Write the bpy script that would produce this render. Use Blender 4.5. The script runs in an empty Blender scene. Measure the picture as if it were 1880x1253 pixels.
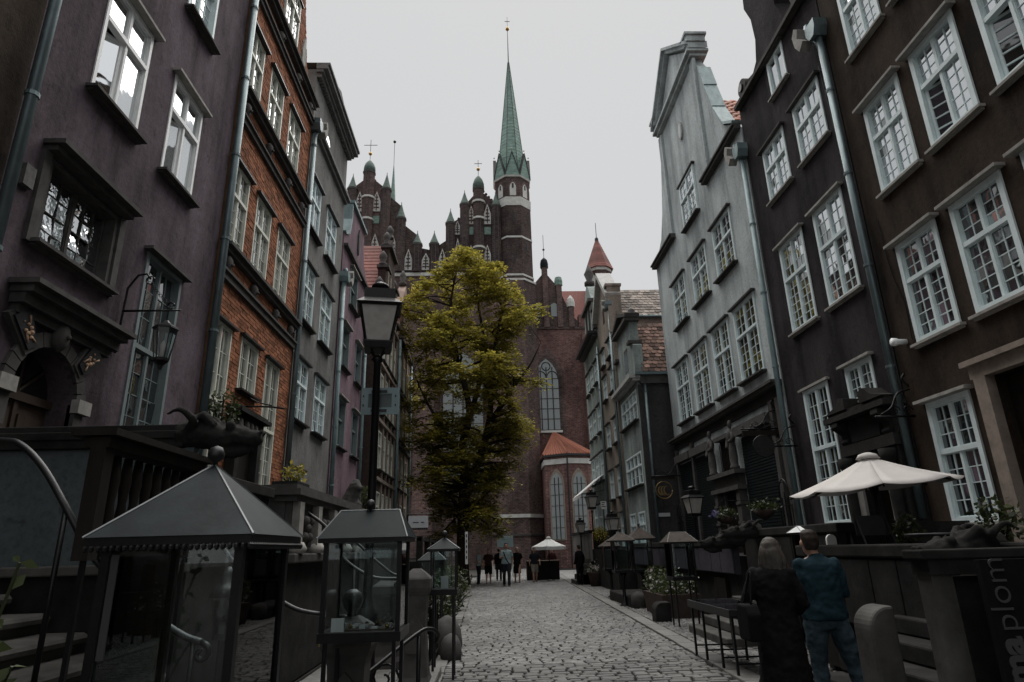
import bpy, bmesh, math, random
from mathutils import Vector, Matrix, Euler
random.seed(11)
PI = math.pi
sc = bpy.context.scene
COL = sc.collection

# ------------------------------------------------------------------ camera
cam_d = bpy.data.cameras.new('camera')
cam_d.sensor_width = 36.0; cam_d.sensor_fit = 'HORIZONTAL'; cam_d.lens = 22.389
cam_d.clip_start = 0.05; cam_d.clip_end = 2000
cam = bpy.data.objects.new('camera', cam_d); COL.objects.link(cam)
_R = ((0.99914623, 0.01413648, -0.03881969), (-0.03249078, -0.31150533, -0.94968878), (-0.0255178, 0.95013925, -0.31078007))
cam.matrix_world = Matrix.Translation((0, 0, 1.6)) @ Matrix(_R).to_4x4()
sc.camera = cam

# ------------------------------------------------------------------ sky, sun, exposure
SUN_EL, SUN_AZ = math.radians(70), math.radians(12)      # azimuth from +Y (up the street) towards +X
w = bpy.data.worlds.new('World'); sc.world = w; w.use_nodes = True
wn = w.node_tree.nodes; wl_ = w.node_tree.links
for n_ in list(wn): wn.remove(n_)
out = wn.new('ShaderNodeOutputWorld'); bg = wn.new('ShaderNodeBackground')
sky = wn.new('ShaderNodeTexSky'); sky.sky_type = 'NISHITA'; sky.sun_disc = False
sky.sun_elevation = SUN_EL; sky.sun_rotation = SUN_AZ; sky.air_density = 1.4; sky.dust_density = 3.0
cov = wn.new('ShaderNodeMix'); cov.data_type = 'RGBA'; cov.inputs[0].default_value = 0.94
cov.inputs[7].default_value = (6.72, 6.74, 6.74, 1)          # even cloud cover, same everywhere
wl_.new(sky.outputs[0], cov.inputs[6])
wl_.new(cov.outputs[2], bg.inputs[0]); bg.inputs[1].default_value = 0.1
wl_.new(bg.outputs[0], out.inputs[0])
sun_d = bpy.data.lights.new('sun', 'SUN'); sun_d.energy = 5.0; sun_d.angle = math.radians(75); sun_d.color = (1, 0.97, 0.93)
sun = bpy.data.objects.new('sun', sun_d); COL.objects.link(sun)
_dir = Vector((math.sin(SUN_AZ) * math.cos(SUN_EL), math.cos(SUN_AZ) * math.cos(SUN_EL), math.sin(SUN_EL)))
sun.rotation_euler = _dir.to_track_quat('Z', 'Y').to_euler(); sun.location = (0, 20, 60)
vs = sc.view_settings
vs.view_transform = 'Standard'; vs.look = 'None'; vs.exposure = 0.0; vs.gamma = 1.0; vs.use_curve_mapping = False

# ------------------------------------------------------------------ materials
M = {}
def _new(name):
    m = bpy.data.materials.new(name); m.use_nodes = True
    nt = m.node_tree; b = nt.nodes['Principled BSDF']; M[name] = m
    return m, nt, b
def N(nt, t, **kw):
    n = nt.nodes.new(t)
    for k, v in kw.items(): setattr(n, k, v)
    return n
def ramp(nt, src, stops):
    r = N(nt, 'ShaderNodeValToRGB'); e = r.color_ramp.elements
    while len(e) < len(stops): e.new(0.5)
    for i, (p, c) in enumerate(stops): e[i].position = p; e[i].color = (c[0], c[1], c[2], 1)
    nt.links.new(src, r.inputs[0]); return r.outputs[0]
def noise(nt, vec, scale, detail=4, rough=0.6):
    n = N(nt, 'ShaderNodeTexNoise'); n.inputs['Scale'].default_value = scale
    n.inputs['Detail'].default_value = detail; n.inputs['Roughness'].default_value = rough
    nt.links.new(vec, n.inputs['Vector']); return n.outputs[0]
def pos(nt, sx=1, sy=1, sz=1):
    g = N(nt, 'ShaderNodeNewGeometry'); m = N(nt, 'ShaderNodeVectorMath', operation='MULTIPLY')
    m.inputs[1].default_value = (sx, sy, sz); nt.links.new(g.outputs['Position'], m.inputs[0]); return m.outputs[0]
def mul(nt, a, b, fac=1.0):
    m = N(nt, 'ShaderNodeMix', data_type='RGBA', blend_type='MULTIPLY'); m.inputs[0].default_value = fac
    nt.links.new(a, m.inputs[6])
    if isinstance(b, tuple): m.inputs[7].default_value = (*b, 1)
    else: nt.links.new(b, m.inputs[7])
    return m.outputs[2]
def bump(nt, b, h, strength=0.3, dist=0.02):
    n = N(nt, 'ShaderNodeBump'); n.inputs['Strength'].default_value = strength; n.inputs['Distance'].default_value = dist
    nt.links.new(h, n.inputs['Height']); nt.links.new(n.outputs[0], b.inputs['Normal'])
def C(c, k): return tuple(x * k for x in c)

def plaster(name, c, streak=0.35, rough=0.92, patch=0.25, bs=0.25, flake=1.0):
    m, nt, b = _new(name)
    n1 = noise(nt, pos(nt, .75, .75, .55), 1.0, 8, .68)
    base = ramp(nt, n1, [(0.3, C(c, 1 - patch * 1.5)), (0.5, c), (0.72, C(c, 1 + patch * 1.3))])
    n2 = noise(nt, pos(nt, 1.3, 1.3, .2), 1.0, 6, .66)         # rain streaks
    st = ramp(nt, n2, [(0.36, (1 - streak,) * 3), (0.52, (1, 1, 1)), (0.72, (1 + streak * .6,) * 3)])
    n3 = noise(nt, pos(nt, 16, 16, 16), 1.0, 4, .75)
    sp = ramp(nt, n3, [(0.32, (.72,) * 3), (0.5, (1,) * 3), (0.7, (1.14,) * 3)])
    n4 = noise(nt, pos(nt, 3.2, 3.2, 2.4), 1.0, 9, .72)        # flaked and repaired patches
    fl = ramp(nt, n4, [(0.36, (1 - .34 * flake,) * 3), (0.41, (1,) * 3), (0.64, (1,) * 3), (0.70, (1 + .2 * flake,) * 3)])
    nt.links.new(mul(nt, mul(nt, mul(nt, base, st), sp), fl), b.inputs['Base Color'])
    b.inputs['Roughness'].default_value = rough; b.inputs['Specular IOR Level'].default_value = .12
    ad = N(nt, 'ShaderNodeMath', operation='ADD'); nt.links.new(noise(nt, pos(nt), 34, 5, .7), ad.inputs[0])
    m2 = N(nt, 'ShaderNodeMath', operation='MULTIPLY'); m2.inputs[1].default_value = 3.0; nt.links.new(noise(nt, pos(nt), 2.2, 4, .6), m2.inputs[0]); nt.links.new(m2.outputs[0], ad.inputs[1])
    bump(nt, b, ad.outputs[0], bs, .03)
    return m
def simple(name, c, rough=0.6, metal=0.0, var=0.2, scale=6, bs=0.12, rnd=0.0, spec=0.5, zs=1):
    m, nt, b = _new(name)
    n1 = noise(nt, pos(nt, 1, 1, zs), scale, 5, .65)
    col = ramp(nt, n1, [(0.3, C(c, 1 - var)), (0.7, C(c, 1 + var))])
    if name == 'cobble':
        col = mul(nt, col, ramp(nt, noise(nt, pos(nt, .5, .35, 1), 1.0, 5, .65), [(.32, (.55, .54, .52)), (.5, (1, 1, 1)), (.7, (1.25, 1.24, 1.22))]))
    if rnd:
        oi = N(nt, 'ShaderNodeObjectInfo')
        gi = N(nt, 'ShaderNodeNewGeometry')
        ad = N(nt, 'ShaderNodeMath', operation='ADD'); nt.links.new(oi.outputs['Random'], ad.inputs[0]); nt.links.new(gi.outputs['Random Per Island'], ad.inputs[1])
        fr = N(nt, 'ShaderNodeMath', operation='FRACT'); nt.links.new(ad.outputs[0], fr.inputs[0])
        col = mul(nt, col, ramp(nt, fr.outputs[0], [(0, (1 - rnd,) * 3), (1, (1 + rnd,) * 3)]))
    nt.links.new(col, b.inputs['Base Color'])
    b.inputs['Roughness'].default_value = rough; b.inputs['Metallic'].default_value = metal
    b.inputs['Specular IOR Level'].default_value = spec
    if bs: bump(nt, b, noise(nt, pos(nt), scale * 5, 4, .7), bs, .01)
    return m
def church_brick(name, c1, c2, mort, dirt=0.45):
    m, nt, b = _new(name)
    g = N(nt, 'ShaderNodeNewGeometry'); s = N(nt, 'ShaderNodeSeparateXYZ'); nt.links.new(g.outputs['Position'], s.inputs[0])
    ad = N(nt, 'ShaderNodeMath', operation='ADD'); nt.links.new(s.outputs[0], ad.inputs[0]); nt.links.new(s.outputs[1], ad.inputs[1])
    cb = N(nt, 'ShaderNodeCombineXYZ'); nt.links.new(ad.outputs[0], cb.inputs[0]); nt.links.new(s.outputs[2], cb.inputs[1])
    t = N(nt, 'ShaderNodeTexBrick'); t.inputs['Scale'].default_value = 1.0
    t.inputs['Brick Width'].default_value = .34; t.inputs['Row Height'].default_value = .125; t.inputs['Mortar Size'].default_value = .012
    t.inputs['Color1'].default_value = (*c1, 1); t.inputs['Color2'].default_value = (*c2, 1); t.inputs['Mortar'].default_value = (*mort, 1)
    t.inputs['Bias'].default_value = -.1
    nt.links.new(cb.outputs[0], t.inputs['Vector'])
    n1 = noise(nt, pos(nt, .22, .22, .14), 1, 6, .7)
    d = ramp(nt, n1, [(0.32, (1 - dirt * 1.25,) * 3), (0.5, (1, 1, 1)), (0.68, (1.5, 1.35, 1.3))])
    n2 = noise(nt, pos(nt, 3, 3, 6), 1, 3, .7)
    d2 = ramp(nt, n2, [(0.35, (.62,) * 3), (0.62, (1.15,) * 3)])
    nt.links.new(mul(nt, mul(nt, t.outputs[0], d), d2), b.inputs['Base Color']); b.inputs['Roughness'].default_value = .95; b.inputs['Specular IOR Level'].default_value = .1
    bump(nt, b, t.outputs['Fac'], -.4, .03)
    return m
def glass_pane(name, base, metal, rough=.03, tint=None, wave=.12, ws=2.6):
    # old window glass: dark room behind, strong mirror of the sky and the houses opposite
    m, nt, b = _new(name)
    b.inputs['Base Color'].default_value = (*base, 1); b.inputs['Roughness'].default_value = rough
    b.inputs['Specular IOR Level'].default_value = .8
    gl = N(nt, 'ShaderNodeBsdfGlossy'); gl.inputs['Roughness'].default_value = rough; gl.inputs['Color'].default_value = (*(tint or (.95, .98, 1)), 1)
    fr = N(nt, 'ShaderNodeFresnel'); fr.inputs['IOR'].default_value = metal
    mx = N(nt, 'ShaderNodeMixShader'); nt.links.new(fr.outputs[0], mx.inputs[0])
    nt.links.new(b.outputs[0], mx.inputs[1]); nt.links.new(gl.outputs[0], mx.inputs[2])
    nt.links.new(mx.outputs[0], nt.nodes['Material Output'].inputs['Surface'])
    bn = N(nt, 'ShaderNodeBump'); bn.inputs['Strength'].default_value = wave; bn.inputs['Distance'].default_value = .03
    nt.links.new(noise(nt, pos(nt), ws, 2, .5), bn.inputs['Height'])
    nt.links.new(bn.outputs[0], gl.inputs['Normal']); nt.links.new(bn.outputs[0], b.inputs['Normal'])
    return m
def clear_glass(name, tint=(.92, .96, .96)):
    m, nt, b = _new(name)
    tr = N(nt, 'ShaderNodeBsdfTransparent'); tr.inputs[0].default_value = (*tint, 1)
    gl = N(nt, 'ShaderNodeBsdfGlossy'); gl.inputs['Roughness'].default_value = .01
    fr = N(nt, 'ShaderNodeFresnel'); fr.inputs['IOR'].default_value = 1.5
    mx = N(nt, 'ShaderNodeMixShader'); nt.links.new(fr.outputs[0], mx.inputs[0])
    nt.links.new(tr.outputs[0], mx.inputs[1]); nt.links.new(gl.outputs[0], mx.inputs[2])
    nt.links.new(mx.outputs[0], nt.nodes['Material Output'].inputs['Surface'])
    return m
def leaf_mat(name, stops, trans=.35):
    m, nt, b = _new(name)
    g = N(nt, 'ShaderNodeNewGeometry')
    n1 = noise(nt, pos(nt), .55, 3, .6)
    mxv = N(nt, 'ShaderNodeMix'); mxv.inputs[0].default_value = .45
    nt.links.new(n1, mxv.inputs[2]); nt.links.new(g.outputs['Random Per Island'], mxv.inputs[3])
    col = ramp(nt, mxv.outputs[0], stops)
    nt.links.new(col, b.inputs['Base Color']); b.inputs['Roughness'].default_value = .55
    tl = N(nt, 'ShaderNodeBsdfTranslucent'); nt.links.new(col, tl.inputs[0])
    mx = N(nt, 'ShaderNodeMixShader'); mx.inputs[0].default_value = trans
    nt.links.new(b.outputs[0], mx.inputs[1]); nt.links.new(tl.outputs[0], mx.inputs[2])
    nt.links.new(mx.outputs[0], nt.nodes['Material Output'].inputs['Surface'])
    return m

plaster('purple_plaster', (.094, .074, .088), .5, patch=.36)
plaster('grey_plaster', (.17, .168, .162), .3)
plaster('mauve_plaster', (.19, .132, .158), .3)
plaster('umber_plaster', (.038, .028, .021), .55, patch=.42)
plaster('charcoal_plaster', (.031, .027, .029), .55, patch=.42)
plaster('sage_plaster', (.43, .475, .48), .38, patch=.16, flake=.35)
plaster('beige_plaster', (.24, .21, .18), .4)
plaster('green_plaster', (.25, .29, .28), .4)
plaster('rose_plaster', (.30, .23, .20), .4)
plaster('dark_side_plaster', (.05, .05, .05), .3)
plaster('teal_panel', (.078, .093, .10), .12, rough=.7, patch=.1, bs=.08)
plaster('violet_panel', (.06, .055, .068), .15, rough=.8, patch=.15)
plaster('shop_dark', (.035, .033, .032), .2)
simple('brick', (.25, .105, .058), .9, 0, .3, 9, .3, rnd=.38, spec=0.12)
simple('mortar', (.20, .12, .08), .95, 0, .25, 8, .3, spec=0.12)
simple('dark_brick', (.07, .05, .045), .95, 0, .3, 9, .3, rnd=.4, spec=0.12)
simple('stone_trim', (.075, .072, .070), .85, 0, .3, 5, .3, spec=0.12)
simple('grey_trim', (.17, .17, .168), .85, 0, .3, 5, .25, spec=.12)
simple('pale_trim', (.36, .36, .35), .85, 0, .2, 5, .2)
simple('sand_trim', (.24, .20, .17), .85, 0, .25, 5, .25, spec=0.12)
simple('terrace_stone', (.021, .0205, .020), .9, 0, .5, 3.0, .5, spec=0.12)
simple('step_stone', (.068, .066, .062), .7, 0, .4, 3.0, .3, spec=0.12)
simple('light_stone', (.30, .29, .27), .8, 0, .3, 5, .3, spec=0.15)
simple('granite', (.13, .127, .12), .62, 0, .3, 12, .3, rnd=.25)
simple('cobble', (.115, .114, .111), .38, 0, .25, 14, .22, rnd=.30, spec=.6)
simple('joint_earth', (.012, .012, .011), .95, 0, .4, 10, .3, spec=0.12)
simple('paint_teal_white', (.66, .76, .77), .5, 0, .1, 4, .05)
simple('paint_cream', (.60, .61, .54), .5, 0, .12, 4, .05)
simple('paint_white', (.78, .80, .80), .5, 0, .1, 4, .05)
simple('paint_grey_teal', (.15, .185, .19), .55, 0, .15, 4, .05)
simple('muntin_white', (.62, .67, .68), .5, 0, .05, 4, 0)
simple('zinc', (.13, .17, .18), .42, .5, .25, 7, .1, zs=.4)
simple('verdigris', (.17, .235, .245), .55, .2, .3, 6, .15, zs=.4)
simple('copper_green', (.16, .255, .22), .7, 0, .45, 1.6, .25, zs=3)
simple('copper_dark', (.075, .115, .10), .75, 0, .35, 1.6, .25, zs=3)
simple('dark_metal', (.022, .022, .024), .45, .4, .3, 8, .1)
simple('black_iron', (.012, .012, .013), .42, .6, .3, 10, .12)
simple('rail_steel', (.035, .035, .036), .4, .7, .2, 10, .08)
simple('roof_metal', (.020, .025, .028), .5, 0, .5, 3.5, .12, spec=.15)
simple('roof_metal_dark', (.010, .015, .017), .6, 0, .3, 3.5, .08, spec=.1)
simple('roof_edge_highlight', (.16, .17, .175), .45, .4, .2, 8, .05)  # far paler than the roof metal: highlight put into the colour
simple('brass', (.42, .27, .10), .35, .9, .2, 12, .05)
simple('gold', (.26, .18, .075), .5, .6, .15, 12, .05)
simple('tile_red', (.19, .07, .058), .8, 0, .3, 7, .25, rnd=.3)
simple('tile_orange', (.25, .09, .055), .8, 0, .25, 7, .25, rnd=.25)
simple('tile_brown', (.13, .082, .066), .85, 0, .4, 9, .3, rnd=.75, spec=0.12)
simple('tile_grey', (.19, .165, .145), .9, 0, .35, 9, .3, rnd=.5)
simple('church_white', (.52, .53, .51), .9, 0, .2, 2, .1)
simple('bark', (.030, .024, .020), .95, 0, .4, 7, .6, zs=.3, spec=0.12)
simple('wood_dark', (.018, .015, .013), .6, 0, .4, 5, .2, zs=.3, spec=0.12)
simple('wood_brown', (.07, .048, .035), .65, 0, .35, 5, .2, zs=.3)
simple('shingle_brown', (.058, .048, .041), .7, 0, .3, 8, .3, spec=0.12)
simple('canvas_cream', (.50, .475, .455), .85, 0, .06, 3, .1)
simple('canvas_white', (.72, .73, .72), .85, 0, .05, 3, .1)
simple('paper_white', (.70, .71, .70), .7, 0, .05, 8, 0)
simple('sign_teal', (.20, .27, .285), .55, .1, .12, 5, .05)
simple('sign_teal_dark', (.09, .115, .115), .6, .1, .15, 5, .05)
simple('letter_grey', (.06, .06, .063), .6, 0, .05, 5, 0, spec=0.1)
simple('letter_white', (.5, .52, .54), .6, 0, .05, 5, 0)
simple('ink', (.05, .06, .08), .8, 0, .1, 5, 0)
simple('skin', (.42, .25, .18), .55, 0, .08, 8, .05)
simple('hair_dark', (.030, .024, .020), .5, 0, .3, 30, .4, spec=0.12)
simple('hair_ash', (.062, .055, .048), .5, 0, .4, 34, .5, zs=.2, spec=0.2)
simple('hair_grey', (.35, .34, .32), .6, 0, .3, 30, .4)
simple('cloth_blue', (.014, .032, .042), .85, 0, .14, 9, .3, spec=0.08)
simple('cloth_black', (.008, .008, .009), .9, 0, .2, 9, .25, spec=0.08)
simple('denim', (.036, .056, .068), .9, 0, .3, 11, .35, spec=0.08)
simple('denim_grey', (.055, .066, .07), .9, 0, .3, 11, .35, spec=0.08)
simple('cloth_navy', (.020, .022, .028), .9, 0, .2, 9, .25, spec=0.08)
simple('cloth_pale', (.26, .33, .34), .85, 0, .15, 9, .25, spec=0.08)
simple('cloth_check', (.30, .36, .37), .85, 0, .35, 26, .25, spec=0.08)
simple('cloth_khaki', (.22, .20, .17), .9, 0, .2, 9, .25, spec=0.08)
simple('cloth_maroon', (.05, .022, .022), .9, 0, .2, 9, .25, spec=0.08)
simple('shoe_dark', (.02, .018, .016), .6, 0, .2, 9, .1)
simple('shoe_white', (.5, .5, .5), .6, 0, .15, 9, .1)
simple('terracotta', (.06, .045, .04), .8, 0, .3, 8, .2, spec=0.12)
simple('ground_earth', (.06, .057, .052), .95, 0, .3, 2, .3, spec=0.12)
simple('lamp_glass', (.40, .385, .36), .35, 0, .15, 9, .15)
simple('relief_paint', (.50, .33, .22), .7, 0, .4, 18, .2)
church_brick('church_brick', (.095, .062, .058), (.14, .092, .084), (.17, .16, .155))
church_brick('church_brick_dark', (.060, .042, .042), (.10, .07, .067), (.14, .13, .125))
church_brick('church_brick_red', (.12, .062, .056), (.165, .092, .082), (.22, .18, .17), .35)
glass_pane('pane_glass', (.020, .022, .024), 8.0)
glass_pane('pane_dark', (.016, .018, .020), 1.9)
glass_pane('pane_curtain', (.36, .38, .39), 6.0)
glass_pane('pane_church', (.062, .088, .088), 1.7, .15)
glass_pane('pane_wavy', (.02, .022, .024), 8.0, wave=.75, ws=7.0)
clear_glass('clear_glass')
leaf_mat('leaf_gold', [(0.25, (.07, .078, .014)), (0.48, (.20, .178, .032)), (0.72, (.44, .365, .06))], .42)
leaf_mat('leaf_green', [(0.25, (.02, .03, .012)), (0.5, (.04, .055, .02)), (0.75, (.075, .09, .025))], .3)
leaf_mat('leaf_flower', [(0.3, (.45, .45, .43)), (0.6, (.6, .58, .56)), (0.8, (.4, .2, .3))], .3)
leaf_mat('leaf_violet', [(0.3, (.05, .045, .11)), (0.7, (.10, .085, .2))], .3)

# ------------------------------------------------------------------ builders
WL = {}
def wloc(o): return WL.get(o.name, Vector((0, 0, 0))) if o else Vector((0, 0, 0))
def tag(o, label=None, cat=None, group=None, kind=None):
    if label: o['label'] = label
    if cat: o['category'] = cat
    if group: o['group'] = group
    if kind: o['kind'] = kind
    return o
def empty(name, loc=(0, 0, 0), label=None, cat=None, group=None, rz=0):
    o = bpy.data.objects.new(name, None); COL.objects.link(o); o.location = loc; o.rotation_euler = (0, 0, rz)
    o.empty_display_size = .2; WL[o.name] = Vector(loc)
    return tag(o, label, cat, group)
class MB:
    def __init__(s): s.v = []; s.f = []
    def add(s, vs, fs):
        k = len(s.v); s.v += [tuple(p) for p in vs]; s.f += [tuple(i + k for i in f) for f in fs]; return s
    def box(s, x0, y0, z0, x1, y1, z1):
        if x0 > x1: x0, x1 = x1, x0
        if y0 > y1: y0, y1 = y1, y0
        if z0 > z1: z0, z1 = z1, z0
        return s.add([(x0, y0, z0), (x1, y0, z0), (x1, y1, z0), (x0, y1, z0), (x0, y0, z1), (x1, y0, z1), (x1, y1, z1), (x0, y1, z1)],
                     [(3, 2, 1, 0), (4, 5, 6, 7), (0, 1, 5, 4), (1, 2, 6, 5), (2, 3, 7, 6), (3, 0, 4, 7)])
    def face(s, pts): return s.add(pts, [tuple(range(len(pts)))])
    def prism(s, poly, fn, a, b):
        n = len(poly); vs = [fn(p, a) for p in poly] + [fn(p, b) for p in poly]
        fs = [tuple(range(n)), tuple(range(2 * n - 1, n - 1, -1))] + [(i, i + n, (i + 1) % n + n, (i + 1) % n) for i in range(n)]
        return s.add(vs, fs)
    def tube(s, path, r, n=8, cap=True, rot=0, sq=None):
        path = [Vector(p) for p in path]; m = len(path); R = r if isinstance(r, (list, tuple)) else [r] * m
        ref = None; vs = []
        for i, p in enumerate(path):
            t = (path[min(i + 1, m - 1)] - path[max(i - 1, 0)])
            t = t.normalized() if t.length > 1e-9 else Vector((0, 0, 1))
            if ref is None: ref = t.orthogonal().normalized() if abs(t.z) > .95 else t.cross(Vector((0, 0, 1))).normalized()
            ref = (ref - t * ref.dot(t)); ref = ref.normalized() if ref.length > 1e-6 else t.orthogonal().normalized()
            bi = t.cross(ref)
            for k in range(n):
                a = 2 * PI * k / n + rot
                vs.append(p + (ref * math.cos(a) + bi * math.sin(a) * (sq or 1)) * R[i])
        fs = [(i * n + k, i * n + (k + 1) % n, (i + 1) * n + (k + 1) % n, (i + 1) * n + k) for i in range(m - 1) for k in range(n)]
        if cap: fs += [tuple(range(n - 1, -1, -1)), tuple(range((m - 1) * n, m * n))]
        return s.add(vs, fs)
    def lathe(s, prof, c=(0, 0, 0), n=12, rot=0, sx=1, sy=1):
        vs = []
        for r, z in prof:
            for k in range(n):
                a = 2 * PI * k / n + rot; vs.append((c[0] + r * sx * math.cos(a), c[1] + r * sy * math.sin(a), c[2] + z))
        m = len(prof)
        fs = [(i * n + k, i * n + (k + 1) % n, (i + 1) * n + (k + 1) % n, (i + 1) * n + k) for i in range(m - 1) for k in range(n)]
        fs += [tuple(range(n - 1, -1, -1)), tuple(range((m - 1) * n, m * n))]
        return s.add(vs, fs)
    def ball(s, c, r, n=10, sz=1):
        return s.lathe([(max(.001, r * math.sin(PI * i / 8)), -r * sz * math.cos(PI * i / 8)) for i in range(9)], c, n)
    def loft(s, rings, n=14):
        vs = []
        for (cx, cy, cz, rx, ry) in rings:
            for k in range(n):
                a = 2 * PI * k / n; vs.append((cx + rx * math.cos(a), cy + ry * math.sin(a), cz))
        m = len(rings)
        fs = [(i * n + k, i * n + (k + 1) % n, (i + 1) * n + (k + 1) % n, (i + 1) * n + k) for i in range(m - 1) for k in range(n)]
        fs += [tuple(range(n - 1, -1, -1)), tuple(range((m - 1) * n, m * n))]
        return s.add(vs, fs)
    def build(s, name, mat, parent=None, smooth=False, loc=None, bevel=0, norm=True):
        off = wloc(parent)
        me = bpy.data.meshes.new(name)
        me.from_pydata([(p[0] - off.x, p[1] - off.y, p[2] - off.z) for p in s.v], [], s.f)
        if norm:
            bm = bmesh.new(); bm.from_mesh(me); bmesh.ops.recalc_face_normals(bm, faces=bm.faces); bm.to_mesh(me); bm.free()
        me.materials.append(M[mat] if isinstance(mat, str) else mat)
        if smooth: me.polygons.foreach_set('use_smooth', [True] * len(me.polygons))
        o = bpy.data.objects.new(name, me); COL.objects.link(o)
        if parent: o.parent = parent; WL[o.name] = off
        if bevel:
            b = o.modifiers.new('bevel', 'BEVEL'); b.width = bevel; b.segments = 2; b.limit_method = 'ANGLE'
        return o
def inst(name, mesh, loc, rot=(0, 0, 0), scale=(1, 1, 1), parent=None):
    o = bpy.data.objects.new(name, mesh); COL.objects.link(o)
    off = wloc(parent); o.location = Vector(loc) - off; o.rotation_euler = rot; o.scale = scale
    if parent: o.parent = parent
    return o
def copy_tree(o, parent=None):
    c = o.copy(); COL.objects.link(c); c.parent = parent; WL[c.name] = WL.get(o.name, Vector((0, 0, 0)))
    for ch in list(o.children): copy_tree(ch, c)
    return c
def mesh_of(mb, mat, smooth=False):
    me = bpy.data.meshes.new('piece'); me.from_pydata(mb.v, [], mb.f); me.materials.append(M[mat])
    if smooth: me.polygons.foreach_set('use_smooth', [True] * len(me.polygons))
    return me
def curve(pts, k=6):
    # Catmull-Rom through the points
    P = [Vector(p) for p in pts]; P = [P[0] * 2 - P[1]] + P + [P[-1] * 2 - P[-2]]; o = []
    for i in range(1, len(P) - 2):
        for j in range(k):
            t = j / k; a, b, c, d = P[i - 1:i + 3]
            o.append(.5 * ((2 * b) + (c - a) * t + (2 * a - 5 * b + 4 * c - d) * t * t + (3 * b - a - 3 * c + d) * t ** 3))
    return o + [P[-2]]

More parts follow.
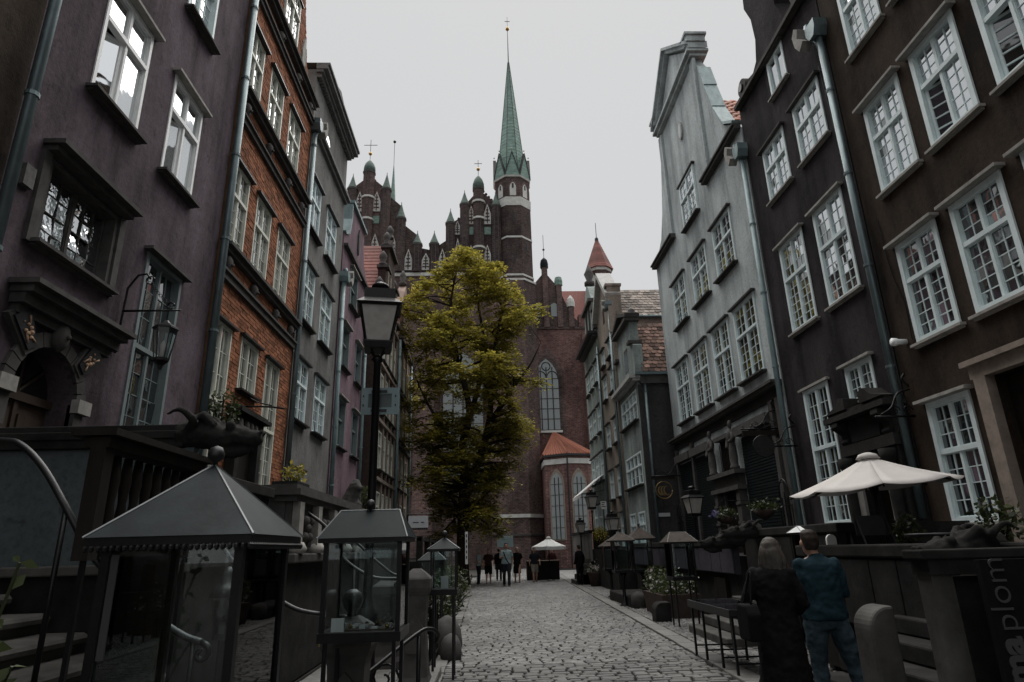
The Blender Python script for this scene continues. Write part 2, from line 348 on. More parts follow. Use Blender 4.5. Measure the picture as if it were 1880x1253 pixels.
# ------------------------------------------------------------------ facades
PANE = {}
def pane_mesh(mat):
    if mat not in PANE:
        mb = MB().add([(-.004, -.5, -.5), (-.004, .5, -.5), (-.004, .5, .5), (-.004, -.5, .5), (.004, -.5, -.5), (.004, .5, -.5), (.004, .5, .5), (.004, -.5, .5)],
                      [(3, 2, 1, 0), (4, 5, 6, 7), (0, 1, 5, 4), (1, 2, 6, 5), (2, 3, 7, 6), (3, 0, 4, 7)])
        PANE[mat] = mesh_of(mb, mat)
    return PANE[mat]
class House:
    def __init__(s, name, label, side, X, u0, u1, ztop, mat, gable=None, depth=9, thick=.5, cat='house', group=None):
        s.X = X; s.n = 1 if side == 'L' else -1; s.u0, s.u1, s.zt, s.mat = u0, u1, ztop, mat
        s.root = empty(name, (X, (u0 + u1) / 2, 0), label, cat, group); s.op = []; s.gable = gable; s.depth = depth; s.thick = thick
    def p(s, u, v, d): return (s.X + s.n * d, u, v)
    def fb(s, mb, u0, u1, v0, v1, d0, d1):
        return mb.box(s.X + s.n * d0, u0, v0, s.X + s.n * d1, u1, v1)
    def part(s, name, mat, boxes, parent=None, bevel=0):
        mb = MB()
        for b in boxes: s.fb(mb, *b)
        return mb.build(name, mat, parent or s.root, bevel=bevel)
    def wall(s, rev=.22):
        us = sorted(set([s.u0, s.u1] + [x for o in s.op for x in o[:2]])); vs = sorted(set([0, s.zt] + [x for o in s.op for x in o[2:4]]))
        mb = MB()
        for i in range(len(us) - 1):
            for j in range(len(vs) - 1):
                a, b, c, d = us[i], us[i + 1], vs[j], vs[j + 1]; m, q = (a + b) / 2, (c + d) / 2
                if any(o[0] < m < o[1] and o[2] < q < o[3] for o in s.op): continue
                mb.face([s.p(a, c, 0), s.p(b, c, 0), s.p(b, d, 0), s.p(a, d, 0)])
        for a, b, c, d in s.op:
            k = -rev
            mb.face([s.p(a, c, 0), s.p(a, d, 0), s.p(a, d, k), s.p(a, c, k)]); mb.face([s.p(b, c, 0), s.p(b, d, 0), s.p(b, d, k), s.p(b, c, k)])
            mb.face([s.p(a, d, 0), s.p(b, d, 0), s.p(b, d, k), s.p(a, d, k)]); mb.face([s.p(a, c, 0), s.p(b, c, 0), s.p(b, c, k), s.p(a, c, k)])
            mb.face([s.p(a, c, k), s.p(b, c, k), s.p(b, d, k), s.p(a, d, k)])
        D = -s.depth
        mb.face([s.p(s.u0, 0, 0), s.p(s.u0, 0, D), s.p(s.u0, s.zt, D), s.p(s.u0, s.zt, 0)])
        mb.face([s.p(s.u1, 0, 0), s.p(s.u1, 0, D), s.p(s.u1, s.zt, D), s.p(s.u1, s.zt, 0)])
        mb.face([s.p(s.u0, 0, D), s.p(s.u1, 0, D), s.p(s.u1, s.zt, D), s.p(s.u0, s.zt, D)])
        if not s.gable: mb.face([s.p(s.u0, s.zt, 0), s.p(s.u1, s.zt, 0), s.p(s.u1, s.zt, D), s.p(s.u0, s.zt, D)])
        o = mb.build('wall', s.mat, s.root, norm=False)
        if s.gable:
            g = MB().prism(s.gable, lambda q, d: s.p(q[0], q[1], d), 0, -s.thick)
            g.build('gable', s.mat, s.root)
        return o
    def roof(s, ridge, mat='tile_red', over=.15, d0=-.5):
        c = (s.u0 + s.u1) / 2; e = s.zt
        mb = MB().prism([(s.u0 - 0, e + .02), (s.u1, e + .02), (c, ridge)], lambda q, d: s.p(q[0], q[1], d), d0, -s.depth)
        return mb.build('roof', mat, s.root)
    def win(s, u0, u1, v0, v1, nx=2, r1=2, r2=4, tf=.62, frame='paint_teal_white', glass='pane_glass', sill='stone_trim', hood='stone_trim', hoodz=.05,
            cas=2, rec=.10, t=.065, proud=.02, mun=.014, openq=None, cols=None, hd=.14, sd=.16, cur=.0, mixdark=0.15, tilt=.012, name='window'):
        s.op.append((u0, u1, v0, v1)); n = s.n
        fr = MB(); D0, D1 = -rec - .05, proud
        s.fb(fr, u0, u0 + t, v0, v1, D0, D1); s.fb(fr, u1 - t, u1, v0, v1, D0, D1)
        s.fb(fr, u0 + t, u1 - t, v1 - t, v1, D0, D1 - .004); s.fb(fr, u0 + t, u1 - t, v0, v0 + t, D0, D1 - .004)
        a, b, c, d = u0 + t, u1 - t, v0 + t, v1 - t
        rows = [(c, d, r2)]
        if tf: zt = c + (d - c) * tf; tw = .035; s.fb(fr, a, b, zt - tw, zt + tw, -rec - .03, -rec + .07); rows = [(c, zt - tw, r2), (zt + tw, d, r1)]
        mw = .026; cells = []
        cu = [a + (b - a) * i / cas for i in range(cas + 1)]
        for i in range(1, cas):
            for (z0, z1, _) in rows: s.fb(fr, cu[i] - mw, cu[i] + mw, z0, z1, -rec - .03, -rec + .05)
        lights = []; q = 0
        for (z0, z1, nr) in rows:
            for i in range(cas):
                p0 = cu[i] + (mw if i else 0); p1 = cu[i + 1] - (mw if i < cas - 1 else 0); op = openq is not None and q in openq; q += 1
                if not op:
                    sw = .016      # sash rim
                    s.fb(fr, p0, p0 + sw, z0, z1, -rec - .02, -rec + .035); s.fb(fr, p1 - sw, p1, z0, z1, -rec - .02, -rec + .035)
                    s.fb(fr, p0 + sw, p1 - sw, z0, z0 + sw, -rec - .02, -rec + .032); s.fb(fr, p0 + sw, p1 - sw, z1 - sw, z1, -rec - .02, -rec + .032)
                    p0 += sw; p1 -= sw; e0 = z0 + sw; e1 = z1 - sw
                    for k in range(1, nx): x = p0 + (p1 - p0) * k / nx; s.fb(fr, x - mun / 2, x + mun / 2, e0, e1, -rec - .012, -rec + .018)
                    for k in range(1, nr): y = e0 + (e1 - e0) * k / nr; s.fb(fr, p0, p1, y - mun / 2, y + mun / 2, -rec - .010, -rec + .015)
                    for k in range(nx):
                        for l in range(nr): lights.append((p0 + (p1 - p0) * (k + .5) / nx, e0 + (e1 - e0) * (l + .5) / nr, (p1 - p0) / nx, (e1 - e0) / nr))
                else: lights.append(('open', p0, p1, z0, z1, i, nr))
        w_ = fr.build(name, frame, s.root)
        for L in lights:
            if L[0] == 'open':
                _, p0, p1, z0, z1, i, nr = L
                # dark room and a sash swung inwards
                cm = MB(); W = p1 - p0; hu = p1; sg = -1
                def q_(x, z, dd): return (hu + sg * (x * .90 + dd * .2), z, -rec - .02 - x * .42 + dd)
                def bb(x0, x1, za, zb):
                    vs = [s.p(*(lambda g: (g[0], g[1], g[2]))(q_(x, z, dd))) for dd in (0, .04) for z in (za, zb) for x in (x0, x1)]
                    cm.add(vs, [(0, 1, 3, 2), (4, 6, 7, 5), (0, 2, 6, 4), (1, 5, 7, 3), (0, 4, 5, 1), (2, 3, 7, 6)])
                bb(0, .04, z0, z1); bb(W - .04, W, z0, z1); bb(.04, W - .04, z0, z0 + .04); bb(.04, W - .04, z1 - .04, z1)
                for k in range(1, nr): y = z0 + (z1 - z0) * k / nr; bb(.04, W - .04, y - .01, y + .01)
                cm.build('casement', frame, w_)
                ga = MB(); ga.face([s.p(*q_(.04, z0 + .04, .02)), s.p(*q_(W - .04, z0 + .04, .02)), s.p(*q_(W - .04, z1 - .04, .02)), s.p(*q_(.04, z1 - .04, .02))])
                ga.build('pane', 'pane_curtain' if cur else 'pane_dark', w_)
                continue
            gm = glass
            rr = random.random()
            if rr < cur: gm = 'pane_curtain'
            elif rr < cur + mixdark: gm = 'pane_dark'
            inst('pane', pane_mesh(gm), s.p(L[0], L[1], -rec), (0, random.gauss(0, tilt), random.gauss(0, tilt)), (1, L[2] * .995, L[3] * .995), w_)
        if sill:
            m = MB(); s.fb(m, u0 - .08, u1 + .08, v0 - .045, v0 - .003, -.02, sd); s.fb(m, u0 - .05, u1 + .05, v0 - .075, v0 - .045, -.02, sd * .5); m.build('sill', sill, w_)
        if hood:
            m = MB(); s.fb(m, u0 - .10, u1 + .10, v1 + .003, v1 + hoodz, -.02, hd); s.fb(m, u0 - .05, u1 + .05, v1 + hoodz, v1 + hoodz + .02, -.02, hd * .6); m.build('hood', hood, w_)
        return w_
    def pipe(s, u, z0, z1, r=.065, d=.12, mat='zinc', hopper=None):
        mb = MB().tube([s.p(u, z0, d), s.p(u, z1, d)], r, 10)
        o = mb.build('downpipe', mat, s.root, True)
        z = z0 + .6
        while z < z1: MB().lathe([(r * 1.22, -.025), (r * 1.22, .025)], s.p(u, z, d), 10).build('pipe_clip', mat, o); z += 1.9
        if hopper:
            h = MB(); x, y, z = s.p(u, hopper, d + .02)
            h.prism([(-.18, .16), (.18, .16), (.18, -.02), (.09, -.2), (-.09, -.2), (-.18, -.02)], lambda q, k: (x + k, y + q[0], z + q[1]), -.14, .16)
            h.build('hopper', mat, o)
            e = MB().tube(curve([s.p(u + .42, hopper + .5, .05), s.p(u + .36, hopper + .2, d), s.p(u + .1, hopper - .22, d), s.p(u, hopper - .42, d)]), r, 8); e.build('pipe_elbow', mat, o, True)
            k = MB().prism([(-.24, -.1), (-.06, -.22), (.08, .0), (.12, .28), (0, .42), (-.12, .3), (-.05, .12)], lambda q, t_: (x + s.n * t_, y + q[0] + .42, z + q[1]), .0, .22); k.build('spout_bracket', 'light_stone', o)
        return o

# ------------------------------------------------------------------ ground and street
g = MB().face([(-300, -200, -.03), (300, -200, -.03), (300, 400, -.03), (-300, 400, -.03)]); tag(g.build('ground', 'ground_earth'), kind='structure')
street = MB().face([(-.85, -6, 0), (8, -6, 0), (8, 58, 0), (-.85, 58, 0)]).build('cobbled_street', 'joint_earth'); tag(street, kind='structure')
def lx(y): return -.62 - .006 * (y - 9)
def rx(y): return 3.0 + (y - 9.8) * .031
def stone_v(x0, x1, y0, y1, h, j=.008):
    ins = .013
    def c(x, y): return (x + random.uniform(-j, j), y + random.uniform(-j, j))
    A = [c(x0, y0), c(x1, y0), c(x1, y1), c(x0, y1)]; cx, cy = (x0 + x1) / 2, (y0 + y1) / 2
    r0 = [(x, y, -.015) for x, y in A]; r1 = [(x, y, h * .72) for x, y in A]
    tz = [h + random.uniform(-.003, .003) for _ in A]
    r2 = [(x + (ins if x < cx else -ins), y + (ins if y < cy else -ins), tz[i]) for i, (x, y) in enumerate(A)]
    vs = r0 + r1 + r2 + [(cx, cy, h + .003)]
    fs = [(i, (i + 1) % 4, 4 + (i + 1) % 4, 4 + i) for i in range(4)] + [(4 + i, 4 + (i + 1) % 4, 8 + (i + 1) % 4, 8 + i) for i in range(4)] + [(8 + i, 8 + (i + 1) % 4, 12) for i in range(4)]
    return vs, fs
PROTO = []
for k in range(10):
    vs_, fs_ = stone_v(-.5, .5, -.5, .5, 1, 0)
    def jit(v): return v
    wv = []
    rnd4 = [(random.uniform(-.05, .05), random.uniform(-.07, .07)) for _ in range(4)]
    for i, p in enumerate(vs_):
        q = rnd4[i % 4] if i < 12 else (0, 0); s_ = 1 if i < 8 else (.90 if i < 12 else 1)
        wv.append(((p[0] + q[0]) * s_ if i < 12 else 0, (p[1] + q[1]) * s_ if i < 12 else 0, p[2]))
    mb = MB().add(wv, fs_); PROTO.append(mesh_of(mb, 'cobble'))
big = []; rest = MB()
y = 1.5; row = 0
while y < 56:
    d = random.uniform(.095, .135); x = lx(y) + .02 + random.uniform(-.06, .0)
    while x < rx(y) - .06:
        wd = random.choice((.13, .16, .19, .22, .26)) * random.uniform(.9, 1.1)
        if x + wd > rx(y): wd = rx(y) - x
        bow = .035 * math.sin(x * 2.3 + row * .15) + .02 * math.sin(x * .9 + row)
        h = .044 + random.uniform(-.006, .006)
        big.append((x, wd, y + bow, d, h)); x += wd + .024
    y += d + .026; row += 1
near = sorted([b for b in big if b[2] > 7.55 and b[0] < 3.0], key=lambda b: b[2])[:300]; nset = set(near)
for b in near:
    inst('cobblestone', random.choice(PROTO), (b[0] + b[1] / 2, b[2] + b[3] / 2, 0), (random.gauss(0, .012), random.gauss(0, .012), random.gauss(0, .03)), (b[1], b[3], b[4]), street)
for b in big:
    if b in nset: continue
    rest.add(*stone_v(b[0], b[0] + b[1], b[2], b[2] + b[3], b[4]))
tag(rest.build('cobblestones', 'cobble', street, norm=False), kind='stuff')
# small setts of the right-hand pavement
setts = MB(); y = 6.0
while y < 50:
    d = random.uniform(.085, .115); x = rx(y) + .40
    while x < min(6.9, rx(y) + (4.0 if y < 30 else 3)):
        wd = random.uniform(.08, .13); setts.add(*stone_v(x, x + wd, y, y + d, .03 + random.uniform(-.008, .008), .008)); x += wd + .012
    y += d + .012
tag(setts.build('pavement_setts', 'cobble', street, norm=False), kind='stuff')
# kerb stones: a stone strip either side
y = 3.0; k = 0
km = []
for k in range(4):
    mb = MB().add(*stone_v(-.5, .5, -.5, .5, 1, .0)); km.append(mesh_of(mb, 'granite'))
while y < 48:
    l = random.uniform(.5, 1.0); a = math.atan(-.031)
    inst('kerb_stone', random.choice(km), (rx(y + l / 2) + .19, y + l / 2, 0), (0, 0, a), (.30 + random.uniform(-.02, .02), l * .98, .045), street); y += l
y = 6.0
while y < 40:
    l = random.uniform(.35, .7)
    inst('kerb_stone', random.choice(km), (lx(y + l / 2) - .14, y + l / 2, 0), (0, 0, random.gauss(0, .01)), (.24, l * .97, .05 + random.uniform(0, .015)), street)
    y += l
# left walk: flagstones and one raised slab by the railing
walk = MB().face([(-2.6, -6, .004), (-.85, -6, .004), (-.85, 45, .004), (-2.6, 45, .004)]).build('left_pavement', 'joint_earth'); tag(walk, kind='structure')
y = 6.5
while y < 32:
    l = random.uniform(.3, .5); x = -2.5
    while x < -.92:
        wd = random.uniform(.28, .5); wd = min(wd, -.88 - x)
        if wd > .08: inst('flagstone', random.choice(km), (x + wd / 2, y + l / 2, 0), (random.gauss(0, .01), random.gauss(0, .01), random.gauss(0, .02)), (wd * .97, l * .96, .035 + random.uniform(0, .012)), walk)
        x += wd
    y += l if y < 16 else l * 1.6
slab = MB().prism([(-.5, -.75), (-.22, -.75), (-.22, .70), (-.30, .78), (-.42, .78), (-.5, .70)], lambda q, z: (-.45 + q[0], 8.75 + q[1], z), .03, .15)
tag(slab.build('stone_slab', 'granite', bevel=.02), 'pale granite slab lying at the left kerb beside the cobbles', 'slab')

# ------------------------------------------------------------------ left row of houses
XL = -5.2
h = House('plaster_house', 'very dark brown house at the far left edge beyond the zinc downpipe', 'L', XL, -6, 6.15, 16, 'umber_plaster')
for u in (4.2, 1.8): h.win(u, u + 1.1, 10.6, 12.5); h.win(u, u + 1.1, 7.4, 9.3)
h.wall(); h.pipe(6.12, 2.2, 15.8, .062, .12)

P = House('plaster_house', 'purple rendered house with an arched doorway and an iron lantern', 'L', XL, 6.15, 11.32, 16.5, 'purple_plaster')
kw = dict(nx=1, r1=1, r2=1, tf=.66, frame='paint_white', glass='pane_glass', sill='stone_trim', hood='light_stone', t=.06, rec=.045, mixdark=0, tilt=.006, cur=.6)
P.win(7.12, 8.24, 7.55, 9.42, openq=(0,), **kw); P.win(9.0, 10.06, 7.52, 9.38, openq=(0,), **kw)
kw2 = dict(nx=2, r1=2, r2=4, frame='paint_teal_white', sill='stone_trim', hood='light_stone', mixdark=0, cur=.5)
P.win(7.15, 8.25, 10.82, 12.7, **kw2); P.win(9.0, 10.02, 10.82, 12.7, **kw2)
P.win(6.74, 8.20, 5.10, 6.20, nx=3, r2=4, tf=0, cas=2, frame='stone_trim', glass='pane_wavy', rec=.16, t=.06, tilt=.09, mixdark=.0, hood=None, sill='stone_trim')
P.win(9.05, 10.18, 2.2, 6.10, nx=2, r1=3, r2=7, tf=.63, frame='paint_grey_teal', glass='pane_dark', tilt=.05, hood='stone_trim', sill='stone_trim', t=.07)
AU, AZ, AR = 7.43, 3.45, .56          # arched doorway
P.op.append((AU - AR, AU + AR, 1.75, AZ + AR)); P.wall(.4)
fillm = MB()
arc = [(AU + AR * math.cos(a), AZ + AR * math.sin(a)) for a in [PI * i / 14 for i in range(15)]]
for side_, pts in ((1, arc[:8]), (-1, arc[7:])):
    cx_ = AU + AR * side_
    fillm.prism(([(cx_, AZ + AR)] + (pts if side_ > 0 else pts)), lambda q, d: P.p(q[0], q[1], d), -.001, -.38)
fillm.build('arch_spandrel', 'purple_plaster', P.root)
dm = MB(); P.fb(dm, AU - AR, AU + AR, 1.75, AZ - .06, -.36, -.30); P.fb(dm, AU - .03, AU + .03, 1.75, AZ - .06, -.3, -.27)
for sgn in (-1, 1):
    for z0, z1 in ((1.85, 2.5), (2.6, 3.25)): P.fb(dm, AU + sgn * .28 - .2, AU + sgn * .28 + .2, z0, z1, -.3, -.275)
P.fb(dm, AU - AR, AU + AR, AZ - .06, AZ + .04, -.36, -.24)
door = dm.build('door', 'wood_brown', P.root)
fl = MB(); fl.prism(arc, lambda q, d: P.p(q[0], q[1], d), -.34, -.31); fl.build('fanlight', 'pane_dark', door)
fb_ = MB()
for a in (PI * .25, PI * .5, PI * .75): fb_.tube([P.p(AU, AZ + .05, -.29), P.p(AU + AR * .97 * math.cos(a), AZ + AR * .97 * math.sin(a), -.29)], .018, 6)
fb_.build('fanlight_bar', 'wood_brown', door)
# voussoir blocks round the arch, two painted reliefs, a carved mask
arcm = MB()
for i in range(13):
    a0, a1 = PI * i / 13 + .012, PI * (i + 1) / 13 - .012
    pl = [(AU + r * math.cos(a), AZ + r * math.sin(a)) for r, a in ((AR, a0), (AR, a1), (AR + .17, a1), (AR + .17, a0))]
    MB().prism(pl, lambda q, d: P.p(q[0], q[1], d), -.05, .05).build('arch_stone', 'stone_trim', P.root)
for sgn in (-1, 1):
    for z in (2.0, 2.5, 3.0): P.part('arch_stone', 'stone_trim', [(AU + sgn * (AR + .085) - .085, AU + sgn * (AR + .085) + .085, z, z + .47, -.05, .05)])
    P.part('impost_block', 'light_stone', [(AU + sgn * (AR + .11) - .13, AU + sgn * (AR + .11) + .13, 3.35, 3.52, 0, .1)])
def relief(u, v, ang, lab):
    def R(q): c, s_ = math.cos(ang), math.sin(ang); return (u + q[0] * c - q[1] * s_, v + q[0] * s_ + q[1] * c)
    o = MB().prism([R(q) for q in ((-.10, -.27), (.10, -.27), (.19, .25), (-.19, .25))], lambda q, d: P.p(q[0], q[1], d), 0, .07).build('relief_frame', 'stone_trim', P.root)
    MB().prism([R(q) for q in ((-.075, -.22), (.075, -.22), (.14, .2), (-.14, .2))], lambda q, d: P.p(q[0], q[1], d), .07, .055 + .04).build('relief_panel', 'dark_metal', o)
    m = MB()
    for (a, b, r) in ((-.03, -.04, .026), (.03, -.05, .028), (-.045, .0, .02), (.045, .0, .022), (0, -.1, .022), (.02, .05, .018), (-.03, .1, .012)):
        q = R((a, b)); m.ball(P.p(q[0], q[1], .10), r, 8)
    for (a, b, c_, d_) in ((-.04, -.02, -.06, -.14), (.05, .05, .08, .14), (.02, -.1, .05, -.17)): qa, qb = R((a, b)), R((c_, d_)); m.tube([P.p(*qa, .10), P.p(*qb, .10)], .011, 6)
    m.build('relief_figure', 'relief_paint', o, True)
relief(AU - .56, AZ + .62, .62, ''); relief(AU + .62, AZ + .60, -.75, '')
mk = MB().lathe([(.02, -.2), (.10, -.12), (.12, 0), (.09, .12), (.03, .17)], P.p(AU, AZ + .72, .08), 10, 0, .8, 1); mk.ball(P.p(AU, AZ + .70, .18), .03, 6); mk.build('carved_mask', 'stone_trim', P.root, True)
P.part('door_cornice', 'stone_trim', [(6.55, 8.56, 4.50, 4.56, 0, .34), (6.6, 8.5, 4.42, 4.50, 0, .26), (6.62, 8.48, 4.30, 4.42, 0, .17), (6.66, 8.44, 4.2, 4.3, 0, .09)])
P.part('deep_window_hood', 'stone_trim', [(6.58, 8.36, 6.30, 6.36, -.02, .26), (6.62, 8.32, 6.23, 6.30, -.02, .16)])
[P.part('deep_window_jamb', 'stone_trim', [b]) for b in ((8.215, 8.34, 5.05, 6.23, 0, .05), (6.6, 6.725, 5.05, 6.23, 0, .05))]
P.part('vent_box', 'grey_plaster', [(6.36, 6.52, 5.62, 5.88, 0, .06)])
P.pipe(11.36, 1.2, 16.4, .075, .12)

B = House('brick_house', 'orange brick house with stone string courses and carved masks', 'L', XL, 11.45, 16.36, 14.5, 'mortar',
          gable=[(11.45, 14.5), (16.36, 14.5), (16.2, 14.9), (15.5, 15.3), (15.1, 16.4), (14.8, 17.4), (14.2, 18.2), (13.9, 19.6), (13.6, 18.2), (13.0, 17.4), (12.7, 16.4), (12.3, 15.3), (11.6, 14.9)])
bk = dict(nx=2, r1=2, r2=4, tf=.64, frame='paint_cream', hood='dark_metal', sill=None, t=.05, rec=.05, hd=.12, glass='pane_glass', mixdark=.25, cas=2)
for u0, u1 in ((11.56, 12.48), (12.96, 13.94), (14.46, 15.46)):
    B.win(u0, u1, 11.24, 13.02, **bk); B.win(u0, u1, 7.55, 9.45, **bk)
bk['glass'] = 'pane_glass'; bk['mixdark'] = .5
B.win(11.56, 12.45, 2.6, 5.98, **{**bk, 'r1': 3, 'r2': 6, 'tf': .55}); B.win(12.96, 13.98, 4.9, 6.04, **{**bk, 'tf': 0, 'r2': 3, 'sill': 'dark_metal'}); B.win(14.52, 15.5, 2.4, 6.02, **{**bk, 'r1': 3, 'r2': 6, 'tf': .55})
B.wall()
B.win(13.3, 14.4, 14.75, 16.4, **{**bk, 'rec': -.03, 'proud': .07}); B.op.pop()
B.part('attic_recess', 'dark_metal', [(13.25, 14.45, 14.7, 16.45, .0, .004)])
bands = [(11.05, 11.22), (10.42, 10.54), (7.35, 7.52), (6.80, 6.94), (13.86, 13.98), (14.38, 14.55)]
for a, b in ((11.05, 11.22), (7.35, 7.52), (14.38, 14.55)):
    B.part('string_course', 'stone_trim', [(11.47, 16.34, a, b - .07, 0, .13), (11.47, 16.34, b - .07, b, 0, .22)])
for a, b in ((10.42, 10.54), (6.80, 6.94), (13.80, 13.92)): B.part('string_course', 'stone_trim', [(11.47, 16.34, a, b, 0, .09), (11.47, 16.34, b, b + .05, 0, .14)])
for z in (10.78, 7.12, 14.12):
    for u in (11.75, 13.2, 14.7, 15.9):
        m = MB().lathe([(.02, -.17), (.08, -.12), (.11, 0), (.12, .1), (.06, .18)], B.p(u, z, .06), 9, 0, .8, 1); m.ball(B.p(u, z - .01, .16), .035, 6); m.build('carved_mask', 'stone_trim', B.root, True)
crt = MB().prism([(0, -.7), (.14, -.5), (.16, .2), (.08, .55), (0, .75), (-.08, .55), (-.16, .2), (-.14, -.5)], lambda q, d: B.p(15.05 + q[0], 15.15 + q[1], d), 0, .06).build('cartouche', 'light_stone', B.root)
# the bricks themselves
BM = [mesh_of(MB().box(-.5, -.5, -.5, .5, .5, .5), 'brick')]
cour = .083; bl = .255; brs = []
zz = 2.2; r = 0
def gable_span(z):
    G = [(14.5, 11.45, 16.36), (14.9, 11.6, 16.2), (15.3, 12.3, 15.5), (16.4, 12.7, 15.1), (17.4, 13.0, 14.8), (18.2, 13.6, 14.2), (19.6, 13.9, 13.9)]
    if z <= 14.5: return 11.45, 16.36
    for (z0, a0, b0), (z1, a1, b1) in zip(G, G[1:]):
        if z <= z1: t = (z - z0) / (z1 - z0); return a0 + (a1 - a0) * t, b0 + (b1 - b0) * t
    return 13.9, 13.9
while zz < 18.0:
    lo, hi = gable_span(zz + cour); u = lo + (0.006 if r % 2 else -.12)
    while u < hi - .02:
        segs = [(max(u, lo + .004), min(u + bl - .014, hi - .004))]
        for o in B.op + [(13.25, 14.45, 14.7, 16.45)]:
            if o[2] - .01 < zz + cour / 2 < o[3] + .01:
                ns = []
                for a, b in segs:
                    if b <= o[0] or a >= o[1]: ns.append((a, b))
                    else:
                        if a < o[0]: ns.append((a, o[0] - .004))
                        if b > o[1]: ns.append((o[1] + .004, b))
                segs = ns
        if any(a - .03 < zz + cour / 2 < b + .02 for a, b in bands): segs = []
        for a, b in segs:
            if b - a > .03: brs.append((a, b, zz, random.uniform(.006, .02)))
        u += bl
    zz += cour; r += 1
def vis(b): return (5.2 * 5.2 + b[0] ** 2 + (b[2] - 1.6) ** 2)
cand = sorted([b for b in brs if b[2] > 5.0 and b[1] - b[0] > .2], key=vis); top300 = set(cand[:300]); br = MB()
for b in brs:
    if b in top300: inst('brick', BM[0], B.p((b[0] + b[1]) / 2, b[2] + cour / 2, b[3] / 2 - .02), (0, 0, 0), (.04 + b[3], b[1] - b[0], cour - .012), B.root)
    else: B.fb(br, b[0], b[1], b[2] + .006, b[2] + cour - .006, -.004, b[3])
tag(br.build('brickwork', 'brick', B.root, norm=False), kind='stuff')
B.pipe(16.42, 1.2, 13.6, .07, .12, 'zinc', hopper=13.9)
# doorway with a carved pediment
pd = B.part('door_surround', 'terrace_stone', [(12.75, 12.95, 2.0, 3.9, 0, .22), (13.95, 14.15, 2.0, 3.9, 0, .22), (12.65, 14.25, 3.9, 4.35, 0, .2), (12.55, 14.35, 4.35, 4.43, 0, .34), (12.6, 14.3, 4.43, 4.5, 0, .26)])
for u in (12.85, 13.2, 13.45, 13.7, 14.05): MB().lathe([(.02, -.16), (.09, -.05), (.07, .1), (.02, .16)], B.p(u, 4.12, .2), 8).build('carved_knot', 'stone_trim', pd, True)
B.part('door', 'wood_dark', [(12.95, 13.95, 2.0, 3.9, 0, .06)])
m = MB().tube(curve([B.p(13.45, 4.62, .05), B.p(13.5, 4.62, .5), B.p(13.4, 4.55, .9)]), .02, 6); m.tube(curve([B.p(13.45, 4.85, .05), B.p(13.5, 4.72, .3), B.p(13.5, 4.64, .6)]), .015, 6); m.build('iron_bracket', 'black_iron', B.root, True)

G = House('plaster_house', 'grey rendered house with an attic cornice beside the brick house', 'L', XL, 16.5, 21.0, 14.1, 'grey_plaster',
          gable=[(16.5, 14.1), (21.0, 14.1), (21.0, 16.05), (18.75, 16.9), (16.5, 16.05)])
gk = dict(nx=2, r1=2, r2=3, tf=.62, frame='paint_teal_white', hood='dark_metal', sill='dark_metal', t=.055, rec=.035, hd=.12, mixdark=.2)
for u0, u1 in ((16.66, 17.94), (18.74, 20.04)):
    G.win(u0, u1, 10.72, 12.46, **gk); G.win(u0, u1, 7.83, 9.64, **gk); G.win(u0, u1, 5.03, 6.75, **gk)
G.win(16.86, 18.15, 2.95, 3.78, **{**gk, 'tf': 0, 'r2': 2})
G.wall()
G.part('cornice', 'grey_trim', [(16.42, 21.12, 15.9, 16.0, 0, .22), (16.4, 21.16, 16.0, 16.14, 0, .36), (16.4, 21.16, 16.14, 16.22, 0, .42)])
m = MB()
for i in range(34): G.fb(m, 16.5 + i * .135, 16.57 + i * .135, 15.77, 15.9, 0, .15)
m.build('dentil_row', 'grey_trim', G.root)
G.part('string_course', 'grey_trim', [(16.45, 21.06, 13.98, 14.1, 0, .2), (16.5, 21.0, 13.86, 13.98, 0, .1)])
m = MB().prism([(16.4, 16.22), (21.16, 16.22), (18.75, 17.05)], lambda q, d: G.p(q[0], q[1], d), -.5, .2); m.build('pediment', 'grey_trim', G.root)
arcp = [(18.2 + .36 * math.cos(a), 14.45 + .36 * math.sin(a)) for a in [PI * i / 12 for i in range(13)]]
m = MB().prism([(18.56, 14.13)] + arcp + [(17.84, 14.13)], lambda q, d: G.p(q[0], q[1], d), .0, .005); m.build('attic_window', 'pane_dark', G.root)
G.pipe(21.1, 1.2, 10.9, .075, .12, 'verdigris', hopper=11.0)

Mv = House('plaster_house', 'mauve house with a curved gable between grey house and dark brick wall', 'L', XL, 21.2, 25.7, 12.4, 'mauve_plaster',
           gable=[(21.2, 12.4), (25.7, 12.4), (25.6, 12.9), (25.0, 13.2), (24.75, 13.9), (24.7, 14.6), (24.3, 14.6), (23.5, 15.1), (22.7, 14.6), (22.2, 14.6), (22.15, 13.9), (21.9, 13.2), (21.3, 12.9)])
mk_ = dict(nx=1, r1=1, r2=1, tf=.6, frame='paint_grey_teal', hood='light_stone', sill='stone_trim', rec=.14, t=.09, glass='pane_glass')
Mv.win(22.6, 23.9, 10.55, 12.1, **mk_)
for u in (21.85, 24.15): Mv.win(u, u + 1.15, 7.95, 9.6, **mk_); Mv.win(u, u + 1.15, 5.1, 6.85, **mk_)
Mv.wall()
Mv.part('gable_coping', 'verdigris', [(22.1, 24.8, 14.6, 14.72, -.55, .12)])
Mv.part('string_course', 'stone_trim', [(21.25, 25.65, 12.34, 12.44, 0, .16)])
m = MB().prism([(21.25, 12.95), (21.85, 13.25), (22.1, 13.9), (22.1, 14.55), (22.2, 14.55), (22.2, 13.85), (21.95, 13.15), (21.35, 12.85)], lambda q, d: Mv.p(q[0], q[1], d), -.52, .06); m.build('gable_scroll', 'verdigris', Mv.root)
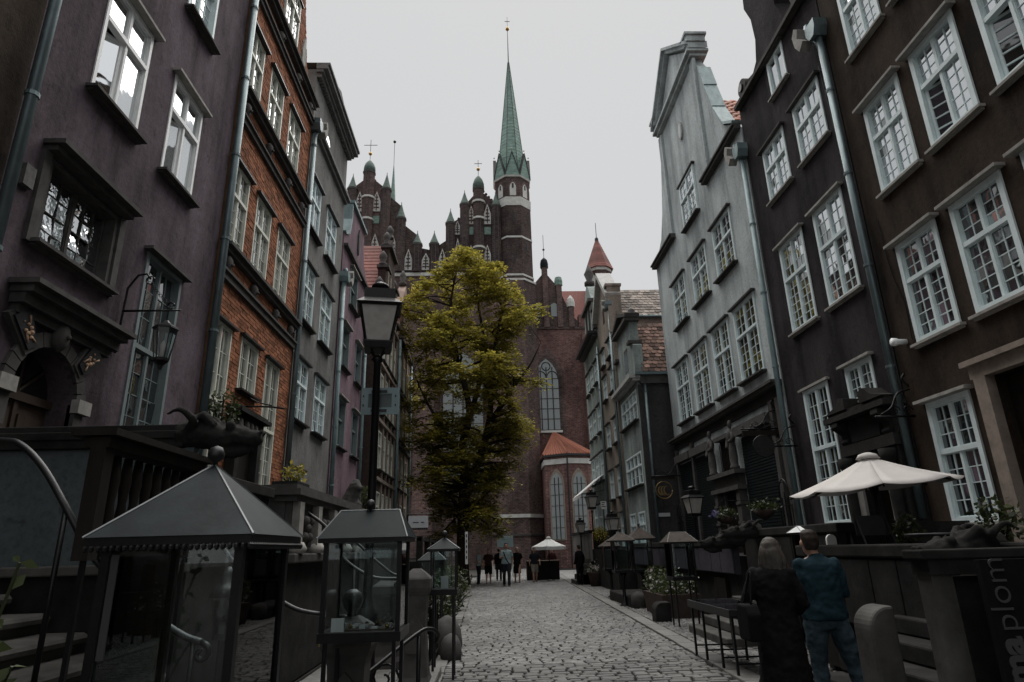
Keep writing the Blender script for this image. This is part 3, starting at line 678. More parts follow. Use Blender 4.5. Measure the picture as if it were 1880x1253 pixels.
MB().prism([(0, -.55), (.12, -.3), (.14, .3), (0, .6), (-.14, .3), (-.12, -.3)], lambda q, d: Mv.p(23.6 + q[0], 13.6 + q[1], d), 0, .06).build('cartouche', 'stone_trim', Mv.root)
Mv.roof(15.6, 'tile_red', d0=-.6); Mv.pipe(25.6, 1.2, 12.3, .07, .1, 'verdigris')

XM = -4.62
D = House('brick_house', 'dark brick house with red pantile roof and carved stepped gable behind the lamp post', 'L', XM, 26.2, 31.2, 11.9, 'dark_brick',
          gable=[(26.2, 11.9), (31.2, 11.9), (31.1, 12.6), (30.5, 12.8), (30.4, 14.2), (29.7, 14.5), (29.6, 15.6), (28.7, 16.4), (27.8, 15.6), (27.7, 14.5), (27.0, 14.2), (26.9, 12.8), (26.3, 12.6)], thick=.35)
for z0, z1 in ((9.6, 11.3), (7.3, 9.0), (4.9, 6.5), (2.5, 4.0)):
    for u in (26.7, 27.8, 28.9, 30.0): D.win(u, u + .85, z0, z1, nx=2, r1=1, r2=3, frame='paint_cream', glass='pane_dark', hood=None, sill='stone_trim', cas=1, rec=.06)
D.wall()
for z in (11.85, 9.25, 6.8, 4.4): D.part('string_course', 'sand_trim', [(26.2, 31.2, z, z + .14, 0, .12)])
for u in (26.25, 27.65, 28.75, 29.85, 31.0): D.part('pilaster', 'sand_trim', [(u, u + .14, 2.2, 11.85, 0, .07)])
for u, z in ((26.35, 12.6), (27.05, 14.2), (27.85, 15.6), (28.7, 16.4), (29.55, 15.6), (30.35, 14.2), (31.05, 12.6)):
    MB().lathe([(.2, 0), (.2, .1), (.1, .16), (.17, .36), (.19, .5), (.12, .62), (.04, .74)], D.p(u, z, -.15), 10).build('finial', 'stone_trim', D.root, True)
for u0, u1, z in ((26.2, 27.0, 12.6), (26.95, 27.8, 14.2), (27.75, 29.65, 15.6)): D.part('gable_cornice', 'stone_trim', [(u0 - .08, u1, z - .14, z, -.4, .16)]); D.part('gable_cornice', 'stone_trim', [(57.4 - u1, 57.4 - u0 + .08, z - .14, z, -.4, .16)]) if u1 < 29 else None
for u in (27.2, 27.9, 29.0, 29.9): D.part('gable_lesene', 'sand_trim', [(u, u + .25, 12.1, 14.0, 0, .1)])
for i in range(17):           # tile courses of the near roof slope
    t0 = i / 17; t1 = (i + 1.1) / 17
    ya, yb = 26.25 + 2.45 * t0, 26.25 + 2.45 * t1; za, zb = 12.0 + 4.0 * t0, 12.0 + 4.0 * t1
    mb = MB(); mb.prism([(ya, za + .07), (yb, zb + .03), (yb, zb - .03), (ya, za)], lambda q, x: (x, q[0], q[1]), -13.5, -5.0); mb.build('tile_course', 'tile_red', D.root)
MB().prism([(28.7, 15.9), (31.2, 11.9), (26.3, 11.9)], lambda q, x: (x, q[0], q[1]), -13.5, -5.0).build('roof', 'tile_red', D.root)
tag(None or D.root)
E6 = House('plaster_house', 'narrow rose and cream house with pilasters at the end of the left row', 'L', XM + .02, 31.3, 36.5, 12.2, 'rose_plaster',
           gable=[(31.3, 12.2), (36.5, 12.2), (36.0, 13.2), (35.2, 13.5), (35.0, 14.6), (34.4, 15.6), (33.9, 16.1), (33.4, 15.6), (32.8, 14.6), (32.6, 13.5), (31.8, 13.2)], thick=.4)
for z0, z1 in ((9.6, 11.3), (7.0, 8.8), (4.6, 6.3), (2.4, 3.9)):
    for u in (31.7, 33.3, 34.9): E6.win(u, u + 1.1, z0, z1, nx=2, r1=1, r2=2, frame='paint_cream', glass='pane_dark', hood=None, sill='stone_trim', cas=1, rec=.1)
E6.wall()
for z in (12.1, 9.2, 6.6): E6.part('string_course', 'stone_trim', [(31.3, 36.5, z, z + .15, 0, .2)])
for u in (32.95, 34.55): E6.part('pilaster', 'sand_trim', [(u, u + .2, 2.2, 12.1, 0, .08)])
E6.part('gable_cornice', 'stone_trim', [(32.7, 35.1, 14.5, 14.66, -.5, .2)]); MB().lathe([(.22, 0), (.22, .2), (.12, .3), (.2, .6), (.05, .95)], E6.p(33.9, 16.1, -.2), 10).build('finial', 'stone_trim', E6.root, True)
E6.roof(15.6, d0=-.7); E6.pipe(31.35, 1, 12, .08, .12, 'verdigris'); E6.pipe(36.3, 1, 12, .08, .12, 'verdigris')

# ------------------------------------------------------------------ right row of houses
XR = 7.0
W0 = House('plaster_house', 'dark umber rendered house filling the right edge of the street', 'R', XR, -6, 10.24, 16.5, 'umber_plaster')
rk = dict(nx=2, r1=3, r2=5, tf=.62, frame='paint_teal_white', hood='light_stone', sill='light_stone', sd=.1, t=.085, rec=.05, proud=.03, hd=.16, mixdark=.05)
cols = ((8.62, 9.62), (7.28, 8.29), (5.92, 6.92))
for i, (a, b) in enumerate(cols):
    W0.win(a, b, 7.36, 9.12, openq=((1,) if i == 1 else ((1,) if i == 2 else None)), **rk); W0.win(a, b, 10.3, 12.0, **rk)
    W0.win(a, b, 4.60, 6.34, **{**rk, 'mixdark': .85})
W0.win(8.80, 9.76, 1.80, 3.64, **{**rk, 'r1': 3, 'r2': 4, 'tf': .58, 'mixdark': .7})
W0.op.append((7.1, 8.3, 1.2, 3.72)); W0.wall()
W0.part('portal_frame', 'sand_trim', [(8.3, 8.52, 1.2, 3.72, 0, .14), (6.9, 7.1, 1.2, 3.72, 0, .14), (6.85, 8.57, 3.72, 3.9, 0, .14), (6.8, 8.62, 3.9, 3.98, 0, .22)])
W0.part('door', 'wood_dark', [(7.1, 8.3, 1.2, 3.7, -.2, -.15), (7.2, 7.6, 1.5, 3.4, -.15, -.12), (7.8, 8.2, 1.5, 3.4, -.15, -.12)])
W0.pipe(10.26, 1.9, 11.5, .066, .12, hopper=11.6)
m = MB().lathe([(.05, 0), (.05, .14), (.07, .18), (.07, .24)], (0, 0, 0), 8)
for v in range(len(m.v)): p = m.v[v]; m.v[v] = (XR - p[2] - .02, 10.0 - .12 + p[0], 4.72 + p[1])
m.build('floodlight', 'paint_white', W0.root, True)
m = MB().tube(curve([W0.p(9.9, 7.0, .02), W0.p(9.85, 6.0, .02), W0.p(9.7, 5.3, .02), W0.p(9.72, 4.7, .02)]), .008, 5); m.build('wall_cable', 'black_iron', W0.root)

K = House('plaster_house', 'charcoal house with a narrow scrolled gable and a dark carved portal', 'R', XR, 10.28, 14.42, 12.9, 'charcoal_plaster',
          gable=[(10.28, 12.9), (14.42, 12.9), (14.3, 13.15), (13.75, 13.3), (13.35, 13.2), (13.1, 13.35), (12.95, 13.9), (13.0, 14.6), (13.25, 15.2), (13.2, 15.7), (12.37, 16.6), (11.5, 15.7), (11.5, 15.2), (11.75, 14.6), (11.8, 13.9), (11.6, 13.35), (11.3, 13.2), (10.9, 13.3), (10.4, 13.15)], thick=.5)
kk = dict(nx=2, r1=2, r2=4, tf=.60, frame='paint_teal_white', hood='stone_trim', sill='light_stone', sd=.1, t=.075, rec=.035, proud=.025, hd=.12, mixdark=.05)
K.win(11.80, 12.62, 11.8, 12.8, **{**kk, 'tf': 0, 'nx': 1, 'r2': 1})
for a, b in ((12.42, 13.56), (10.76, 11.90)):
    K.win(a, b, 9.48, 10.9, **{**kk, 'nx': 2, 'r1': 1, 'r2': 3, 'mixdark': 0}); K.win(a, b, 6.10, 8.24, **{**kk, 'r1': 3, 'r2': 6, 'mixdark': .25, 'hood': 'light_stone'})
K.win(12.52, 13.58, 1.9, 4.75, **{**kk, 'r1': 4, 'r2': 5, 'tf': .55, 'mixdark': .6, 'hood': 'light_stone', 'hd': .08}); K.win(10.92, 11.82, 4.08, 4.8, **{**kk, 'tf': 0, 'r2': 3, 'mixdark': .6, 'hood': 'light_stone'})
K.op.append((10.7, 11.7, 1.2, 3.0)); K.wall()
K.part('string_course', 'stone_trim', [(10.32, 14.4, 12.84, 12.94, 0, .16)])
for u in (13.85, 10.75): MB().prism([(u + .24 * math.cos(a), 13.15 + .24 * math.sin(a)) for a in [2 * PI * i / 16 for i in range(16)]], lambda q, d: K.p(q[0], q[1], d), -.3, .12).build('volute', 'stone_trim', K.root); MB().prism([(u + .11 * math.cos(a), 13.15 + .11 * math.sin(a)) for a in [2 * PI * i / 12 for i in range(12)]], lambda q, d: K.p(q[0], q[1], d), .12, .17).build('volute', 'dark_metal', K.root)
K.part('door', 'wood_dark', [(10.7, 11.7, 1.2, 3.0, -.2, -.15)])
po = K.part('portal', 'shop_dark', [(10.42, 10.66, 1.2, 3.1, 0, .2), (11.74, 11.98, 1.2, 3.1, 0, .2), (10.36, 12.04, 3.1, 3.3, 0, .26), (10.3, 12.1, 3.3, 3.75, 0, .18), (10.22, 12.2, 3.75, 3.85, 0, .42), (10.28, 12.14, 3.85, 3.92, 0, .34)])
for sgn in (-1, 1): MB().prism([(11.2 + sgn * q[0], q[1]) for q in ((.95, 3.92), (.25, 3.92), (.25, 4.12), (.42, 4.16), (.6, 4.02))], lambda q, d: K.p(q[0], q[1], d), .02, .38).build('broken_pediment', 'shop_dark', po)
for u in (10.54, 11.86):
    MB().lathe([(.14, 0), (.14, .1), (.09, .2), (.1, 1.0), (.08, 1.5), (.13, 1.6), (.15, 1.75)], K.p(u, 1.3, .3), 10).build('column', 'terrace_stone', po, True)
    MB().prism([(.0, 3.74), (.40, 3.74), (.42, 3.64), (.34, 3.56), (.24, 3.50), (.22, 3.42), (.28, 3.36), (.24, 3.3), (.12, 3.28), (.0, 3.3)], lambda q_, y_: K.p(u + y_, q_[1], q_[0]), -.11, .11).build('scroll_console', 'terrace_stone', po, bevel=.015)
MB().prism([(11.2 + q[0], 3.52 + q[1]) for q in ((-.45, -.2), (.45, -.2), (.5, .1), (.2, .2), (-.2, .2), (-.5, .1))], lambda q, d: K.p(q[0], q[1], d), .18, .24).build('cartouche', 'terrace_stone', po)
for u in (10.72, 11.68): MB().prism([(u - .09, 1.9), (u + .09, 1.9), (u + .09, 2.55), (u - .09, 2.55)], lambda q, d: K.p(q[0], q[1], d), .2, .25).build('carved_panel', 'light_stone', po)
K.pipe(14.46, 1.2, 11.2, .065, .12, 'verdigris', hopper=11.6)
m = MB().tube([K.p(10.6, 11.0, .03), K.p(10.5, 9.0, .03), K.p(10.42, 6.2, .03)], .008, 5); m.build('wall_cable', 'black_iron', K.root)

S = House('plaster_house', 'tall sage grey house with a swept gable topped by a pediment', 'R', XR, 14.5, 23.75, 12.4, 'sage_plaster',
          gable=[(14.5, 12.4), (23.75, 12.4), (23.4, 12.75), (22.7, 13.2), (22.2, 14.1), (21.85, 15.3), (21.6, 16.2), (21.15, 16.9), (21.15, 17.0), (17.1, 17.0), (17.1, 16.9), (16.65, 16.2), (16.4, 15.3), (16.05, 14.2), (15.5, 13.2), (14.85, 12.75)], thick=.3)
sk = dict(nx=2, r1=3, r2=5, tf=.60, frame='paint_teal_white', hood='stone_trim', sill='stone_trim', t=.075, rec=.03, proud=.03, hd=.12, mixdark=.2)
S.win(18.24, 19.78, 12.02, 13.74, **{**sk, 'r1': 2, 'r2': 4, 'rec': -.03, 'proud': .07}) ; S.op.pop()
S.part('attic_recess', 'dark_metal', [(18.3, 19.7, 12.05, 13.7, 0, .003)])
for a, b in ((20.46, 21.92), (18.18, 19.65), (15.98, 17.46)): S.win(a, b, 9.10, 10.82, **{**sk, 'r1': 2, 'r2': 4})
for a, b in ((21.2, 22.72), (19.15, 20.72), (17.2, 18.62), (15.26, 16.76)): S.win(a, b, 5.75, 7.88, **{**sk, 'mixdark': .45})
S.wall()
S.part('cornice', 'stone_trim', [(14.5, 23.8, 5.16, 5.24, 0, .2), (14.5, 23.8, 5.24, 5.30, 0, .28)])
[S.part('gable_ledge', 'stone_trim', [(a, b, 12.38, 12.48, 0, .18), (a, b, 12.48, 12.54, 0, .24)]) for a, b in ((14.5, 17.4), (20.9, 23.8))]
for u in (16.95, 21.05): S.part('pilaster', 'sage_plaster', [(u - .05, u + .3, 12.58, 16.9, 0, .1)])
pdm = S.part('pediment', 'sage_plaster', [(16.9, 21.35, 17.0, 17.12, -.4, .16), (16.8, 21.45, 17.12, 17.22, -.45, .28)])
MB().prism([(16.95, 17.22), (21.3, 17.22), (19.12, 19.0)], lambda q, d: S.p(q[0], q[1], d), -.35, .05).build('tympanum', 'sage_plaster', pdm)
for sgn in (-1, 1):
    e = 19.12 + sgn * 2.35
    for k, (o0, o1, dd) in enumerate(((0, .14, .22), (.14, .26, .34))):
        MB().prism([(e, 17.22 + o0), (19.12, 19.08 + o0), (19.12, 19.08 + o1), (e, 17.22 + o1)], lambda q, d: S.p(q[0], q[1], d), -.42, dd).build('raking_cornice', 'sage_plaster', pdm)
for sgn in (-1, 1): S.part('acroterion', 'sage_plaster', [(19.12 + sgn * 2.2 - .2, 19.12 + sgn * 2.2 + .2, 17.45, 17.68, -.35, .28), (19.12 + sgn * 2.2 - .26, 19.12 + sgn * 2.2 + .26, 17.68, 17.77, -.4, .34)], pdm)
cp = MB()
swp = [(14.85, 12.8), (15.5, 13.25), (16.0, 14.2), (16.36, 15.3), (16.62, 16.2)]
for (a, b), (c, d) in zip(swp, swp[1:]): cp.prism([(a, b), (c, d), (c - .02, d + .07), (a - .05, b + .06)], lambda q, t_: S.p(q[0], q[1], t_), -.34, .08)
cp.build('gable_coping', 'verdigris', S.root)
ov = MB().prism([(19.0 + .2 * math.cos(a), 15.6 + .36 * math.sin(a)) for a in [2 * PI * i / 18 for i in range(18)]], lambda q, d: S.p(q[0], q[1], d), 0, .06).build('oval_frame', 'pale_trim', S.root)
MB().prism([(19.0 + .13 * math.cos(a), 15.6 + .28 * math.sin(a)) for a in [2 * PI * i / 18 for i in range(18)]], lambda q, d: S.p(q[0], q[1], d), .06, .066).build('oval_light', 'pane_dark', ov)
# pantiles of the roof showing beside the swept gable
PT = mesh_of(MB().prism([(-.17, 0), (-.09, .06), (0, .075), (.09, .06), (.17, 0), (.17, -.02), (-.17, -.02)], lambda q, y_: (q[0], y_, q[1]), -.2, .22), 'tile_orange', True)
for i in range(13):
    for j in range(14):
        t = i / 13
        inst('roof_tile', PT, (7.5 + j * .33, 14.7 + 4.3 * t * .95, 12.5 + 4.2 * t), (math.radians(45), 0, 0), (1, 1, 1), S.root)
MB().prism([(14.5, 12.4), (19.1, 16.6), (23.75, 12.4)], lambda q, d: S.p(q[0], q[1], d), -.4, -9).build('roof', 'tile_orange', S.root)
# shop front
S.part('shop_wall', 'shop_dark', [(14.55, 23.7, 4.9, 5.15, 0, .05)])
for u0, u1 in ((15.3, 17.35), (19.75, 21.5), (21.75, 23.3)):
    sh = S.part('roller_shutter', 'dark_metal', [(u0, u1, 1.5, 4.35, .0, .03)])
    m = MB(); z = 1.55
    while z < 4.3: S.fb(m, u0 + .03, u1 - .03, z, z + .05, .03, .05); z += .075
    m.build('shutter_slat', 'roof_metal_dark', sh)
    S.part('shutter_box', 'stone_trim', [(u0 - .05, u1 + .05, 4.4, 4.65, 0, .22)])
for u in (21.62, 23.45, 14.75, 15.15): S.part('pilaster', 'stone_trim', [(u - .09, u + .1, 1.3, 4.9, 0, .1)])
po = S.part('portal', 'stone_trim', [(17.5, 17.75, 1.3, 3.0, 0, .22), (19.25, 19.5, 1.3, 3.0, 0, .22), (17.4, 19.6, 3.0, 3.12, 0, .28), (17.5, 19.5, 3.12, 3.42, 0, .18), (17.35, 19.65, 3.42, 3.54, 0, .34), (17.95, 18.1, 1.3, 3.0, 0, .1), (18.9, 19.05, 1.3, 3.0, 0, .1)])
for u in (17.62, 19.38):
    for z in (1.6, 2.1, 2.6): S.part('pilaster_band', 'stone_trim', [(u - .16, u + .16, z, z + .07, 0, .25)], po)
    st = MB()   # draped statue on its plinth
    x, y, z = S.p(u, 3.54, .2)
    st.lathe([(.16, 0), (.17, .08), (.13, .12), (.15, .35), (.13, .6), (.10, .72), (.145, .88), (.15, 1.0), (.11, 1.08), (.045, 1.12), (.05, 1.16), (.075, 1.22), (.08, 1.28), (.05, 1.36), (.01, 1.38)], (x, y, z), 12, 0, .75, 1)
    st.tube(curve([(x - .02, y - .15, z + 1.0), (x - .06, y - .22, z + .82), (x - .12, y - .1, z + .74)]), [.05] * 12 + [.04], 8); st.tube(curve([(x - .02, y + .15, z + 1.0), (x - .04, y + .21, z + .8), (x - .1, y + .16, z + .6)]), [.05] * 12 + [.04], 8)
    st.build('statue', 'stone_trim', po, True)
S.part('portal_gable', 'stone_trim', [(17.9, 19.1, 4.5, 4.62, 0, .2)], po); S.part('portal_niche', 'wood_dark', [(17.95, 19.05, 3.6, 4.5, 0, .02)], po)
for i in range(9): MB().tube([S.p(18.0 + i * .125, 3.6, .06), S.p(18.0 + i * .125, 4.45, .06)], .012, 5).build('iron_bar', 'black_iron', po)
S.part('door', 'wood_dark', [(18.1, 18.9, 1.3, 3.0, 0, .04)])
# window grilles at either end
for u in (14.95, 23.5):
    m = MB()
    for i in range(5): m.tube([S.p(u - .3 + .15 * i, 1.5, .16), S.p(u - .3 + .15 * i, 2.7 - .12 * abs(i - 2) ** 1.4, .16)], .012, 5)
    for z in (1.7, 2.4): m.tube([S.p(u - .34, z, .16), S.p(u + .34, z, .16)], .012, 5)
    m.tube(curve([S.p(u - .3, 2.5, .16), S.p(u - .2, 2.85, .16), S.p(u, 3.0, .16), S.p(u + .2, 2.85, .16), S.p(u + .3, 2.5, .16)]), .012, 5)
    m.build('iron_grille', 'black_iron', S.root)

XQ = 5.85
T = House('plaster_house', 'low house with a dark blind side wall and mossy brown tiles on the right', 'R', XQ, 24.1, 27.6, 8.0, 'green_plaster',
          gable=[(24.2, 8.0), (27.5, 8.0), (27.5, 9.3), (27.1, 9.5), (27.1, 10.5), (25.8, 11.0), (24.6, 10.5), (24.6, 9.5), (24.2, 9.3)], thick=.35)
tk = dict(nx=1, r1=1, r2=2, tf=.6, frame='paint_teal_white', hood=None, sill='stone_trim', cas=4, rec=.05, t=.06, mixdark=.3)
T.win(24.35, 27.3, 6.32, 7.5, **tk); T.win(24.4, 27.3, 3.85, 5.08, **tk); T.win(24.6, 25.7, 1.7, 2.85, **{**tk, 'cas': 2}); T.win(26.2, 27.3, 1.7, 2.85, **{**tk, 'cas': 2})
T.wall()
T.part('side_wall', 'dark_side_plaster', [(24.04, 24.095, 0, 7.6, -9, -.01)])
T.part('cornice', 'pale_trim', [(23.95, 27.7, 7.75, 7.85, -.1, .2), (23.9, 27.75, 7.85, 8.0, -.1, .34)])
T.part('eaves_board', 'stone_trim', [(23.9, 24.05, 7.62, 8.0, -9, -.1)]); T.part('gutter', 'zinc', [(23.78, 23.9, 7.95, 8.06, -9, .1)])
T.part('gable_cornice', 'stone_trim', [(24.4, 27.3, 10.42, 10.55, -.4, .22), (24.3, 24.7, 9.4, 9.52, -.4, .16), (27.0, 27.6, 9.4, 9.52, -.4, .16)])
for sgn in (-1, 1): MB().prism([(25.85 + sgn * 1.5, 10.55), (25.85, 11.05), (25.85, 11.2), (25.85 + sgn * 1.55, 10.7)], lambda q, d: T.p(q[0], q[1], d), -.4, .22).build('raking_cornice', 'stone_trim', T.root)
MB().lathe([(.2, 0), (.22, .1), (.12, .15), (.16, .3), (.03, .42)], T.p(24.6, 10.6, -.15), 8).build('finial', 'stone_trim', T.root, True)
T.part('gable_window', 'pane_dark', [(25.3, 26.0, 8.5, 9.5, 0, .006)])
TB = mesh_of(MB().prism([(-.5, -.5), (.5, -.5), (.5, .35), (.3, .5), (-.3, .5), (-.5, .35)], lambda q, z: (q[0], -q[1], z), -.5, .5), 'tile_brown')
def tile_slope(H_, x0, x1, y0, z0, y1, z1, tw, rows, mesh):
    ang = math.atan2(z1 - z0, y1 - y0); L = math.hypot(y1 - y0, z1 - z0) / rows
    for i in range(rows):
        t = (i + .5) / rows; x = x0 + (tw / 2 if i % 2 else 0)
        while x < x1:
            inst('roof_tile', mesh, (x, y0 + (y1 - y0) * t, z0 + (z1 - z0) * t + .03 + random.uniform(-.006, .012)), (ang - .10 + random.gauss(0, .02), random.gauss(0, .02), random.gauss(0, .02)), (tw * .95, L * 1.25, .03), H_.root); x += tw
tile_slope(T, 6.2, 9.0, 23.95, 8.08, 25.8, 10.7, .24, 14, TB)
MB().prism([(24.0, 8.0), (25.85, 10.65), (27.6, 8.0)], lambda q, x: (x, q[0], q[1]), 6.2, 14).build('roof', 'tile_brown', T.root)
T.pipe(24.0, 1.0, 7.9, .06, -.28, 'zinc')
XQ2 = 5.80
U_ = House('plaster_house', 'beige house with a raked gable standing tall behind the low house', 'R', XQ2, 27.65, 31.5, 11.0, 'beige_plaster',
           gable=[(27.65, 11.0), (31.5, 11.0), (31.45, 12.6), (31.0, 13.0), (29.6, 14.6), (28.2, 13.2), (27.7, 12.8)], thick=.4)
uk = dict(nx=1, r1=1, r2=2, tf=.6, frame='paint_teal_white', hood='stone_trim', sill='stone_trim', cas=2, rec=.05, t=.06, mixdark=.3)
for z0, z1 in ((8.4, 9.58), (6.05, 7.2), (3.7, 5.0), (1.6, 3.0)):
    for u in (28.1, 29.95): U_.win(u, u + .95, z0, z1, **uk)
U_.win(28.25, 29.1, 10.1, 10.95, **{**uk, 'tf': 0}); U_.win(29.95, 30.85, 10.1, 10.95, **{**uk, 'tf': 0})
U_.wall()
U_.part('gable_window', 'pane_dark', [(29.35, 29.8, 12.1, 13.0, 0, .006)])
for sgn in (-1, 1): MB().prism([(29.6 + sgn * 1.95, 12.75), (29.6, 14.6), (29.6, 14.85), (29.6 + sgn * 2.05, 12.95)], lambda q, d: U_.p(q[0], q[1], d), -.5, .25).build('raking_cornice', 'pale_trim', U_.root)
U_.part('gable_pier', 'beige_plaster', [(27.6, 27.95, 11.0, 13.3, -.5, .14), (27.55, 28.0, 13.3, 13.42, -.55, .22)])
U_.part('side_wall', 'beige_plaster', [(27.61, 27.645, 0, 11.6, -9, -.4)])
TG = mesh_of(MB().prism([(-.5, -.5), (.5, -.5), (.5, .35), (.3, .5), (-.3, .5), (-.5, .35)], lambda q, z: (q[0], -q[1], z), -.5, .5), 'tile_grey')
tile_slope(U_, 6.3, 9.6, 27.5, 11.75, 29.2, 13.7, .26, 10, TG)
MB().prism([(27.6, 11.65), (29.6, 13.9), (31.5, 11.65), (31.5, 11), (27.6, 11)], lambda q, x: (x, q[0], q[1]), 6.2, 14.5).build('roof', 'tile_grey', U_.root)
MB().tube([(6.2, 27.45, 11.7), (14, 27.45, 11.7)], .07, 8).build('gutter', 'zinc', U_.root, True)
U_.pipe(27.75, 1, 12.3, .06, .1, 'zinc', hopper=12.4); U_.pipe(31.45, 1, 11.5, .06, .1, 'zinc')
V = House('plaster_house', 'pale green house with heavy dark eaves at the end of the right row', 'R', XQ2 - .03, 31.55, 36.3, 12.2, 'green_plaster',
          gable=[(31.55, 12.2), (36.3, 12.2), (36.0, 13.0), (35.4, 13.3), (35.2, 14.6), (34.5, 15.6), (33.9, 16.0), (33.3, 15.6), (32.6, 14.6), (32.4, 13.3), (31.8, 13.0)], thick=.5)
for z0, z1 in ((9.8, 11.0), (7.2, 8.6), (4.8, 6.2), (2.2, 3.7)):
    for u in (32.0, 33.5, 34.9): V.win(u, u + .95, z0, z1, **uk)
V.wall()
V.part('eaves_cornice', 'dark_metal', [(31.5, 36.4, 12.1, 12.25, 0, .3), (31.45, 36.45, 12.25, 12.42, 0, .5)])
for u in (32.3, 33.4, 34.4, 35.4): V.part('gable_lesene', 'stone_trim', [(u - .08, u + .08, 12.5, 13.2 if abs(u - 33.9) > 1 else 14.6, 0, .08)])
V.part('gable_cornice', 'stone_trim', [(32.5, 35.3, 14.5, 14.68, -.6, .2)]); MB().lathe([(.3, 0), (.3, .2), (.16, .3), (.3, .7), (.2, .9), (.06, 1.3)], V.p(33.9, 16, -.2), 10).build('finial', 'stone_trim', V.root, True)
V.part('corner_stone', 'stone_trim', [(31.5, 31.9, 12.6, 13.6, -.5, .16), (31.45, 31.95, 13.6, 13.75, -.55, .22)])
V.roof(15.4, 'tile_red', d0=-.7)
# ------------------------------------------------------------------ the church
CY = 60.0
CH = empty('brick_church', (-4, CY, 0), 'dark brick gothic church with pinnacled gables and a green spire closing the street', 'church')
def cb(name, mat, boxes, parent=None):
    mb = MB()
    for b in boxes: mb.box(*b)
    return mb.build(name, mat, parent or CH)
wall = cb('east_wall', 'church_brick', [(-24, CY, 0, 2.4, CY + 20, 28.4)])
cb('string_course', 'church_white', [(-24, CY - .22, 28.3, 2.4, CY, 28.65)])
def xz(mb, poly, y0, y1): return mb.prism(poly, lambda q, y_: (q[0], y_, q[1]), y0, y1)
def lancet(cx, w_, z0, zs, n=8, k=1.15):
    # pointed arch: jambs to zs, then two arcs
    r = w_ * k; P_ = [(cx - w_ / 2, z0), (cx + w_ / 2, z0), (cx + w_ / 2, zs)]
    c0 = cx + w_ / 2 - r; am = math.acos((cx - c0) / r)
    P_ += [(c0 + r * math.cos(am * i / n), zs + r * math.sin(am * i / n)) for i in range(1, n + 1)]
    c1 = cx - w_ / 2 + r
    P_ += [(c1 - r * math.cos(am * i / n), zs + r * math.sin(am * i / n)) for i in range(n - 1, -1, -1)]
    return P_
def pinnacle(x, z0, ztop, tip, r=.52, cap='cone', y=CY - .1):
    o = MB().lathe([(r, z0), (r, ztop)], (x, y, 0), 8, PI / 8).build('pinnacle', 'church_brick_dark', CH)
    MB().lathe([(r * 1.12, ztop - .12), (r * 1.12, ztop + .1)], (x, y, 0), 8, PI / 8).build('pinnacle_band', 'stone_trim', o)
    for sx in (-.19, .19): MB().box(x + sx - .035, y - r - .02, z0, x + sx + .035, y - r + .05, ztop - .2).build('pinnacle_rib', 'stone_trim', o)
    if cap == 'cone': MB().lathe([(r * 1.02, ztop + .1), (r * .5, (ztop + tip) / 2 + .05), (.04, tip), (.03, tip + .25)], (x, y, 0), 8, PI / 8).build('pinnacle_cap', 'copper_dark', o)
    else:
        h_ = tip - ztop
        MB().lathe([(r * 1.05, ztop + .1), (r * 1.0, ztop + h_ * .45), (r * .75, ztop + h_ * .75), (r * .3, tip), (.03, tip + .1), (.03, tip + .9)], (x, y, 0), 10).build('pinnacle_cap', 'copper_dark', o, True)
        MB().ball((x, y, tip + .95), .2, 8).build('finial_ball', 'brass', o, True)
        big = .95 if x < -5 else .55
        MB().box(x - .025, y - .025, tip + 1.0, x + .025, y + .025, tip + 1.2 + 2 * big * .8).box(x - big * .75, y - .02, tip + 1.1 + big * .95, x + big * .75, y + .02, tip + 1.1 + big * .95 + .05).build('cross', 'dark_metal', o)
def gable(cx, top, steps, left=True):
    pass
# two east gables drawn as stepped outlines
g1 = [(-17.5, 28.6), (-5.3, 28.6), (-5.3, 31.2), (-7.0, 31.6), (-7.1, 33.0), (-8.7, 34.4), (-8.8, 36.4), (-10.4, 37.9), (-10.6, 38.6), (-12.4, 40.2), (-14.2, 38.6), (-14.4, 37.9), (-16.0, 36.4), (-17.5, 33.0)]
xz(MB(), g1, CY + .05, CY + .7).build('gable', 'church_brick_dark', CH)
g2 = [(-6.2, 28.6), (2.2, 28.6), (2.2, 35.0), (1.0, 36.9), (-.7, 38.4), (-2.2, 36.5), (-2.4, 35.2), (-3.6, 34.4), (-3.8, 32.6), (-5.2, 31.6), (-6.2, 31.2)]
xz(MB(), g2, CY + .02, CY + .68).build('gable', 'church_brick_dark', CH)
for x, zt_, tip in ((-14.1, 38.4, 40.1), (-10.5, 38.3, 40.2), (-8.85, 34.8, 36.6), (-7.1, 31.8, 33.2), (-5.35, 31.8, 33.2), (-3.68, 34.2, 35.8), (-2.2, 36.4, 38.0), (1.12, 36.2, 37.9)): pinnacle(x, 28.7, zt_, tip)
pinnacle(-12.4, 28.7, 40.4, 41.9, .62, 'dome'); pinnacle(-.72, 28.7, 38.3, 39.9, .60, 'dome')
for x in (-12.4, -.72):
    for z in (31.2, 34.6, 37.2 if x < -5 else 36.6): MB().lathe([(.72, z), (.72, z + .22)], (x, CY - .1, 0), 10).build('pinnacle_band', 'church_white', CH)
def panel(x, z, w_, h_, dark=False):
    o = xz(MB(), [(x - w_ / 2, z), (x + w_ / 2, z), (x + w_ / 2, z + h_ * .5), (x, z + h_), (x - w_ / 2, z + h_ * .5)], CY - .10, CY + .03).build('blind_tracery', 'church_white', CH)
    m = MB()
    for k in range(4): m.box(x - w_ * (.34 - .06 * k), CY - .16, z + h_ * (.16 + .17 * k), x + w_ * (.34 - .06 * k), CY - .10, z + h_ * (.21 + .17 * k))
    m.box(x - .05, CY - .15, z + .1, x + .05, CY - .10, z + h_ * .85); m.build('tracery', 'church_brick_dark', o)
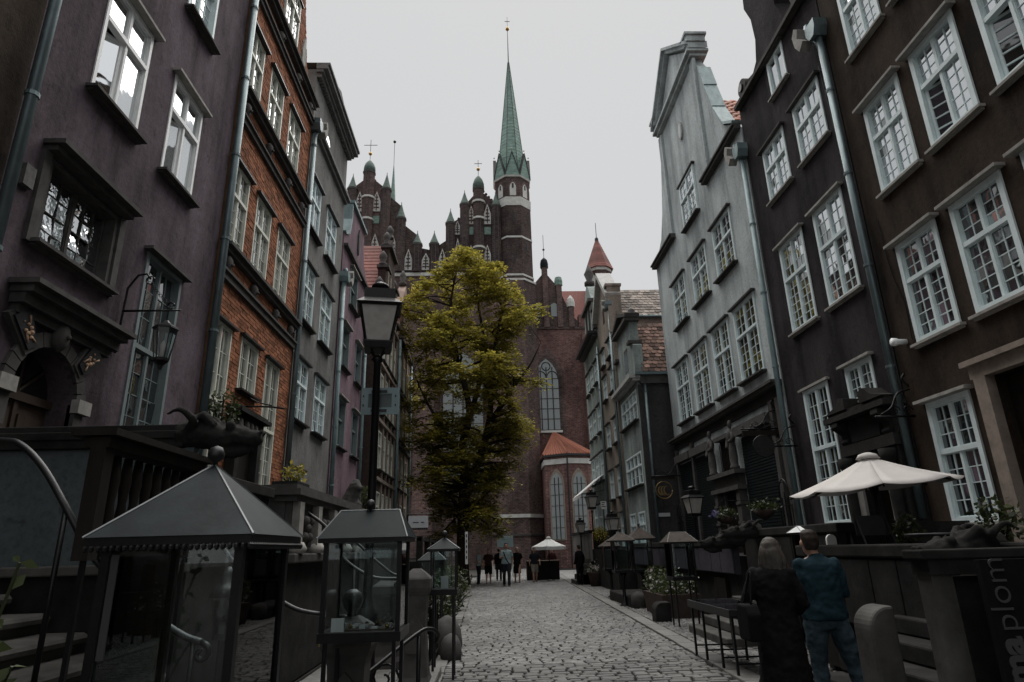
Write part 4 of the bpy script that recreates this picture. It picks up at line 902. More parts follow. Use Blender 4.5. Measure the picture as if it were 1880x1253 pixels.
for x, z, w_, h_ in ((-11.5, 36.6 - .8, .85, 2.4), (-11.5, 30.6, .85, 2.6), (-13.3, 35.8, .85, 2.4), (-9.65, 30.6, .85, 2.4), (-8.0, 29.0, .8, 2.4), (-4.5, 29.0, .8, 2.4), (-2.92, 29.0, .8, 3.6), (-1.55, 29.6, .7, 2.2), (.15, 29.6, .7, 2.2), (-1.5, 34.2, .75, 2.2), (.2, 34.2, .75, 2.4), (-6.2, 29.0, 1.0, 1.9), (-2.95, 33.0, .7, 1.6)): panel(x, z, w_, h_)
for x, z in ((-1.5, 33.0), (.2, 33.0), (-11.5, 34.4), (-13.3, 34.4)): xz(MB(), [(x - .35, z), (x + .35, z), (x + .35, z + .9), (x - .35, z + .9)], CY - .04, CY + .03).build('louvre', 'copper_green', CH)
for k in range(14):            # crockets up the slopes
    t = k / 13
    for (a, b) in (((-10.3, 37.2), (-12.0, 39.8)), ((.95, 36.8), (-.3, 38.3)), ((-8.5, 33.9), (-10.2, 37.0)), ((-3.8, 33.3), (-2.4, 35.6))):
        if k % 3 == 0: MB().ball((a[0] + (b[0] - a[0]) * t, CY + .3, a[1] + (b[1] - a[1]) * t + .15), .16, 6).build('crocket', 'church_brick_dark', CH)
# great windows of the choir, behind the tree
for cx_, w_ in ((-2.4, 3.8), (-9.5, 3.4)):
    xz(MB(), lancet(cx_, w_ + .7, 6.2, 16.6), CY - .06, CY + .01).build('window_recess', 'church_brick_dark', CH)
    o = xz(MB(), lancet(cx_, w_, 6.5, 16.5), CY - .12, CY - .065).build('window', 'pane_church', CH)
    m = MB()
    for k in range(1, 4): m.box(cx_ - w_ / 2 + w_ * k / 4 - .06, CY - .2, 6.5, cx_ - w_ / 2 + w_ * k / 4 + .06, CY - .125, 18.5)
    for z in range(7, 18): m.box(cx_ - w_ / 2, CY - .16, z, cx_ + w_ / 2, CY - .125, z + .05)
    m.build('mullion', 'stone_trim', o)
for x in (-15.5, -6.0): cb('buttress', 'church_brick', [(x - .9, CY - 1.6, 0, x + .9, CY - .01, 20)])
# stair turret with its spire
TX, TYc = 2.95, 61.2
tur = MB().lathe([(2.25, 12), (2.25, 27.3), (2.05, 27.9), (2.02, 36.2)], (TX, TYc, 0), 8, PI / 8).build('stair_turret', 'church_brick_dark', CH)
lan = MB().lathe([(1.95, 36.2), (1.95, 39.6)], (TX, TYc, 0), 8, PI / 8).build('lantern_storey', 'church_brick_dark', CH)
for z, r_ in ((28.0, 2.12), (32.3, 2.08), (27.4, 2.34)): MB().lathe([(r_, z), (r_, z + .2)], (TX, TYc, 0), 8, PI / 8).build('turret_band', 'church_white', tur)
MB().lathe([(2.06, 36.1), (2.10, 37.1)], (TX, TYc, 0), 8, PI / 8).build('white_frieze', 'church_white', tur)
MB().lathe([(2.08, 39.55), (2.14, 39.75)], (TX, TYc, 0), 8, PI / 8).build('turret_band', 'church_white', tur)
ap = 1.95 * math.cos(PI / 8)
def on_face(a, q, d):   # q = (along, z), d = outwards
    nx_, ny_ = math.cos(a), math.sin(a); return (TX + nx_ * (ap + d) - ny_ * q[0], TYc + ny_ * (ap + d) + nx_ * q[0], q[1])
for k in range(8):
    a = k * PI / 4
    if math.sin(a) > .75: continue
    MB().prism(lancet(0, .95, 37.25, 38.4), lambda q, d: on_face(a, q, d), .0, .03).build('lantern_arch', 'church_brick', lan)
    o = MB().prism(lancet(0, .66, 37.3, 38.3), lambda q, d: on_face(a, q, d), .03, .06).build('lantern_niche', 'church_white', lan)
    MB().prism([(-.1, 38.2), (.1, 38.2), (.1, 38.75), (-.1, 38.75)], lambda q, d: on_face(a, q, d), .06, .08).build('niche_slit', 'dark_metal', o)
    MB().prism([(-.82, 39.76), (.82, 39.76), (0, 42.6)], lambda q, d: on_face(a, (q[0], q[1]), d), -.9, .16).build('spire_gablet', 'copper_green', lan)
    MB().prism([(-.86, 39.8), (-.78, 39.72), (0, 42.5), (0, 42.8)], lambda q, d: on_face(a, q, d), -.1, .22).build('gablet_edge', 'dark_metal', lan)
    MB().prism([(.86, 39.8), (.78, 39.72), (0, 42.5), (0, 42.8)], lambda q, d: on_face(a, q, d), -.1, .22).build('gablet_edge', 'dark_metal', lan)
    MB().ball(on_face(a, (0, 43.1), .1), .09, 6).build('gablet_knob', 'church_white', lan)
for a, zs in ((-PI / 2, (34.2, 29.6, 25.0, 21)), (-PI / 4, (31, 26.5))):
    for z in zs: MB().prism([(-.1, z), (.1, z), (.1, z + .95), (-.1, z + .95)], lambda q, d: on_face(a, q, d), .02, .10).build('turret_slit', 'dark_metal', tur)
sp = MB(); NR = 34
for i in range(NR):     # copper courses, each lapping the one below
    t0, t1 = i / NR, (i + 1) / NR
    r0 = 1.55 * (1 - t0) ** 1.0 + .07; r1 = 1.55 * (1 - t1) + .07
    sp.lathe([(r0 + .03, 40.6 + 15.6 * t0), (r1 + .012, 40.6 + 15.6 * t1 + .02)], (TX, TYc, 0), 8, PI / 8)
spire = sp.build('spire', 'copper_green', CH)
m = MB()
for k in range(8): a = k * PI / 4 + PI / 8; m.tube([(TX + 1.64 * math.cos(a), TYc + 1.64 * math.sin(a), 40.6), (TX + .09 * math.cos(a), TYc + .09 * math.sin(a), 56.2)], .035, 5)
m.build('spire_rib', 'dark_metal', spire)
MB().tube([(TX, TYc, 56), (TX, TYc, 61.2)], [.07, .03], 6).build('spire_rod', 'dark_metal', spire); MB().ball((TX, TYc, 61.2), .24, 10).build('finial_ball', 'brass', spire, True)
MB().box(TX - .02, TYc - .02, 61.3, TX + .02, TYc + .02, 63.0).box(TX - .3, TYc - .02, 62.3, TX + .3, TYc + .02, 62.36).build('cross', 'dark_metal', spire)
# slim spire far behind the left gable
fs_ = MB().lathe([(.95, 36), (.95, 37.4), (.55, 41), (.05, 49.3)], (-11.8, 72, 0), 8).build('slim_spire', 'copper_green', CH)
MB().tube([(-11.8, 72, 49), (-11.8, 72, 53)], .03, 5).build('spire_rod', 'dark_metal', fs_); MB().ball((-11.8, 72, 53), .2, 8).build('finial_ball', 'dark_metal', fs_)
MB().prism([(-20, 28), (-12.4, 33), (-5, 28)], lambda q, y_: (q[0], y_, q[1]), CY + .8, CY + 30).build('nave_roof', 'tile_red', CH)
MB().prism([(-5, 28), (-.7, 33), (4, 28)], lambda q, y_: (q[0], y_, q[1]), CY + .8, CY + 30).build('nave_roof', 'tile_red', CH)
# buttressed foot of the turret
MB().prism([(.15, 58.4), (3.55, 58.4), (4.85, 59.9), (4.85, 62), (.15, 62)], lambda q, z: (q[0], q[1], z), 0, 12.6).build('turret_foot', 'church_brick', CH)
MB().prism([(.3, 58.8), (3.5, 58.8), (4.7, 60.1), (4.7, 62), (.3, 62)], lambda q, z: (q[0], q[1], z), 12.6, 27.3).build('turret_foot', 'church_brick', CH)
for z in (2.7, 4.25): MB().prism([(.05, 58.25), (3.6, 58.25), (4.95, 59.85), (4.95, 62), (.05, 62)], lambda q, zz_: (q[0], q[1], zz_), z, z + (.3 if z > 4 else .16)).build('foot_band', 'church_white' if z > 4 else 'stone_trim', CH)
# south choir bay
SY = 60.6
sw = cb('south_wall', 'church_brick_red', [(4.6, SY, 0, 10.15, SY + 12, 22.7)])
cb('parapet_band', 'church_brick_dark', [(4.6, SY - .14, 22.6, 10.2, SY + 1, 22.85)])
xz(MB(), [(4.0, 22.8), (10.15, 22.8), (10.15, 24.0), (9.3, 24.2), (9.3, 23.4), (8.6, 24.2), (7.4, 27.2), (6.05, 29.0), (4.9, 27.6), (4.0, 26)], SY + .05, SY + .7).build('south_gable', 'church_brick_dark', CH)
for x, z1, tip, cap in ((6.05, 29.4, 30.6, 'd'), (7.45, 27.4, 28.2, 'c'), (8.6, 25.0, 26.3, 'w')):
    o = MB().box(x - .28, SY - .22, 22.8, x + .28, SY + .4, z1).build('gable_rib', 'church_brick', CH)
    MB().lathe([(.42, z1), (.42, z1 + .5), (.34, z1 + .9), (.06, tip)], (x, SY + .08, 0), 8).build('rib_cap', 'roof_metal_dark' if cap == 'd' else ('copper_green' if cap == 'c' else 'church_white'), o)
    if cap == 'd': MB().tube([(x, SY, tip), (x, SY, tip + 2.6)], .025, 5).build('rod', 'dark_metal', o); MB().ball((x, SY, tip + .9), .13, 6).build('finial_ball', 'dark_metal', o)
cb('corner_pier', 'church_brick_red', [(9.3, SY - .1, 22.85, 10.2, SY + .8, 24.1)])
for x in (5.1, 6.9): xz(MB(), [(x - .35, 24), (x + .35, 24), (x + .35, 25.3), (x, 25.5), (x - .35, 25.3)], SY, SY + .06).build('gable_window', 'pane_church', CH)
xz(MB(), lancet(5.85, 3.3, 11.9, 17.5), SY - .04, SY + .02).build('window_recess', 'church_brick', CH)
xz(MB(), lancet(5.85, 2.75, 12.1, 17.4), SY - .08, SY - .03).build('window_reveal', 'church_brick_dark', CH)
o = xz(MB(), lancet(5.75, 2.3, 12.4, 17.3), SY - .13, SY - .085).build('window', 'pane_church', CH)
m = MB()
for k in range(1, 4): m.box(4.6 + 2.3 * k / 4 - .05, SY - .22, 12.4, 4.6 + 2.3 * k / 4 + .05, SY - .135, 18.6)
for z in (13.4, 14.4, 15.4, 16.4, 17.4): m.box(4.6, SY - .19, z, 6.9, SY - .135, z + .06)
m.build('mullion', 'dark_metal', o); m = MB()
for c_ in (5.18, 6.33): m.tube([(c_ + .57 * math.cos(a), SY - .17, 17.4 + .8 * math.sin(a)) for a in [PI * i / 10 for i in range(11)]], .05, 5)
m.tube([(5.75 + .42 * math.cos(a), SY - .17, 18.7 + .42 * math.sin(a)) for a in [2 * PI * i / 12 for i in range(13)]], .05, 5); m.build('tracery', 'dark_metal', o)
cb('window_sill', 'church_white', [(4.4, SY - .3, 12.1, 7.1, SY - .05, 12.3)])
cb('buttress', 'church_brick_red', [(9.45, SY - .9, 0, 10.2, SY - .01, 22.0)])
# low polygonal chapel with red roof
CP = [(4.9, 60.58), (4.9, 56.6), (6.8, 55.4), (8.6, 55.9), (9.7, 57.6), (9.7, 60.58)]
MB().prism(CP, lambda q, z: (q[0], q[1], z), 0, 9.2).build('chapel_wall', 'church_brick_red', CH)
def grow(k): c_ = (7.3, 58.6); return [(c_[0] + (x - c_[0]) * k, min(60.58, c_[1] + (y - c_[1]) * k)) for x, y in CP]
MB().prism(grow(1.03), lambda q, z: (q[0], q[1], z), 8.55, 9.0).build('chapel_frieze', 'church_white', CH)
MB().prism(grow(1.07), lambda q, z: (q[0], q[1], z), 9.2, 9.4).build('chapel_eaves', 'dark_metal', CH)
rb = grow(1.06); apx = (6.2, 60.5, 12.1)
mr = MB()
for a, b in zip(rb, rb[1:]): mr.add([(a[0], a[1], 9.4), (b[0], b[1], 9.4), apx], [(0, 1, 2)])
rf = mr.build('chapel_roof', 'tile_orange', CH)
m = MB()
for a, b in zip(rb, rb[1:]):
    for k in range(9):
        t = k / 9; q = (a[0] + (b[0] - a[0]) * t, a[1] + (b[1] - a[1]) * t)
        e_ = [(q[0] + (apx[0] - q[0]) * s_, q[1] + (apx[1] - q[1]) * s_, 9.42 + (apx[2] - 9.4) * s_ + .03) for s_ in (0, 1 - abs(t - 0) * 0 - .02)]
        m.tube(e_, .045 if k else .09, 4)
m.build('tile_roll', 'tile_orange', rf)
for (a, b) in zip(CP[1:], CP[2:-1] + [CP[-1]]):
    L = math.hypot(b[0] - a[0], b[1] - a[1]); ux, uy = (b[0] - a[0]) / L, (b[1] - a[1]) / L; nx_, ny_ = uy, -ux
    fn = lambda q, d: (a[0] + ux * q[0] + nx_ * d, a[1] + uy * q[0] + ny_ * d, q[1])
    MB().prism(lancet(L / 2, 1.45, 2.2, 6.8), fn, -.02, .06).build('window_arch', 'sand_trim', CH)
    o = MB().prism(lancet(L / 2, 1.15, 2.3, 6.75), fn, .06, .09).build('window', 'pane_church', CH)
    m = MB()
    for k in range(1, 3): m.prism([(L / 2 - .575 + 1.15 * k / 3 - .03, 2.3), (L / 2 - .575 + 1.15 * k / 3 + .03, 2.3), (L / 2 - .575 + 1.15 * k / 3 + .03, 7.4), (L / 2 - .575 + 1.15 * k / 3 - .03, 7.4)], fn, .09, .13)
    for z in (3.2, 4.1, 5.0, 5.9, 6.8): m.prism([(L / 2 - .57, z), (L / 2 + .57, z), (L / 2 + .57, z + .05), (L / 2 - .57, z + .05)], fn, .09, .12)
    m.build('mullion', 'dark_metal', o)
MB().tube([(6.75, 55.3, 0), (6.75, 55.3, 9.2)], .07, 6).build('downpipe', 'dark_metal', CH)
# long red roof and a second, lower turret further back
MB().prism([(63, 23.0), (66.5, 29.2), (70, 23.0)], lambda q, x: (x, q[0], q[1]), 7.0, 30).build('transept_roof', 'tile_red', CH)
cb('transept_wall', 'church_brick', [(10.2, 63.2, 0, 30, 69.8, 23.0)])
RT = empty('brick_turret', (12.6, 65, 0), 'small octagonal brick turret with a pointed red tile roof behind the right houses', 'turret')
MB().lathe([(1.25, 0), (1.25, 30.9)], (12.6, 65, 0), 8, PI / 8).build('turret_wall', 'church_brick', RT)
MB().lathe([(1.4, 30.6), (1.4, 30.95)], (12.6, 65, 0), 8, PI / 8).build('turret_band', 'church_white', RT); MB().lathe([(1.3, 27.6), (1.3, 28.5)], (12.6, 65, 0), 8, PI / 8).build('turret_band', 'church_white', RT)
rt = MB()
for i in range(14): t0, t1 = i / 14, (i + 1) / 14; rt.lathe([(1.5 * (1 - t0) + .15, 30.95 + 3.9 * t0), (1.5 * (1 - t1) + .12, 30.95 + 3.9 * t1 + .02)], (12.6, 65, 0), 8, PI / 8)
rt.build('turret_roof', 'tile_red', RT); MB().lathe([(.22, 34.7), (.2, 35.0), (.04, 35.3), (.03, 37.0)], (12.6, 65, 0), 8).build('turret_finial', 'dark_metal', RT)
for k in (-2, -1, -3): a = k * PI / 4; MB().prism(lancet(0, .45, 28.9, 29.8), lambda q, d: (12.6 + math.cos(a) * (1.16 + d) - math.sin(a) * q[0], 65 + math.sin(a) * (1.16 + d) + math.cos(a) * q[0], q[1]), 0, .05).build('turret_niche', 'church_white', RT)

# ------------------------------------------------------------------ the tree
TR = empty('street_tree', (-1.35, 33, 0), 'tall golden leafed tree rising in front of the church at the left kerb', 'tree')
tb = MB(); rs = random.Random(5)
tb.tube(curve([(-1.35, 33, -.1), (-1.36, 33, 1.2), (-1.3, 33, 3.4), (-1.2, 33.1, 5.2)]), [.46, .40, .36, .34, .33, .32] + [.31] * 13, 12)
limbA = curve([(-1.2, 33.1, 5.0), (-1.35, 33.1, 6.8), (-1.0, 33.2, 8.4), (-1.3, 33, 10.2), (-1.9, 32.9, 12.2), (-2.0, 33, 14.5), (-1.7, 33.1, 16.6)], 5)
limbB = curve([(-1.2, 33.1, 4.6), (-.5, 33.0, 6.0), (.05, 32.9, 8.0), (.2, 33, 10.4), (.5, 33.2, 12.6), (1.0, 33.2, 14.8), (1.3, 33.3, 16.2)], 5)
limbC = curve([(-1.05, 33.2, 8.2), (-.5, 33.4, 10.0), (-.2, 33.6, 12.5), (-.5, 33.5, 15), (-.6, 33.4, 17.0)], 5)
limbD = curve([(-1.3, 33.1, 6.0), (-2.2, 32.7, 7.4), (-3.2, 32.4, 9.0), (-3.9, 32.4, 10.6)], 5)
limbE = curve([(0.0, 32.9, 7.8), (1.1, 32.6, 9.4), (2.2, 32.5, 10.8), (2.9, 32.6, 12.2)], 5)
nodes = []
for L, r0 in ((limbA, .25), (limbB, .24), (limbC, .17), (limbD, .14), (limbE, .13)):
    tb.tube(L, [r0 * (1 - .85 * i / (len(L) - 1)) for i in range(len(L))], 9); nodes += [(p, r0 * (1 - .85 * i / (len(L) - 1))) for i, p in enumerate(L)]
nodes += [(Vector((-1.3, 33, 3.6)), .3), (Vector((-1.25, 33, 4.6)), .3)]
def crown_r(z):      # half width of the crown by height
    T_ = [(2.2, 1.7), (4, 2.9), (6, 3.5), (8, 3.7), (10, 4.1), (12, 4.15), (13.6, 3.8), (15.4, 3.2), (16.8, 2.2), (17.7, .6)]
    for (a, b), (c, d) in zip(T_, T_[1:]):
        if a <= z <= c: return b + (d - b) * (z - a) / (c - a)
    return 0
lf = MB(); clus = []
tries = 0
while len(clus) < 255 and tries < 30000:
    tries += 1
    z = rs.uniform(2.8, 17.6) if len(clus) % 5 else rs.uniform(2.4, 8); a = rs.uniform(0, 2 * PI); R_ = (.80 + .26 * math.sin(2.3 * a + z * .9) + .16 * math.sin(5.1 * a - z * 1.7)) * crown_r(z) * rs.uniform(.25, 1) ** .55 * rs.choice((1, 1, 1, .92, 1.12))
    c = Vector((-1.12 + R_ * .94 * math.cos(a), 33.1 + R_ * math.sin(a) * .9, z))
    if math.sin(c.x * 1.7 + 1.3) * math.sin(c.z * 1.15 + .4) * math.cos(c.y * .8 + .3) > .14: continue     # gaps in the crown
    if any((c - q).length < .66 for q in clus): continue
    clus.append(c)
for c in clus:
    # twig from the nearest limb below
    best = min(nodes, key=lambda n: (n[0] - c).length + max(0, n[0].z - c.z) * 1.5)
    p0 = best[0]; mid = (p0 + c) / 2 + Vector((rs.gauss(0, .2), rs.gauss(0, .2), -.1 + rs.uniform(0, .35)))
    tw = curve([p0, mid, c], 4); r0 = min(best[1] * .65, .085); tb.tube(tw, [r0 * (1 - .8 * i / (len(tw) - 1)) + .006 for i in range(len(tw))], 5)
    nf = rs.randint(26, 44); sz = rs.uniform(.6, 1.0)
    for f in range(nf):
        az = rs.uniform(0, 2 * PI); el = rs.gauss(.12, .32); L = sz * rs.uniform(.45, 1.05)
        d = Vector((math.cos(az) * math.cos(el), math.sin(az) * math.cos(el), math.sin(el)))
        st_ = c + Vector((rs.gauss(0, .22), rs.gauss(0, .22), rs.gauss(0, .13)))
        sd = d.cross(Vector((0, 0, 1))); sd = sd.normalized() if sd.length > .1 else Vector((1, 0, 0))
        nl = 6
        for k in range(nl):
            t = (k + .6) / nl; p = st_ + d * L * t + Vector((0, 0, -.35 * L * t * t))
            for sg in (-1, 1):
                ll = .135 * rs.uniform(.5, 1.6) * (1.15 - .5 * abs(t - .45)); q = (sd * sg * .9 + d * .45 + Vector((0, 0, rs.uniform(-.45, .2)))).normalized()
                wv = q.cross(Vector((rs.gauss(0, .4), rs.gauss(0, .4), 1))).normalized() * ll * .30
                lf.add([p, p + q * ll * .5 + wv, p + q * ll, p + q * ll * .5 - wv], [(0, 1, 2, 3)])
tb.build('trunk', 'bark', TR, True)
lf.build('crown', 'leaf_gold', TR, norm=False)
# ------------------------------------------------------------------ terraces, stairs and railings, left side
def dragon(x, y, z, ang, s=1.0, mat='terrace_stone', parent=None, name='gargoyle'):
    # water-spout head: neck, snout, lower jaw, brow, ear; pointing along ang in plan
    c, sn = math.cos(ang), math.sin(ang)
    def L(a, b, h): return (x + (a * c - b * sn) * s, y + (a * sn + b * c) * s, z + h * s)
    m = MB()
    m.tube(curve([L(-.05, 0, -.02), L(.18, 0, .0), L(.36, 0, -.05), L(.5, 0, -.03), L(.64, 0, -.06), L(.74, 0, -.03)], 4), [.15, .15, .15, .15, .15, .15, .14, .14, .13, .12, .12, .11, .11, .11, .10, .09, .09, .08, .08, .07, .05], 9)
    m.tube(curve([L(.3, 0, -.14), L(.48, 0, -.19), L(.66, 0, -.15)], 4), [.09, .08, .07, .065, .06, .055, .05, .04, .03], 7)
    for b in (-.09, .09):
        m.ball(L(.46, b, .06), .05 * s, 7); m.tube([L(.3, b, .06), L(.2, b * 1.5, .16), L(.08, b * 1.6, .14)], [.05 * s, .05 * s, .015 * s], 6); m.ball(L(.74, b * .5, .0), .025 * s, 6)
    for k in range(7): m.tube([L(.02 + .085 * k, 0, .1 - .008 * k), L(.0 + .085 * k, 0, .2 - .012 * k)], [.03 * s, .006 * s], 5)      # crest
    for b in (-1, 1):
        m.tube(curve([L(.05, b * .1, .0), L(.14, b * .2, .1), L(.02, b * .24, .2), L(-.12, b * .2, .16)], 4), [.06 * s, .05 * s, .05 * s, .045 * s, .04 * s, .04 * s, .035 * s, .03 * s, .03 * s, .025 * s, .02 * s, .015 * s, .01 * s], 6)
        for k in range(5): m.ball(L(.1 + .1 * k, b * (.125 - .012 * k), -.05), .03 * s, 6)
    return rmesh(m, name, mat, parent, .014, 1, .022, .085)
def rmesh(mb, name, mat, parent, vox, smooth_it=4, wrinkle=0, wscale=.085):
    o = mb.build(name, mat, parent, True)
    r = o.modifiers.new('remesh', 'REMESH'); r.mode = 'VOXEL'; r.voxel_size = vox; r.use_smooth_shade = True
    s_ = o.modifiers.new('smooth', 'SMOOTH'); s_.factor = .5; s_.iterations = smooth_it
    if wrinkle:
        if 'folds' not in bpy.data.textures: tx = bpy.data.textures.new('folds', 'CLOUDS'); tx.noise_scale = wscale
        d = o.modifiers.new('folds', 'DISPLACE'); d.texture = bpy.data.textures['folds']; d.strength = wrinkle; d.mid_level = .5; d.texture_coords = 'GLOBAL'
    return o
t1 = empty('stone_terrace', (-4, 7.3, 0), 'high stone terrace with a grey teal side panel below the purple house', 'terrace')
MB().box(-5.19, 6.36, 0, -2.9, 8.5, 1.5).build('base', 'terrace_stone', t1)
MB().box(-5.19, 6.30, 1.56, -2.86, 6.42, 2.62).build('side_panel', 'teal_panel', t1)
MB().box(-5.19, 6.24, 2.62, -2.95, 6.50, 2.84).box(-5.19, 6.22, 2.70, -2.97, 6.24, 2.78).build('cap_beam', 'terrace_stone', t1, bevel=.02)
MB().box(-5.19, 6.25, 1.47, -2.84, 6.5, 1.56).build('plinth_ledge', 'step_stone', t1, bevel=.015)
dragon(-2.98, 6.36, 2.76, 0, 1.0, 'terrace_stone', t1)
MB().box(-2.96, 6.5, 1.5, -2.82, 8.5, 2.3).box(-3.02, 6.5, 2.3, -2.76, 8.5, 2.42).build('front_parapet', 'terrace_stone', t1, bevel=.01)
st = empty('stone_stair', (-3.6, 5, 0), 'worn dark stone steps with rounded nosings at the lower left', 'stairs')
for i in range(9):
    x0 = -5.2 if i == 0 else -4.62 + .36 * (i - 1); x1 = -4.62 + .36 * i; z = 1.5 - .165 * i
    prof = [(x0 - .1, z), (x1 - .03, z), (x1 + .0, z - .015), (x1 + .02, z - .04), (x1 + .015, z - .075), (x1 - .03, z - .10), (x1 - .05, z - .17), (x0 - .1, z - .17)]
    MB().prism(prof, lambda q, y_: (q[0], y_, q[1]), 3.0, 6.22).build('step', 'step_stone', st)
MB().box(-5.15, 3.05, 0, -2.1, 6.2, .16).build('footing', 'terrace_stone', st)
def railing(name, lab, pts, r=.024, posts=(), mat='rail_steel', scroll=True, group=None):
    e_ = empty(name, (pts[-1][0], pts[-1][1], 0), lab, 'handrail', group)
    MB().tube(curve(pts), r, 8).build('rail', mat, e_, True)
    for (x, y_, z0, z1) in posts: MB().tube([(x, y_, z0), (x, y_, z1)], .02, 8).build('post', 'black_iron', e_, True)
    if scroll:
        p = pts[-1]; MB().tube([(p[0] + .0 + (.07 - .005 * k) * math.sin(k * .55), p[1], p[2] - .07 + (.07 - .005 * k) * math.cos(k * .55)) for k in range(13)], r * .8, 6).build('scroll', mat, e_, True)
    return e_
railing('stair_handrail', 'curved iron handrail sweeping down the lower left steps from the frame edge', [(-4.3, 5, 2.5), (-3.74, 5, 2.49), (-3.57, 5, 2.45), (-3.37, 5, 2.27), (-3.16, 5, 1.99), (-2.93, 5, 1.67), (-2.76, 5, 1.5), (-2.5, 5, 1.28), (-2.2, 5, 1.09), (-2.04, 5, 1.03)], .026, [(-4.2, 5, 1.3, 2.48), (-3.15, 5, .75, 1.97), (-2.1, 5, .2, 1.05)])
railing('stair_handrail', 'handrail dipping behind the large pyramid roofed glass case', [(-2.9, 6.9, 2.25), (-2.85, 6.9, 1.85), (-2.74, 6.9, 1.72), (-2.53, 6.9, 1.48), (-2.24, 6.9, 1.27), (-1.93, 6.9, 1.09), (-1.63, 6.9, 1.03), (-1.3, 6.3, 1.05)], .022, [(-2.4, 6.9, .2, 1.37)], scroll=False)
railing('stair_handrail', 'handrail curving off the carved stone terrace behind the second glass case', [(-2.95, 9.5, 2.2), (-2.7, 9.5, 2.21), (-2.57, 9.5, 2.15), (-2.31, 9.5, 1.95), (-2.15, 9.5, 1.66), (-1.95, 9.5, 1.45), (-1.63, 9.5, 1.28), (-1.3, 9.5, 1.25)], .024, [(-1.9, 9.5, .1, 1.42)])
railing('stair_handrail', 'thin handrail beyond the lamp post seen through the second glass case', [(-2.6, 12, 1.95), (-2.34, 12, 1.75), (-2.07, 12, 1.51), (-1.91, 12, 1.38), (-1.69, 12, 1.23), (-1.4, 12, 1.2)], .024, [(-1.6, 12, .1, 1.2)])
# dark slatted balustrade on the terrace stair
wb = empty('wooden_balustrade', (-2.75, 5.4, 0), 'near black wooden balustrade with upright slats behind the first glass case', 'balustrade')
for y_ in (4.6, 6.08):
    MB().box(-2.81, y_, 1.6, -2.70, y_ + .11, 2.36).build('post', 'wood_dark', wb); MB().box(-2.77, y_ + .04, .4, -2.74, y_ + .07, 1.6).build('leg', 'black_iron', wb)
MB().box(-2.94, 4.56, 2.44, -2.62, 6.24, 2.49).box(-2.86, 4.6, 2.36, -2.68, 6.2, 2.435).build('top_rail', 'wood_dark', wb)
MB().box(-2.84, 4.79, 1.62, -2.72, 6.04, 1.75).build('lower_rail', 'wood_dark', wb)
for k in range(8): MB().lathe([(.035, 1.76), (.045, 1.86), (.03, 2.0), (.045, 2.16), (.03, 2.34)], (-2.78, 4.9 + k * .155, 0), 8).build('slat', 'wood_dark', wb, True)
# carved terrace of the brick house
t2 = empty('stone_terrace', (-3.8, 10.2, 0), 'weathered terrace with carved panels and a moulded cornice below the grey house', 'terrace')
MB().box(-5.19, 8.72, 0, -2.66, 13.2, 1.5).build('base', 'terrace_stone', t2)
MB().box(-5.19, 8.76, 1.5, -2.7, 8.86, 2.5).build('side_wall', 'stone_trim', t2)
MB().box(-2.74, 8.8, 1.62, -2.62, 13.1, 2.3).build('front_wall', 'stone_trim', t2)
MB().box(-2.82, 8.72, 2.28, -2.54, 13.15, 2.36).box(-2.9, 8.66, 2.36, -2.48, 13.2, 2.44).box(-2.86, 8.7, 2.44, -2.54, 13.15, 2.5).build('cornice', 'stone_trim', t2)
MB().box(-2.8, 8.7, 1.5, -2.5, 13.15, 1.62).build('plinth', 'step_stone', t2, bevel=.02)
for k in range(5):
    y_ = 8.85 + k * .98
    MB().box(-2.62, y_, 1.62, -2.52, y_ + .2, 2.28).build('pilaster', 'light_stone', t2); MB().lathe([(.13, 1.62), (.15, 1.68), (.1, 1.76)], (-2.57, y_ + .1, 0), 8).build('pilaster_foot', 'light_stone', t2, True)
    if k < 4: MB().box(-2.62, y_ + .3, 1.7, -2.585, y_ + .88, 2.2).build('carved_panel', 'terrace_stone', t2); m = MB(); [m.ball((-2.575, y_ + .59 + dx, 1.95 + dz), .07, 6) for dx, dz in ((0, 0), (.12, .1), (-.12, .1), (.1, -.12), (-.1, -.12))]; m.build('carving', 'stone_trim', t2, True)
MB().box(-2.95, 8.9, 2.5, -2.6, 9.5, 2.56).build('planter_box', 'terrace_stone', t2)
t3 = empty('stone_terrace', (-3.8, 17.5, 0), 'dark terrace under the mauve house with a carved beast on its corner', 'terrace')
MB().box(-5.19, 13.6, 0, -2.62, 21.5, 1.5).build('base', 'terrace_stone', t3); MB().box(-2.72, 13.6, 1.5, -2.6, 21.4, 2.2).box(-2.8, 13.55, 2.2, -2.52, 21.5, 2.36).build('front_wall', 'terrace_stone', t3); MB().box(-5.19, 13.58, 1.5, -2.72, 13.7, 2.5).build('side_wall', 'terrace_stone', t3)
b_ = MB().loft([(-2.95, 14, 2.5, .22, .2), (-2.93, 14, 2.7, .2, .18), (-2.9, 14, 2.85, .17, .16), (-2.85, 13.95, 3.0, .13, .14), (-2.83, 13.93, 3.1, .05, .06)], 10); b_.tube([(-2.85, 13.9, 2.95), (-2.68, 13.85, 2.9)], [.09, .05], 7); b_.ball((-2.78, 13.9, 2.56), .1, 7); rmesh(b_, 'stone_beast', 'stone_trim', t3, .02, 1, .03)
t4 = empty('stone_terrace', (-3.6, 29, 0), 'low terrace along the dark brick house at the foot of the tree', 'terrace')
MB().box(-4.6, 22.2, 0, -2.3, 36.5, 1.3).build('base', 'terrace_stone', t4)
for y_ in (22.3, 25, 28, 31, 34): MB().box(-2.45, y_, 1.3, -2.25, y_ + .25, 2.1).build('pier', 'terrace_stone', t4)
MB().box(-2.42, 22.3, 1.95, -2.28, 36.4, 2.05).build('parapet_rail', 'terrace_stone', t4)
